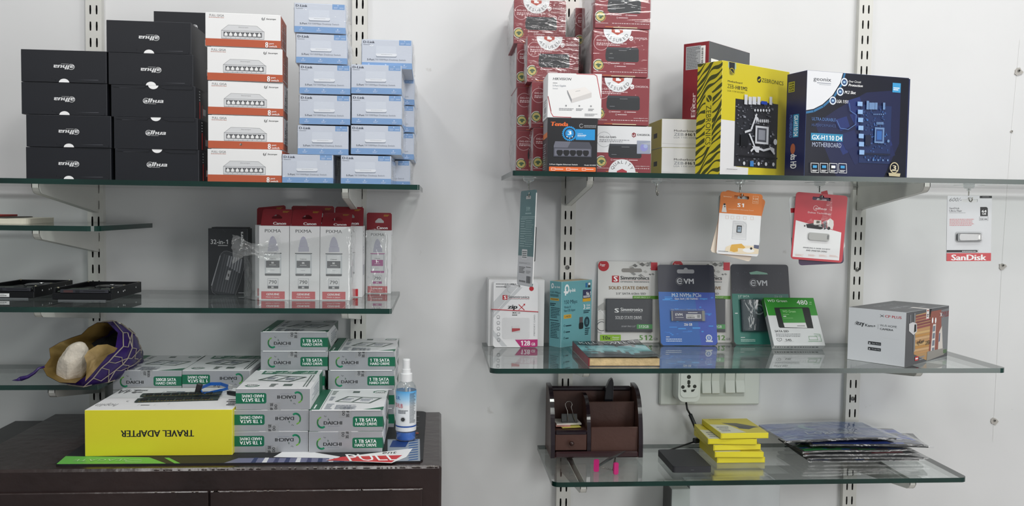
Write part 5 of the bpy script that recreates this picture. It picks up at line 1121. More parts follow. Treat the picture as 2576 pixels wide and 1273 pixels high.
# teal adapter carton
TEAL = M('#6ca8b0', .4, var=.04, name='teal_card'); TD_ = M('#1f3f4c', .45); AM = M('#d8a832', .4)
def art_tp(a):
    a.view([(255, 105), (765, 65), (770, 1090), (262, 1170)])
    a.arc(345, 222, 30, 17, WH, 0, 360, 20, 1.4); a.line([(322, 225), (322, 318)], 22, WH); a.line([(298, 272), (345, 268)], 20, WH); a.text('tp-link', 382, 215, 492, 278, WH, .03)
    a.text('150 Mbps', 303, 405, 522, 462, TD_, .008); a.text('Wireless N', 303, 497, 415, 525, TD_, .0); a.text('Nano USB Adapter', 303, 550, 494, 585, TD_, .0)
    a.rr(300, 640, 428, 686, AM, .12); a.text('TL-WN725N', 312, 652, 415, 676, TD_, .02)
    a.rect(612, 232, 745, 360, M('#3a3a5c', .4)); a.text('No.1', 672, 262, 745, 312, WH, .03); a.bars(622, 325, 740, 350, 2, WH); a.rect(612, 372, 745, 410, AM); a.rect(655, 118, 685, 190, M('#2f6fa8', .4)); a.rect(695, 110, 738, 190, M('#2c3a40', .4)); a.rect(700, 115, 734, 150, WH)
    a.text('3', 625, 468, 655, 540, WH, .03); a.text('YEAR', 672, 465, 742, 492, WH, .0); a.bars(672, 512, 742, 532, 1, WH); a.bars(630, 560, 742, 600, 2, TD_)
    a.rr(565, 672, 622, 770, M('#5d5456', .35), .1); a.rr(558, 762, 632, 856, M('#232629', .35), .25); a.circ(690, 745, 44, TD_, ell=1.3); a.rect(676, 712, 704, 778, TEAL); a.rect(682, 716, 698, 742, TD_); a.rect(682, 748, 698, 774, TD_)
    for k in range(3): a.arc(314, 812+k*100, 11, 3, TD_, n=10); a.bars(338, 798+k*102, 338+95-k*22, 820+k*102, 1, TD_)
    a.bars(662, 838, 742, 950, 4, TD_)
def art_tps(a):
    a.view([(65, 110), (245, 105), (255, 1172), (70, 1165)]); a.arc(107, 184, 15, 9, WH, 0, 360, 14, 1.5); a.line([(95, 186), (95, 222)], 10, WH); a.text('tp-link', 135, 180, 225, 218, WH, .02)
    a.text('150 Mbps', 75, 270, 228, 306, TD_, .01); a.bars(75, 315, 205, 352, 2, TD_); a.rr(78, 378, 208, 412, AM, .12); a.bars(86, 386, 200, 402, 1, TD_)
    a.bars(76, 452, 165, 505, 2, TD_, .6); a.bars(88, 520, 235, 700, 7, TD_, .45); a.bars(78, 722, 218, 742, 1, TD_, .8); a.bars(90, 760, 240, 1030, 10, TD_, .45)
A3 = J(-50); sw_ = .0325; cx_, cy_2 = .2455, -.0850
t = carton(sw_, .094, .1335, TEAL, {'top': M('#b9a98c', .6)}, {'front': art_tps, 'right': art_tp}, edge=M('#a5d0d6', .45)).obj('adapter_box', loc=(cx_-sw_*math.cos(A3), cy_2-sw_*math.sin(A3), ZR2), rot=(0, 0, A3), label='teal wireless adapter carton standing at an angle beside the white carton', cat='box')
# solid state drive blister cards
def art_sim(a):
    G1 = M('#4a4c50', .4); GS = M('#a9a9a7', .4); R = random.Random(6)
    for k in range(26): x = 480+R.random()*370; y = 45+R.random()*190; s_ = R.uniform(8, 42); a.poly([(x-s_, y), (x, y-s_*.6), (min(x+s_, 858), y+s_*.2), (x+s_*.2, y+s_*.7)], M(('#8f908f', '#b5b5b2', '#d8d8d6', '#6f706f')[k % 4], .4))
    a.rect(740, 42, 832, 150, M('#c43a46', .35)); a.arc(100, 935, 90, 12, GS, 90, 290); a.arc(100, 935, 60, 8, G1, 60, 300); a.poly([(48, 650), (130, 590), (155, 700), (60, 720)], GS); a.line([(48, 720), (88, 700), (155, 800)], 7, WH)
    a.circ(122, 92, 70, SR); a.text('3', 75, 65, 92, 92, WH, .03); a.bars(98, 72, 145, 104, 2, WH)
    a.rr(355, 125, 625, 178, M('#8b8884', .5), .5); a.circ(488, 150, 36, M('#8b8884', .5))
    a.rect(232, 225, 325, 315, SR); a.text('S', 252, 232, 308, 304, WH, .05); a.text('Simmtronics', 342, 228, 728, 280, INK, .02); a.rect(342, 287, 728, 291, SR); a.text('OPTIMIZING  PERFORMANCE', 342, 300, 728, 318, G1, .01)
    a.text('SOLID STATE DRIVE', 192, 368, 720, 416, M('#8a6a3a', .4), .02); a.text('2.5" SATA 6Gb/s SSD', 288, 455, 690, 488, G1, .0)
    a.rect(512, 502, 858, 552, M('#5f9a34', .4)); a.text('S930P PRO 2.5"', 525, 514, 755, 538, M('#c9dcb5', .4), .01)
    a.rect(78, 1058, 362, 1158, M('#8dbb32', .4)); a.text('10x', 110, 1078, 222, 1135, INK, .02); a.text('Faster', 248, 1092, 342, 1114, WH, .01); a.bars(248, 1126, 340, 1138, 1, WH)
    a.text('512', 618, 1078, 808, 1158, M('#5c9440', .4), .02); a.text('GB', 820, 1124, 882, 1158, GR6, .0)
def art_ssd(a):
    a.rect(0, 0, 100, 100, M('#33363d', .35)); a.text('S', 18, 29, 28, 42, WH, .05); a.text('Simmtronics', 31, 27, 79, 38, WH, .02); a.bars(31, 40, 79, 43, 1, GR6, rag=.02); a.text('SOLID STATE DRIVE', 20, 52, 77, 62, M('#d5d6d8', .35), .02)
    a.text('S930P PRO 2.5"', 33, 81, 64, 86, M('#b9bbbe', .35), .01); a.rr(66, 77, 100, 91, M('#3f9c4c', .35), .15); a.text('512GB', 71, 80, 92, 88, WH, .02)
def sim(px0, px1, tx0, y, label):
    B = Vector((AY(px0, 862, y).x, y, Z2)); BR = Vector((AY(px1, 866, y).x, y, Z2)); TL = AY(tx0, 657, -.0035); TL.z = AY(tx0, 657, -.0035).z
    Mx, w, h = frame_from(B, BR, TL); Vv = [(50, 32), (860, 32), (912, 1200), (45, 1175)]
    r = card('drive_card', M('#d7d7d5', .35), Mx, w, h, None, art_sim, Vv, label, 'drive card', hole=False)
    slab(r, 'solid_state_drive', w, h, .125, .135, .87, .54, .0062, M('#24262b', .35), art_ssd, (0, 0, 100, 100)); bubble(r, 'blister', w, h, .10, .12, .90, .555, .0078, BLISTER); return r
sim(1503, 1659, 1504, -.0175, 'grey-white solid state drive card with a large 512 GB, next to the teal carton')
sim(1690, 1841, 1683, -.0165, 'grey-white drive card mostly hidden behind the blue drive card')
EN = M('#1e2438', .35, name='navy_card')
def art_evm(bl, teal=False):
    def f(a):
        R = random.Random(8); C1 = bl
        a.poly([(60, 443), (845, 443), (925, 1130), (895, 1170), (170, 1195), (135, 1160)], C1) if not teal else a.poly([(92, 432), (870, 432), (985, 1120), (960, 1135), (180, 1135), (140, 1090)], C1)
        if not teal:
            a.poly([(560, 443), (845, 443), (920, 1130), (892, 1170), (700, 1178)], M('#2f4fae', .35))
            for k in range(34):
                x = 90+R.random()*720; y = 470+R.random()*570; l = R.choice((30, 60, 110)); a.rect(x, y, min(x+l, 850), y+R.uniform(10, 20), M(('#2f86d8', '#3b93e0', '#2c70c4')[k % 3], .35))
        c = (350, 290) if not teal else (383, 290); x0 = 425 if not teal else 450; sc = M('#c9ccd2', .35)
        a.arc(c[0], c[1], 53, 4, GR6); a.arc(c[0], c[1], 34, 12, sc, 40, 330); a.line([(c[0]-22, c[1]), (c[0]+34, c[1])], 12, sc); a.text('VM', x0-25, 255, x0+125, 326, sc, .03)
        if not teal:
            a.text('M.2 NVMe PCIe', 246, 460, 664, 508, M('#c5d4ea', .35), .02); a.text('Gen 3x4 | 3D NAND', 292, 525, 622, 554, WH, .008); a.text('High Performance | Optimized for Gaming', 248, 680, 705, 698, M('#b9cbe6', .35), .0)
            a.text('256 GB', 442, 878, 558, 910, WH, .02); a.bars(200, 1068, 255, 1080, 1, WH); a.bars(200, 1092, 428, 1140, 2, M('#c9d8ee', .35), .4, rag=.02)
            a.circ(798, 1072, 44, M('#c9d2de', .35)); a.circ(798, 1072, 30, M('#5d7fc0', .35)); a.text('5', 788, 1056, 806, 1084, WH, .03); a.poly([(755, 1110), (850, 1108), (855, 1130), (760, 1130)], M('#c9d2de', .35))
            a.rr(300, 125, 548, 180, M('#9a9ca2', .4), .4); a.circ(425, 130, 30, M('#9a9ca2', .4))
        else:
            a.text('2.5" SATA', 178, 450, 335, 480, M('#b9cfc9', .35), .02); a.text('SOLID STATE DRIVE', 182, 490, 388, 508, M('#9fbdb5', .35), .01); a.text('256 GB', 678, 452, 790, 480, M('#8aa59e', .35), .01); a.bars(145, 686, 185, 704, 1, WH)
            a.bars(238, 1024, 300, 1036, 1, WH); a.bars(238, 1050, 450, 1092, 2, M('#b5cfc8', .35), .4, rag=.02); a.poly([(320, 155), (420, 135), (560, 160), (575, 178), (340, 180)], M('#7fae9c', .4))
            for k in range(60): a.circ(110+R.random()*640, (170, 375)[k % 2]+R.gauss(0, 14), R.uniform(1, 3.4), M('#6d7280', .5), n=6)
    return f
yb_ = AZ(1663, 870, ZR2).y; B = Vector((AY(1661, 870, yb_).x, yb_, Z2)); BR = Vector((AY(1805, 869, yb_).x, yb_, Z2+.0)); TL = AY(1644, 666, -.0165)
Mx, w_, h_ = frame_from(B, BR, TL)
r = card('drive_card', EN, Mx, w_, h_, None, art_evm(M('#1f5fae', .35)), [(22, 60), (812, 60), (925, 1175), (130, 1197)], 'navy and bright blue drive card leaning in the middle of the shelf', 'drive card', hole=False)
def art_m2(a):
    a.rect(0, 0, 100, 100, M('#34375f', .3)); a.rect(0, 0, 4, 100, GR6); a.text('EVM', 12, 26, 33, 50, WH, .03); a.bars(12, 62, 38, 70, 1, WH); a.rect(44, 34, 89, 78, M('#d3d3d5', .35)); a.code(47, 58, 70, 72, INK, 18); a.bars(47, 40, 70, 52, 2, GR6); a.rect(77, 40, 86, 70, GR6)
    a.bars(50, 12, 80, 24, 1, WH); a.rect(92, 0, 100, 100, M('#8a8a80', .35))
slab(r, 'memory_stick_drive', w_, h_, .205, .300, .79, .425, .003, M('#2b2d4a', .35), art_m2, (0, 0, 100, 100)); bubble(r, 'blister', w_, h_, .18, .28, .83, .445, .005, BLISTER, r=.003)
yb_ = AZ(1850, 867, ZR2).y-.003; B = Vector((AY(1847, 867, yb_).x, yb_, Z2)); BR = Vector((AY(1994, 868, yb_).x, yb_, Z2)); TL = AY(1832, 665, -.004)
Mx, w_, h_ = frame_from(B, BR, TL)
r = card('drive_card', M('#262a36', .35), Mx, w_, h_, None, art_evm(M('#1f6f63', .35), True), [(65, 52), (838, 52), (985, 1130), (150, 1132)], 'dark grey and teal drive card behind the green and white box', 'drive card', hole=False)
slab(r, 'solid_state_drive', w_, h_, .13, .16, .80, .56, .0062, M('#14222e', .2), lambda a: (a.arc(45, 32, 12, 3, GR6, 30, 330), a.text('EVM', 40, 26, 66, 38, M('#3c5566', .3), .02)), (0, 0, 100, 100)); bubble(r, 'blister', w_, h_, .11, .14, .82, .58, .0085, film('thick_blister', (.8, .9, .9), .02, .06, .12, (40, 40, 30), .08))
# green and white drive carton leaning back
WG = M('#2f8f2a', .35); WGW = M('#dcdfe1', .4)
def art_wd(a):
    a.view([(490, 490), (1090, 490), (1320, 1115), (680, 1115)]); a.poly([(490, 490), (1092, 490), (1175, 716), (572, 720)], WG)
    a.text('WD Green', 533, 515, 780, 546, WH, .0); a.text('480', 884, 520, 1035, 578, WH, .012); a.text('GB', 1044, 540, 1078, 556, M('#b9dcb5', .4), .0); a.text('SSD', 1046, 566, 1082, 578, M('#b9dcb5', .4), .0)
    a.poly([(630, 618), (1040, 612), (1058, 625), (1142, 885), (728, 880), (712, 868)], BLACK); a.poly([(697, 632), (970, 625), (1035, 812), (762, 815)], WG); a.poly([(762, 815), (1035, 812), (1064, 880), (785, 872)], M('#e6e7e8', .4))
    a.text('WD Green', 730, 650, 900, 680, M('#b5e0a8', .4), .005); a.bars(745, 700, 825, 710, 1, M('#9fce90', .4)); a.rect(752, 724, 790, 734, WH); a.bars(755, 748, 880, 756, 1, M('#9fce90', .4)); a.bars(935, 848, 1040, 860, 1, INK)
    a.text('SATA SSD', 665, 912, 845, 940, INK, .02); a.bars(682, 955, 1010, 1002, 3, M('#55585d', .4), .35, rag=.1)
    a.line([(704, 1020), (760, 1020), (766, 1045), (740, 1062), (712, 1045)], 4, INK, True); a.text('545', 812, 1028, 892, 1056, INK, .012); a.line([(800, 1063), (918, 1063)], 2, GR6); a.bars(728, 1030, 742, 1048, 1, INK)
    LG_ = M('#4f9a58', .4); a.line([(1095, 992), (1195, 992), (1215, 1040), (1110, 1040)], 4, LG_, True); a.line([(1100, 1060), (1220, 1060)], 5, LG_); a.line([(1155, 962), (1230, 965), (1265, 1060), (1225, 1060)], 4, LG_); a.line([(1165, 985), (1235, 985)], 3, LG_)
def art_wdb(a): a.view((0, 0, 100, 100)); a.bars(4, 35, 98, 62, 1, M('#3a3c40', .4), .9, seed=4)
p = AZ(1943, 879, ZR2); q = AZ(2065, 876, ZR2); wd = q.x-p.x-.002; T_ = .0155
tl = AY(1912.4, 747.4, -.028)
mbx = carton(wd, T_, .112, WGW, {'left': M('#c3c6c9', .4)}, {'front': art_wd, 'bottom': lambda a: (a.view((100, 100, 0, 0)), a.bars(4, 35, 98, 60, 1, M('#3a3c40', .4), .8, seed=4)), 'left': lambda a: a.rect(0, 0, 100, 36, WG)}, edge=M('#e6e8e9', .4))
th_ = J(36); mbx.v = [(x, y-T_, z) for x, y, z in mbx.v]
mbx.obj('drive_carton', loc=(p.x, p.y+.004, ZR2+.0004), rot=(-th_, 0, J(-.5)), label='green and white 480GB drive carton leaning back against the teal card', cat='box')
# paperback book
PG = M('#c9b184', .7, var=.16, vs=60, bump=.4, bs=300, name='yellowed_pages'); f0 = AZ(1480, 922, ZR2); f1 = AZ(1658, 921, ZR2); b0 = AZ(1437, 873, ZR2)
bw = f1.x-f0.x; bd = .193; bh = .0155; t = thing('paperback_book', 'worn dark and turquoise paperback book with yellowed pages, lying flat', 'book', (f0.x, f0.y, ZR2+.0003), (0, 0, J(-.3)))
b = MB(); b.box((.002, .001, .0006), (bw, bd-.002, bh-.0012), PG, .0006); b.obj('page_block', t)
b = MB(); b.box((-.0006, -.0005, 0), (.0022, bd, bh), M('#7c2f38', .4, var=.15, vs=40), .0005); b.obj('spine', t, label='dark red spine')
b = MB(); b.box((0, 0, 0), (bw+.001, bd, .0006), M('#3a2f33', .5)); b.obj('back_cover', t)
CVM = M('#22282c', .3, bump=.3, bs=60, name='cover_print'); nx, ny = 20, 14
def cz(u, v): return bh+.0004+.0012*math.sin(5*u+3*v)*u+.0085*max(0, u-.72)*max(0, .35-v)*8*.5+.004*max(0, u-.6)*max(0, v-.75)*6+.0006*math.sin(19*u*v+2)
vs = [(-.0006+i/nx*(bw+.004), -.001+j/ny*(bd+.001), cz(i/nx, j/ny)) for i in range(nx+1) for j in range(ny+1)]
b = MB(); o = len(b.v)
cols_ = {0: M('#2b3034', .25), 1: M('#3f4648', .25), 2: M('#4c5a5c', .25), 3: M('#5f8f94', .25), 4: M('#77b0b4', .25), 5: M('#6a9ea3', .25), 6: M('#20262a', .25)}
b.v += vs; RR = random.Random(5)
for i in range(nx):
    for j in range(ny):
        v = (j+.5)/ny; u = i/nx; k = 1 if v < .12 else 0 if v < .2 else 2 if v < .33 else 3 if v < .42 else 4 if v < .56 else 5 if v < .72 else 6
        if 2 <= k <= 5 and RR.random() < .3: k = RR.choice((2, 3, 4, 5))
        f = [i*(ny+1)+j, (i+1)*(ny+1)+j, (i+1)*(ny+1)+j+1, i*(ny+1)+j+1]; b.f.append(f); b.m.append(b.mi(cols_[k]))
v_, f_ = glyphs('KILL  SWEEN', 0, 0); mn = v_.min(0); mx = v_.max(0)
def onc(q, u0, u1, v0, v1): u = u0+(u1-u0)*(q[0]-mn[0])/(mx[0]-mn[0]); v = v0+(v1-v0)*(q[1]-mn[1])/(mx[1]-mn[1]); return (-.0006+u*(bw+.004), -.001+v*(bd+.001), cz(u, v)+.0009)
b.add([onc(q, .07, .90, .80, .92) for q in v_], f_, M('#d5dadb', .25)); b.add([onc(q, .16, .55, .745, .775) for q in v_], f_, M('#9aa2a4', .25))
b.obj('front_cover', t, smooth=False)
# white camera carton
CPW = M('#d5dadf', .35, name='satin_card'); CPG = M('#4c4d50', .4)
def art_cp(a):
    a.view([(110, 122), (1200, 205), (1178, 1225), (85, 1105)]); RD_ = M('#b4353d', .4); K2 = M('#2e3236', .4)
    a.line([(708, 252), (775, 300)], 7, K2); a.line([(708, 300), (775, 258)], 7, K2); a.line([(725, 275), (770, 282)], 6, K2)
    a.text('CP PLUS', 800, 258, 1112, 330, RD_, .02); a.text('ezy', 255, 400, 412, 490, K2, .04); a.line([(240, 450), (240, 410), (272, 384), (310, 410)], 7, K2); a.text('Kam+', 428, 430, 625, 495, K2, .02); a.rect(668, 435, 671, 525, GR6)
    a.text('Wi-Fi HOME', 708, 432, 1024, 498, M('#55595e', .4), .005); a.text('CAMERA', 708, 500, 960, 556, K2, .02); a.bars(205, 632, 420, 652, 1, GR6, rag=.02); a.bars(772, 686, 1075, 716, 1, GR6, rag=.02)
    a.rr(487, 752, 732, 832, K2, .1); a.rr(485, 860, 730, 940, K2, .1); a.text('App Store', 555, 778, 720, 818, CPW, .0); a.text('Google Play', 555, 885, 718, 925, CPW, .0); a.circ(518, 790, 16, CPW, n=10); a.poly([(505, 880), (505, 915), (535, 898)], CPW)
def art_cpr(a):
    """a picture of a house front with a camera on the wall"""
    a.view([(1215, 205), (2115, 65), (2065, 985), (1185, 1225)]); R = random.Random(3)
    a.poly([(1420, 250), (1740, 175), (1760, 880), (1660, 1080), (1380, 980)], M('#b08a5a', .4))
    for k in range(14): y = 270+k*52; a.poly([(1420 if k < 6 else 1385, y), (1735, y-70), (1735, y-34), (1420 if k < 6 else 1385, y+40)], M(('#7a3a38', '#8a4440', '#743838')[k % 3] if k < 5 else ('#c9a274', '#b98c58', '#caa66c', '#b8863e')[k % 4], .4))
    a.poly([(1740, 180), (1960, 140), (1950, 960), (1680, 1060)], M('#8c4a3a', .4)); a.poly([(1950, 150), (2110, 110), (2065, 900), (1950, 940)], M('#6f7275', .4)); a.poly([(1780, 420), (1840, 410), (1800, 1000), (1715, 1030)], M('#d8d5d0', .4))
    for k in range(4): a.poly([(1782-k*8, 450+k*132), (1828-k*8, 440+k*132), (1818-k*8, 540+k*132), (1770-k*8, 552+k*132)], M('#6d7684', .4))
    a.poly([(1900, 560), (1960, 440), (1975, 900), (1870, 960)], M('#cfc9c2', .4)); a.poly([(1905, 580), (1925, 570), (1915, 720), (1890, 740)], M('#3a4a70', .4)); a.poly([(1660, 920), (1960, 850), (2060, 870), (1990, 960), (1640, 1090)], M('#8f8c86', .4)); a.poly([(1980, 870), (2050, 860), (2050, 920), (1980, 940)], M('#4c6a44', .4))
    a.poly([(1295, 250), (1310, 250), (1310, 500), (1295, 500)], GR6); a.poly([(1375, 220), (1408, 215), (1400, 900), (1365, 960)], M('#77797c', .4)); a.poly([(1270, 420), (1350, 385), (1435, 410), (1440, 560), (1365, 625), (1270, 555)], M('#c9cacc', .4)); a.poly([(1385, 430), (1425, 425), (1425, 555), (1375, 580)], INK)
    a.text('ezyKam+', 1440, 720, 1590, 790, INK, .01); a.text('CAMERA', 1620, 730, 1720, 780, INK, .005); a.text('CP PLUS', 1950, 185, 2098, 262, M('#8f2f33', .4), .02); a.line([(1925, 200), (1960, 270)], 6, WH); a.line([(1960, 200), (1925, 270)], 6, WH)
    a.rect(1402, 1025, 1470, 1082, M('#c43a3a', .4)); a.bars(1410, 1040, 1462, 1068, 1, WH); a.bars(1490, 1010, 1600, 1060, 2, GR6)
    for x in (1765, 1828): a.circ(x, 345, 15, WH, n=10, ell=1.7)
def art_cpt(a): a.view((0, 0, 100, 100)); a.text('ezyKam', 50, 40, 66, 80, GR6, .02, rot=270); a.bars(74, 20, 80, 70, 2, GR6); a.text('CP PLUS', 20, 30, 30, 75, GR6, .02, rot=270)
A4 = J(-52); cw = .1090; cxx, cyy = .8465, -.3035; ch_ = .1005
mbx = carton(cw, .196, ch_, CPG, {'front': CPW}, {'front': art_cp, 'right': art_cpr, 'top': art_cpt}, edge=M('#9a9da0', .4))
t = mbx.obj('camera_carton', loc=(cxx-cw*math.cos(A4), cyy-cw*math.sin(A4), ZR2), rot=(0, 0, A4), label='white and grey home camera carton with a brick house picture, at the right', cat='box')
b = MB(); b.box((cw-.03, .088, ch_+.0001), (cw+.0004, .100, ch_+.0005), M('#d9d5d2', .45)); b.box((cw, .088, ch_-.020), (cw+.0005, .100, ch_+.0005), M('#d9d5d2', .45)); a = Art(b, (cw+.0006, .088, ch_), (0, 1, 0), (0, 0, -1), .012, .020); a.rect(0, 92, 100, 100, SR); a.bars(20, 45, 80, 75, 2, INK); a.bars(20, 5, 80, 25, 1, M('#a8402f', .5))
b.obj('seal_sticker', t, label='white seal sticker folded over the edge')
b = MB(); b.prism([(.101, ch_-.0005), (.112, ch_-.0005), (.1045, ch_-.020)], cw-.0004, cw+.00035, M('#121315', .6), 'x'); b.obj('flap_gap', t)
# ================================================================== cards hanging from the hooks
def hung(ytop, TLp, TRp, BLp, dy=0, tilt=0):
    TL = AY(*TLp, ytop); TR = AY(*TRp, ytop+dy); BL = AY(*BLp, ytop+tilt)
    u = TR-TL; w = u.length; u /= w; v = TL-BL; v = v-u*v.dot(u); h = v.length; v /= h; n = v.cross(u); o = TL-v*h
    return Matrix(((u.x, n.x, v.x, o.x), (u.y, n.y, v.y, o.y), (u.z, n.z, v.z, o.z), (0, 0, 0, 1))), w, h
# teal memory card seen almost edge-on from behind
HK = HP[0]; TLc = AY(1311.8, 481, HK.y+.040); TRc = AY(1351, 476.6, HK.y-.038)
Mx, w_, h_ = hung(HK.y+.040, (1311.8, 481), (1351, 476.6), (1299, 715), dy=-.078)
HT = M('#4c7478', .4, name='teal_print')
def art_ht(a):
    a.view([(135, 178), (300, 155), (268, 1205), (80, 1168)]); G = M('#9fb9bb', .4)
    a.poly([(97, 828), (276, 846), (266, 1200), (82, 1166)], M('#c9cbcf', .4)); a.text('EVM', 195, 325, 232, 362, G, .01); a.bars(183, 380, 248, 394, 1, G, rag=.02)
    a.line([(143, 425), (290, 418)], 2, G); a.bars(135, 432, 180, 740, 12, G, .28); a.bars(190, 428, 275, 745, 14, G, .22)
    a.rr(145, 760, 202, 880, M('#d5d7d9', .4), .1); a.bars(150, 775, 198, 862, 4, M('#3a4a4c', .4), .5, rag=.05)
    a.bars(110, 900, 250, 935, 3, GR6, .4); a.bars(110, 950, 180, 1040, 5, M('#44474b', .4), .5); a.bars(192, 955, 250, 975, 1, M('#44474b', .4)); a.bars(192, 1000, 245, 1045, 4, GR6, .4); a.code(196, 1068, 246, 1162, M('#55585d', .4), 14); a.bars(106, 1110, 188, 1150, 1, M('#77797d', .4), .8)
t = card('memory_card_pack', HT, Mx, w_, h_, None, art_ht, (0, 0, 100, 100), 'narrow teal and white card hanging edge-on from the leftmost hook', 'drive card', hole=True, hx=.5)
b = MB(); b.box((w_*.2, .0002, h_*.26), (w_*.85, .0078, h_*.62), M('#2a2d30', .35), .0015); b.obj('drive_case', t)
b = MB(); b.box((w_-.0012, -.0013, .006), (w_+.0003, .0001, h_-.006), M('#dfe0e0', .4)); b.obj('white_edge', t)
# orange and white memory card packs
ORC = M('#c9702c', .38, name='orange_print')
def art_im(a):
    a.view([(200, 188), (840, 235), (780, 1190), (145, 1140)]); P = M('#e0c4a8', .4)
    a.poly([(182, 520), (820, 568), (785, 1160), (760, 1188), (165, 1140), (148, 1120)], M('#e3e4e6', .38))
    a.text('imou', 243, 255, 362, 285, P, .01); a.line([(690, 262), (775, 268), (770, 380), (685, 374)], 3, P, True); a.text('128', 690, 288, 765, 325, P, .008); a.text('GB', 695, 340, 762, 362, P, .0)
    a.text('S1', 455, 370, 552, 435, WH, .03); a.text('microSDXC Memory Card', 318, 452, 695, 498, P, .01)
    a.poly([(215, 505), (235, 400), (258, 375), (278, 400), (292, 512)], M('#c9c6c3', .4)); a.circ(258, 390, 16, INK); a.circ(262, 425, 10, INK)
    for k, x in enumerate((302, 382, 470, 572, 680)): a.line([(x-22, 562+k*4), (x+22, 565+k*4), (x+20, 610+k*4), (x-24, 608+k*4)], 2.5, M('#d9b3a0', .4), True)
    a.poly([(275, 1100), (290, 1040), (360, 1010), (790, 1030), (785, 1150), (500, 1150)], M('#e6d7bc', .4)); a.poly([(355, 1050), (375, 1005), (525, 992), (585, 1050), (560, 1065), (470, 1060), (470, 1110), (410, 1120), (350, 1100)], M('#d9a94c', .4))
    a.circ(632, 1096, 90, M('#ededed', .4), ell=.35); a.circ(672, 1066, 18, INK); a.poly([(715, 1010), (792, 1018), (785, 1075), (710, 1060)], M('#5a5f78', .4)); a.bars(178, 1095, 325, 1118, 1, M('#44474b', .4), rag=.02)
    G = M('#b9bcc4', .3); a.line([(395, 645), (545, 652), (598, 700), (590, 932), (378, 915)], 3, G, True); a.line([(410, 680), (530, 690), (560, 730)], 2, G); a.line([(385, 830), (440, 832), (445, 850), (530, 855)], 2, G)
def hang_orange(TL, TR, BL, y, label, art=art_im, m=ORC):
    Mx, w, h = hung(y, TL, TR, BL, dy=-.004, tilt=-.004); r = card('memory_card_pack', m, Mx, w, h, None, art or (lambda a: None), (0, 0, 100, 100), label, 'memory card', group='memory cards on the orange hook'); return r, w, h
GWC = M('#c3ccce', .4)
y0 = HP[2].y
r, w, h = hang_orange((1804, 492), (1905, 486), (1782, 622), y0+.0065, 'pale grey memory card pack behind the orange ones, sticking out left', None, GWC)
r, w, h = hang_orange((1826, 477), (1926, 503), (1798, 636), y0+.0042, 'orange memory card pack, the rear one tilted to the right', lambda a: (a.view((0, 0, 100, 100)), a.poly([(0, 36), (100, 36), (100, 97), (96, 100), (4, 100), (0, 97)], M('#e0d4c4', .4))))
r, w, h = hang_orange((1813, 481), (1918.6, 489), (1804, 638), y0-.0005, 'orange and white memory card pack hanging frontmost on the middle hook')
slab(r, 'memory_card', w, h, .44, .36, .56, .475, .0012, INK, lambda a: (a.rect(15, 18, 85, 90, M('#9fb3c4', .35)), a.bars(25, 30, 75, 60, 3, INK)), (0, 0, 100, 100)); bubble(r, 'blister', w, h, .345, .275, .665, .545, .0025, BLISTER, r=.002)
# red and white flash drive cards
RC = M('#b8323e', .36, name='red_print')
def art_rd(a):
    a.view([(180, 178), (895, 238), (825, 1172), (130, 1118)]); a.poly([(185, 582), (810, 755), (782, 1140), (152, 1088)], M('#dedfe0', .38))
    a.text('alhua', 445, 396, 606, 442, PKT, .03, .2); a.arc(456, 412, 32, 6, PKT, 60, 330, 20); a.text('Dahua Technology', 348, 458, 668, 515, PKT, .012)
    a.poly([(325, 640), (430, 622), (560, 640), (555, 705), (520, 712), (340, 690)], INK); a.rect(432, 578, 532, 648, M('#d2d0c8', .4)); a.rect(468, 590, 510, 632, M('#5a5348', .4)); a.circ(310, 662, 20, M('#d9d9d9', .4)); a.circ(308, 662, 11, INK)
    a.poly([(560, 600), (605, 590), (608, 700), (570, 718)], M('#4a4c52', .4)); a.poly([(612, 640), (615, 590), (655, 555), (700, 590), (704, 650), (690, 715), (620, 690)], M('#d5d3cf', .4)); a.circ(636, 696, 22, INK)
    a.text('ENABLING A SAFER SOCIETY', 292, 952, 662, 998, M('#55585d', .4), .02, .2); a.text('AND SMARTER LIVING', 332, 988, 618, 1032, M('#55585d', .4), .02, .2)
    for x in (260, 435, 580, 720): a.bars(x-70, 1040+x*.03, x+50, 1078+x*.03, 3, M('#e3c3bc', .4), .5, seed=x)
y0 = HP[3].y
def rcard(TL, TR, BL, y, label, m, art=None, dy=-.004):
    Mx, w, h = hung(y, TL, TR, BL, dy=dy, tilt=-.004); return card('flash_drive_pack', m, Mx, w, h, None, art or (lambda a: None), (0, 0, 100, 100), label, 'flash drive card', group='cards on the red hook'), w, h
rcard((1984, 495), (2100, 488), (1996, 640), y0+.0068, 'grey-white card at the back of the red hook, sticking out left', M('#ccd0d1', .4), lambda a: (a.view((0, 0, 100, 100)), a.rect(2, 20, 12, 28, SR), a.poly([(0, 100), (0, 70), (30, 100)], GR6)))
rcard((1994, 500), (2092, 476), (2012, 652), y0+.0050, 'white card with a red corner, standing above the red card edge', M('#d3d3d2', .4), lambda a: (a.view((0, 0, 100, 100)), a.rect(72, 0, 88, 9, SR)))
rcard((2003, 496), (2116, 491), (2006, 668), y0+.0032, 'dark purple card peeking out below the red card', M('#3f2a4c', .4))
r, w, h = rcard((2002.5, 482.5), (2132, 493), (1993.5, 651.6), y0-.0005, 'red and white flash drive card, frontmost on its hook', RC, art_rd)
b = MB(); o = rrect(w*.300, h*.305, w*.70, h*.415, .004); b.prism([(x, z) for x, z in o], -.0012, -.0046, M('#a9aaa8', .5), 'y'); b.prism(rrect(w*.655, h*.33, w*.685, h*.395, .0012), -.0046, -.0049, M('#6b6d6e', .4), 'y'); b.obj('flash_drive', r)
b = MB()
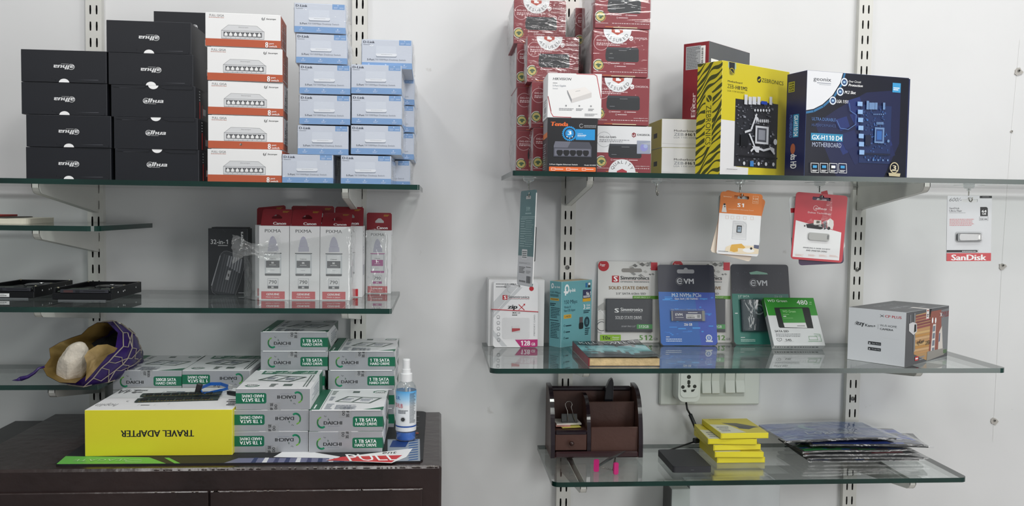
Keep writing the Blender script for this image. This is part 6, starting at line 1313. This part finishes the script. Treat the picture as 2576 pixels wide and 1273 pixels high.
for P_ in ([(.46, .50), (.60, .90), (.68, .96), (.70, .72), (.66, .50)], [(.20, .54), (.30, .62), (.42, .56), (.60, .58), (.62, .50)]):
    b.poly([(w*u, -.0065, h*v) for u, v in P_], SHRINK2)
b.obj('crinkled_tape', r, label='crinkled clear tape')
# silver flash drive card
SC_ = M('#c9cbcf', .34, var=.03, name='silver_grey_print')
def art_sd(a):
    a.view([(180, 235), (800, 235), (780, 1150), (160, 1145)]); K = M('#34363a', .4)
    a.text('600/-', 206, 262, 376, 315, M('#55565a', .4), .0, .3); a.rr(628, 236, 800, 270, INK, .2); a.bars(665, 246, 765, 258, 1, GR6)
    a.text('SanDisk', 206, 396, 346, 422, K, .012); a.text('Ultra Flair', 206, 432, 380, 458, K, .012); a.bars(206, 466, 428, 478, 1, GR6, rag=.02)
    a.poly([(634, 392), (722, 392), (740, 408), (740, 520), (634, 520)], INK); a.text('64', 655, 434, 722, 468, WH, .03); a.text('GB', 660, 474, 716, 500, WH, .02); a.line([(622, 530), (745, 530), (742, 582), (622, 580)], 3, GR6, True); a.text('150', 630, 550, 678, 572, K, .01); a.bars(690, 552, 732, 572, 1, K)
    a.bars(208, 552, 552, 658, 5, M('#c9878a', .4), .5, rag=.2)
    a.rect(165, 990, 605, 1026, INK); a.bars(378, 1002, 570, 1018, 1, WH, rag=.02); a.circ(592, 1010, 14, WH); a.circ(588, 1010, 10, INK)
    a.rect(163, 1033, 782, 1150, M('#bf2f38', .36)); a.text('SanDisk', 226, 1054, 716, 1138, WH, .04)
y0 = HP[4].y; Mx, w, h = hung(y0-.0005, (2382.5, 492.5), (2494.5, 492.5), (2379, 657), dy=-.002, tilt=-.002)
r = card('flash_drive_pack', SC_, Mx, w, h, None, art_sd, (0, 0, 100, 100), 'silver-grey flash drive card with a red bottom band, hanging far right', 'flash drive card', r=.002)
b = MB(); b.prism(rrect(w*.215, h*.305, w*.76, h*.43, .0045), -.0012, -.0056, M('#3a3c3e', .3, metal=.3), 'y'); b.prism([(w*.215, h*.31), (w*.66, h*.318), (w*.68, h*.36), (w*.66, h*.405), (w*.215, h*.425)], -.0056, -.0064, M('#8f9193', .45, metal=.2), 'y'); b.prism(rrect(w*.68, h*.335, w*.715, h*.40, .0012), -.0056, -.0062, M('#d5d6d6', .3), 'y'); b.obj('flash_drive', r)
bubble(r, 'blister', w, h, .19, .285, .80, .455, .0075, BLISTER, r=.004)
# ================================================================== lowest right shelf
WD1 = M('#4a3029', .38, var=.25, vs=5, bump=.15, bs=120, name='dark_wood'); WD2 = M('#241a20', .16, var=.1, vs=6, spec=.6, name='dark_lacquer')
ob = AZ(1350, 1123, ZR3); of = AZ(1385, 1155, ZR3); og = AZ(1616, 1150, ZR3); yB = ob.y; yF = (of.y+og.y)/2; X0 = AY(1385, 1155, yF).x; X1 = AY(1617, 1150, yF).x
OHt = AY(1360, 963, yB).z-ZR3; dep = yB-yF; t = thing('desk_organizer', 'dark wooden desk organizer with curved sides and a small drawer', 'desk organizer', (X0, yB, ZR3+.0004))
def side(x, th_, k=1.0, nm='side_panel', z0=0, d=1.0, m=None):
    o = [(0, z0), (-dep*d, z0), (-dep*d, z0+.006)]
    for i in range(25): a = i/24*math.pi/2; o.append((-dep*d*(math.cos(a)**.62) if i < 24 else -.006, z0+.010+(OHt*k-z0-.010)*math.sin(a)**1.0))
    o.append((0, OHt*k)); b = MB(); b.prism(o, x, x+th_, m or WD1, 'x', WD2); return b.obj(nm, t)
W_ = X1-X0
side(0, .0085); side(W_-.0085, .0085); xm = AY(1476, 1137, yF+.01).x-X0
side(xm, .0075, .86, 'divider', .012, .93)
b = MB(); b.box((.0085, -.008, .004), (W_-.0085, -.001, OHt-.010), WD1, .001); b.box((.0085, -.011, OHt-.016), (W_-.0085, .000, OHt-.006), WD2, .003); b.obj('back_panel', t)
b = MB(); b.box((.0085, -dep+.002, 0), (W_-.0085, -.002, .0045), WD1); b.box((.0085, -dep-.001, 0), (W_-.0085, -dep+.008, .0125), M('#3a2528', .2, spec=.6), .003); b.obj('base', t)
zd = AY(1450, 1139, yF+.006).z-ZR3; zu = AY(1450, 1093, yF+.006).z-ZR3; zs = AY(1450, 1082, yF+.012).z-ZR3
b = MB(); b.box((.0085, -dep+.010, zs-.008), (xm, -.008, zs-.001), WD1); b.box((.0085, -dep+.006, zs-.0105), (xm, -dep+.014, zs), WD2, .003); b.obj('bay_shelf', t)
b = MB(); b.box((.0095, -dep+.007, .0135), (xm-.001, -dep+.0125, zu), WD1, .001); b.box((.012, -dep+.0125, .0135), (xm-.003, -.02, zu-.008), WD1); dw = b.obj('drawer', t)
b = MB(); b.lathe([(0, .012), (.0035, .0115), (.005, .009), (.004, .006), (.0022, .003), (.0026, 0), (.0026, -.001)], (0, 0, 0), M('#3a2320', .25), 20); b.obj('knob', dw, loc=((.0095+xm)/2, -dep+.007, (.0135+zu)/2), rot=(math.pi/2, 0, 0), smooth=True)
z1_ = AY(1550, 1075, yF+.008).z-ZR3; z2_ = AY(1550, 1011, yF+.045).z-ZR3
b = MB(); b.box((xm+.0075, -dep+.008, .004), (W_-.0085, -dep+.013, z1_), WD1, .001); b.obj('front_panel', t)
b = MB(); b.box((xm+.0075, -dep+.044, .004), (W_-.0085, -dep+.049, z2_), WD1, .001); b.obj('middle_panel', t)
# notes and binder clip in the left bay
bx = X0; zt_ = ZR3+zs+.0008
for nm, c_, dx, dy_, rz, sz, lab in (('sticky_note_pad', '#e9e6e0', .016, -.052, 4, (.052, .045, .0030), 'white note pad under the binder clip in the organizer'), ('sticky_note_pad', '#e8a79c', .014, -.058, -3, (.03, .04, .0012), 'pink sticky note slip beside the white pad'), ('sticky_note_pad', '#e2d66a', .026, -.066, 9, (.040, .040, .0012), 'yellow sticky notes sticking out under the white pad')):
    b = MB(); b.box((0, 0, 0), sz, M(c_, .6), .0002); z_ = {'#e9e6e0': .0028}.get(c_, 0 if c_ == '#e2d66a' else .0014)
    b.obj(nm, loc=(bx+dx, yB+dy_, zt_+z_), rot=(0, 0, J(rz)), label=lab, cat='note pad')
t = thing('binder_clip', 'black binder clip with silver wire handle raised, in the wooden organizer', 'binder clip', (bx+.044, yB-.036, zt_+.0062))
b = MB(); b.prism([(-.0075, 0), (.0075, 0), (.0010, .0165), (-.0010, .0165)], -.016, .016, M('#1b1c1e', .3), 'x'); b.tube([(-.016, -.0078, .001), (.016, -.0078, .001)], .0014, M('#1b1c1e', .3), 8); b.obj('clip_body', t)
b = MB(); g = [(-.0035, -.009, .001), (-.0040, -.006, .020), (-.0078, -.004, .030), (-.0082, -.003, .0335), (-.0045, -.0025, .0375), (.000, -.0025, .0380), (.0035, -.0030, .036), (.0045, -.004, .032), (.0025, -.005, .028), (.0105, -.009, .001)]
b.tube([Vector(p)*1.12 for p in g], .0007, CHR, 6); b.obj('wire_handle', t, smooth=True)
# black stapler standing upright in the right bay
p = AY(1536, 1010, yB-.028); zt0 = AY(1536, 952, yB-.03).z; t = thing('stapler', 'glossy black stapler standing upright at the back of the organizer', 'stapler', (p.x-.002, yB-.026, ZR3+.005)); hh = zt0-ZR3-.005
b = MB(); b.prism([(-.013, 0), (-.012, hh*.6), (-.009, hh*.85), (-.002, hh*.97), (.003, hh), (.0045, hh), (.0035, 0)], -.006, .006, M('#15151a', .18, spec=.6), 'y'); b.obj('stapler_arm', t)
b = MB(); b.prism([(.0035, 0), (.005, 0), (.007, hh*.93), (.0055, hh*.98)], -.005, .005, M('#2a2b30', .25), 'y'); b.obj('stapler_base', t)
# external hard disk with cable
e0 = AZ(1693, 1190, ZR3); e1 = AZ(1792, 1191, ZR3); e2 = AZ(1680, 1142, ZR3); ew = e1.x-e0.x; t = thing('portable_hard_disk', 'matte black portable hard disk lying on the glass, with a short cable', 'hard disk', (e0.x, e0.y, ZR3+.0003))
b = MB(); b.prism(rrect(0, 0, ew, .118, .005), 0, .0115, M('#26272c', .5, name='matte_black'), 'z'); b.prism(rrect(.0008, .0008, ew-.0008, .1172, .005), .0115, .0122, M('#2b2c31', .5), 'z'); b.box((ew*.5-.003, -.0002, .0045), (ew*.5+.003, .001, .0055), M('#55565a', .4)); b.obj('case', t)
def W3(px, py, y): return AY(px, py, y)
O3_ = Vector(t.location); k1 = Vector((e0.x+.022, e0.y+.118, ZR3+.006))
pl_ = AZ(1757, 1120, ZR3); pl_.z = ZR3+.0105
b = MB(); b.tube([q-O3_ for q in (k1, k1+Vector((0, .012, .001)), Vector((k1.x+.006, k1.y+.022, ZR3+.0035)), Vector((pl_.x-.020, pl_.y-.004, ZR3+.0055)), Vector((pl_.x-.010, pl_.y, ZR3+.007)))], .0019, M('#1f2024', .45), 8); b.obj('cable', t, smooth=True)
b = MB(); b.box((-.0045, -.005, -.0035), (.0045, .008, .0035), M('#1f2024', .4), .001); b.obj('cable_plug', t, loc=k1-O3_, rot=(0, 0, 0))
# ------------------------------------------------------------------ switch board, travel plug, cable
SWP = M('#cdd2cc', .4, var=.02, name='cream_plastic'); SWD = M('#b4bab4', .45)
a0 = AY(1656, 1017, 0); a1 = AY(1907, 1009, 0); t = thing('switchboard', 'off-white wall switchboard with four rocker switches, behind the glass shelf', 'switchboard', (a0.x, 0, a0.z)); sw2 = a1.x-a0.x; SH = .098
b = MB(); b.box((0, -.010, 0), (sw2, 0, SH), SWP, .003); b.obj('cover_plate', t)
f0_ = AY(1698, 997, -.01); f1_ = AY(1872, 989, -.01); b = MB(); b.box((f0_.x-a0.x, -.0112, f0_.z-a0.z), (f1_.x-a0.x, -.009, SH-.014), SWD, .0005); b.box((f0_.x-a0.x+.0006, -.0118, f0_.z-a0.z+.0006), (f0_.x-a0.x+.048, -.0105, SH-.015), SWP, .0004); b.obj('module_frame', t)
for px0, px1, pyb in ((1765, 1787, 990), (1789.5, 1808, 990), (1823.5, 1847, 989), (1850, 1871, 988)):
    u0 = AY(px0, pyb, -.012).x-a0.x; u1 = AY(px1, pyb, -.012).x-a0.x; zb2 = AY(px0, pyb-.5, -.012).z-a0.z
    b = MB(); b.prism([(-.010, 0), (-.0165, 0), (-.0185, .002), (-.0125, (SH-.018-zb2)*.5), (-.0150, SH-.018-zb2), (-.010, SH-.018-zb2)], u0, u1, SWP, 'x'); b.obj('rocker_switch', t, loc=(0, 0, zb2))
p0_ = AY(1702, 1008, -.045); p1_ = AY(1763, 1008, -.045); pw_ = p1_.x-p0_.x; t = thing('travel_plug', 'off-white universal travel plug with round and slanted holes in the switchboard', 'plug adapter', (p0_.x, -.0116, AY(1730, 1013, -.045).z)); PH_ = .074
b = MB(); o = rrect(0, 0, pw_, PH_, .014, 8); n = len(o); o2 = [(pw_/2+(x-pw_/2)*.9, PH_/2+(z-PH_/2)*.94) for x, z in o]
b.prism(o, -.028, 0, SWP, 'y'); b.add([(x, -.028, z) for x, z in o]+[(x, -.036, z) for x, z in o2], [[k, (k+1) % n, n+(k+1) % n, n+k] for k in range(n)]+[[n+k for k in range(n)]], SWP); b.obj('plug_body', t)
b = MB(); o3 = rrect(pw_*.13, PH_*.16, pw_*.87, PH_*.98, .009, 6); b.prism(o3, -.0375, -.036, M('#d3d8d2', .35), 'y'); a = Art(b, (pw_*.13, -.0375, PH_*.98), (1, 0, 0), (0, 0, -1), pw_*.74, PH_*.82); a.view((195, 60, 345, 345))
HKc = M('#22271f', .6)
for x, y, r_ in ((262, 142, 17), (262, 185, 11), (262, 206, 10), (264, 232, 13), (214, 242, 15), (312, 236, 15)): a.circ(x, y, r_, HKc)
a.rect(250, 180, 275, 210, HKc); a.poly([(208, 272), (242, 268), (244, 292), (226, 294)], HKc); a.poly([(284, 268), (318, 262), (302, 288), (284, 290)], HKc); b.obj('socket_face', t)
ytp = AY(1726, 1014, -.03); cb = [Vector((ytp.x, -.030, ytp.z+.001)), AY(1729, 1030, -.028), AY(1736, 1042, -.027)]; cb2 = [AY(1736, 1042, -.027), AY(1748, 1070, -.032), AY(1759, 1098, -.05), Vector((pl_.x+.004, pl_.y+.012, ZR3+.022)), Vector((pl_.x+.006, pl_.y+.008, ZR3+.012))]
t = thing('power_cable', 'black cable running down from the travel plug to the portable hard disk', 'cable', tuple(cb[0])); O4 = Vector(t.location)
b = MB(); b.tube([q-O4 for q in cb], .0021, M('#1b1c1f', .4), 8); b.obj('thin_lead', t, smooth=True); b = MB(); b.tube([q-O4 for q in cb2], .0042, M('#17181a', .45), 10); b.obj('sleeved_lead', t, smooth=True)
b = MB(); b.box((-.012, -.006, -.005), (.008, .006, .005), M('#191a1d', .4), .0015); b.obj('inline_connector', t, loc=pl_-O4, rot=(0, 0, J(20)))
# ------------------------------------------------------------------ yellow adapter packs
YP = M('#d8c818', .38, name='lemon_card'); YPT = M('#c9b93a', .36)
def art_yt(a):
    a.view((0, 0, 100, 100)); a.poly([(0, 40), (38, 45), (55, 96), (8, 100), (2, 100)], M('#cfcdb8', .4)); a.poly([(30, 30), (62, 33), (98, 62), (60, 72)], M('#5d5b50', .4)); a.poly([(50, 50), (92, 60), (70, 76), (52, 70)], M('#47484c', .4)); a.bars(8, 54, 34, 90, 3, GR6); a.bars(12, 4, 40, 10, 1, M('#8a7d2a', .4))
zc_ = ZR3+.0003; HY_ = .0112
spots = [(1804, 1166, 0, 'lowest of the five yellow packs'), (1797, 1160, -2.5, 'second from the bottom of the yellow packs'), (1795, 1160, 2, 'middle one of the five yellow packs'), (1779, 1160, -3.5, 'second from the top of the yellow packs'), (1811, 1160, 1.0, 'topmost of the yellow packs with a picture on its lid')]
yy = AZ(1860, 1165, ZR3).y; me_y = carton(.0975, .118, HY_, YP, {'top': YPT}, {'top': art_yt}, edge=M('#e0d84a', .45)).mesh('adapter_pack')
for k, (px, py, rz, l) in enumerate(spots):
    z_ = zc_+k*(HY_+.0010); x_ = AY(px, 1140, yy).x+(0, 0, 0, .002, .0)[k]; o_ = mkobj('adapter_pack', me_y, None, (x_, yy+(0, -.003, .002, .004, -.002)[k], z_), (0, 0, J(rz)), 'thin lemon yellow carton, '+l, 'box', 'stack of thin yellow cartons')
    b = MB(); b.box((.002, -.0006, .0015), (.0955, .0002, HY_-.0015), M('#e3d52a', .4)); b.obj('end_flap', o_)
# ------------------------------------------------------------------ stack of pouched mats
PCH = film('sleeve_film', (.96, .965, .97), .03, .09, .8, (30, 30, 60), .08)
def pouch(cx_0, cy_0, w, d, z, rz, cols, bend, label, text=None, thk=.0042, seed=1):
    t = thing('sleeved_mouse_mat', label, 'mouse mat', (cx_0, cy_0, z), (0, 0, J(rz)), 'mouse mats in clear sleeves'); nx, ny = 24, 14; R = random.Random(seed); b = MB(); ph = [R.random()*6 for _ in range(6)]
    def hz(u, v): return bend*(1-(2*u-1)**2)*.6+.0012*math.sin(6*u+ph[0])*math.sin(5*v+ph[1])
    n1 = (nx+1)*(ny+1)
    vs = [((i/nx-.5)*w, (j/ny)*d, hz(i/nx, j/ny)+thk) for i in range(nx+1) for j in range(ny+1)]+[((i/nx-.5)*w, (j/ny)*d, hz(i/nx, j/ny)+.0002) for i in range(nx+1) for j in range(ny+1)]
    mats = [M(c, .34) for c in cols]
    for i in range(nx):
        for j in range(ny):
            u, v = i/nx, j/ny; s_ = math.sin(9*u+ph[2]+3*math.sin(7*v+ph[3]))+math.sin(13*v+4*u+ph[4]); k = 0 if s_ < -.5 else 1 if s_ < .3 else 2 if s_ < 1.1 else 3
            f = [i*(ny+1)+j, (i+1)*(ny+1)+j, (i+1)*(ny+1)+j+1, i*(ny+1)+j+1]; b.add([vs[q] for q in f], [[0, 1, 2, 3]], mats[k % len(mats)]); g = [n1+q for q in f]; b.add([vs[q] for q in g], [[3, 2, 1, 0]], BLACK)
    for L in ([i*(ny+1) for i in range(nx+1)], [i*(ny+1)+ny for i in range(nx+1)], list(range(ny+1)), [nx*(ny+1)+j for j in range(ny+1)]):
        for a_, c_ in zip(L, L[1:]): b.add([vs[a_], vs[c_], vs[n1+c_], vs[n1+a_]], [[0, 1, 2, 3]], M('#17181c', .5))
    if text:
        v_, f_ = glyphs(text, 0, 0); mn = v_.min(0); mx = v_.max(0)
        for off, m_ in ((.0009, M('#2a3350', .35)), (0, M('#a9b4c4', .3))):
            b.add([(lambda u, v: ((u-.5)*w, v*d, hz(u, v)+thk+.0006+(.0002 if off == 0 else 0)))(.26+.50*(q[0]-mn[0])/(mx[0]-mn[0])+off*4, .20+.17*(q[1]-mn[1])/(mx[1]-mn[1])-off*4) for q in v_], f_, m_)
        pts = [(.36+.07*math.cos(a_), .66+.17*math.sin(a_)) for a_ in np.linspace(1.2, 5.1, 14)]+[(.40+.055*math.cos(a_), .66+.12*math.sin(a_)) for a_ in np.linspace(5.1, 1.2, 14)]
        b.add([((u-.5)*w, v*d, hz(u, v)+thk+.0006) for u, v in pts], [[i, i+1, 26-i, 27-i] for i in range(13)], M('#6f9aa4', .3))
    b.obj('printed_mat', t)
    b = MB(); e = .008; P = lambda i, j, top: ((i/nx-.5)*(w+2*e), -e+(j/ny)*(d+2*e), hz(min(max(i/nx, 0), 1), j/ny)+(thk+.0009 if top else -.0001)+R.uniform(-.0003, .0003))
    vs = [P(i, j, True) for i in range(nx+1) for j in range(ny+1)]; fs = [[i*(ny+1)+j, (i+1)*(ny+1)+j, (i+1)*(ny+1)+j+1, i*(ny+1)+j+1] for i in range(nx) for j in range(ny)]; b.add(vs, fs, PCH)
    lo = [(x, y, z-thk*.8) for (x, y, z) in (vs[i*(ny+1)] for i in range(nx+1))]; hi = [vs[i*(ny+1)] for i in range(nx+1)]; b.add(hi+lo, [[i, i+1, nx+2+i, nx+1+i] for i in range(nx)], PCH); b.obj('clear_sleeve', t, smooth=True); return t
c0_ = AZ(2168, 1164, ZR3); z_ = ZR3+.0010; SM = 'mouse mat in a clear sleeve, '
specs = [(.008, .003, .225, .13, 0, ('#2a2f3a', '#2f5fb4', '#c9b5a0', '#3a6a4a'), .0, 'printed blue and tan, lowest of the stack'),
         (.010, .000, .235, .13, -1, ('#1d1f26', '#23262e', '#2c3038'), .001, 'black, second from the bottom of the stack'),
         (-.004, .004, .225, .13, 1.5, ('#8f2430', '#20222a', '#23262e', '#2a2d36'), .001, 'with a red edge, in the middle of the stack'),
         (-.010, .008, .215, .125, 3, ('#2f9a4c', '#1f5fae', '#1c2028'), .002, 'green, blue and black, just below the blue one'),
         (.050, .030, .19, .10, -13, ('#3a3c40', '#4a4c50', '#2a2c30'), .001, 'grey and black, sticking out behind at the right'),
         (.014, .004, .225, .13, -2.5, ('#1f46ae', '#2450c0', '#15182a', '#1b2a5c'), .004, 'bright blue and black, second from the top')]
for k, (dx, dy_, w, d, rz, cols, bend, l) in enumerate(specs):
    pouch(c0_.x+dx, c0_.y+dy_, w, d, z_, rz, cols, bend, SM+l, seed=k+2); z_ += .0060
g0 = AY(1930, 1128, c0_.y); g1 = AY(2212, 1116, c0_.y)
pouch(c0_.x-.040, c0_.y+.006, .235, .128, z_+.0042, 3.5, ('#2f5096', '#4a6498', '#6a7fa0', '#26427c'), .006, 'sleeved blue-grey mouse mat with swirls and silver lettering, top of the stack', 'Logitech', seed=9)
# ------------------------------------------------------------------ pink staple remover
PKP = M('#c01f72', .35, name='pink_plastic'); s0 = AZ(1500, 1187, ZR3); s1 = AZ(1549, 1194, ZR3)
t = thing('staple_remover', 'small pink and steel staple remover lying in front of the organizer', 'staple remover', (s0.x, s0.y, ZR3+.0004)); S1 = s1-s0
for o_, hgt, tl_ in ((Vector((0, 0, 0)), .0235, -.2), (S1, .0225, .35)):
    b = MB(); b.prism(rrect(-.005, 0, .005, hgt, .003), -.0018, .0018, PKP, 'y'); b.obj('pink_grip', t, loc=(o_.x, o_.y, 0), rot=(0, 0, J(35)*tl_*2))
    b = MB(); b.box((-.003, .0018, .004), (.003, .0026, .0185), CHR); b.obj('steel_plate', t, loc=(o_.x, o_.y, 0), rot=(0, 0, J(35)*tl_*2))
far = AZ(1573, 1150, ZR3)-s0; STL = M('#77797c', .25, metal=.8)
for a_, c_ in ((Vector((.004, .002, .010)), Vector((far.x, far.y, .012))), (Vector((S1.x-.004, S1.y+.003, .007)), Vector((far.x-.022, far.y-.012, .008)))):
    b = MB(); b.tube([a_, a_.lerp(c_, .35)+Vector((0, 0, .002)), c_], [.0022, .0030, .0012], STL, 4); b.obj('steel_arm', t)
b = MB(); g = []
for k in range(30): u = k/29; g.append(Vector((.008+u*(S1.x-.014), S1.y*u+.002+.0015*math.sin(k*1.6), .008+.0015*math.cos(k*1.6))))
b.tube(g, .0005, CHR, 5); b.obj('spring', t, smooth=True)
# pale carton standing on the floor below the lowest shelf
cy5 = -.085; x5 = AY(1735, 1240, cy5).x; x6 = AY(1962, 1240, cy5).x; zt5 = AY(1735, 1222, cy5).z
A5 = J(8); b = carton(x6-x5, .06, zt5, M('#c6cacd', .4, var=.03, name='pale_gloss_board'), edge=M('#9fa3a5', .5))
b.v = [(x, y, z) for x, y, z in b.v]; t = b.obj('pale_carton', loc=(x5, cy5, 0), label='tall pale glossy carton standing below the lowest right shelf', cat='box')
b = MB(); x7 = AY(1690, 1240, cy5-.01).x; b.box((x7-x5, -.008, 0), (-.0015, .05, zt5-.004), M('#b4bdbb', .35), .001); b.box((x7-x5-.0022, -.010, 0), (x7-x5-.0006, .05, zt5-.004), M('#3a3d3d', .5)); b.obj('side_flap', t, label='greenish grey side panel with a dark edge')
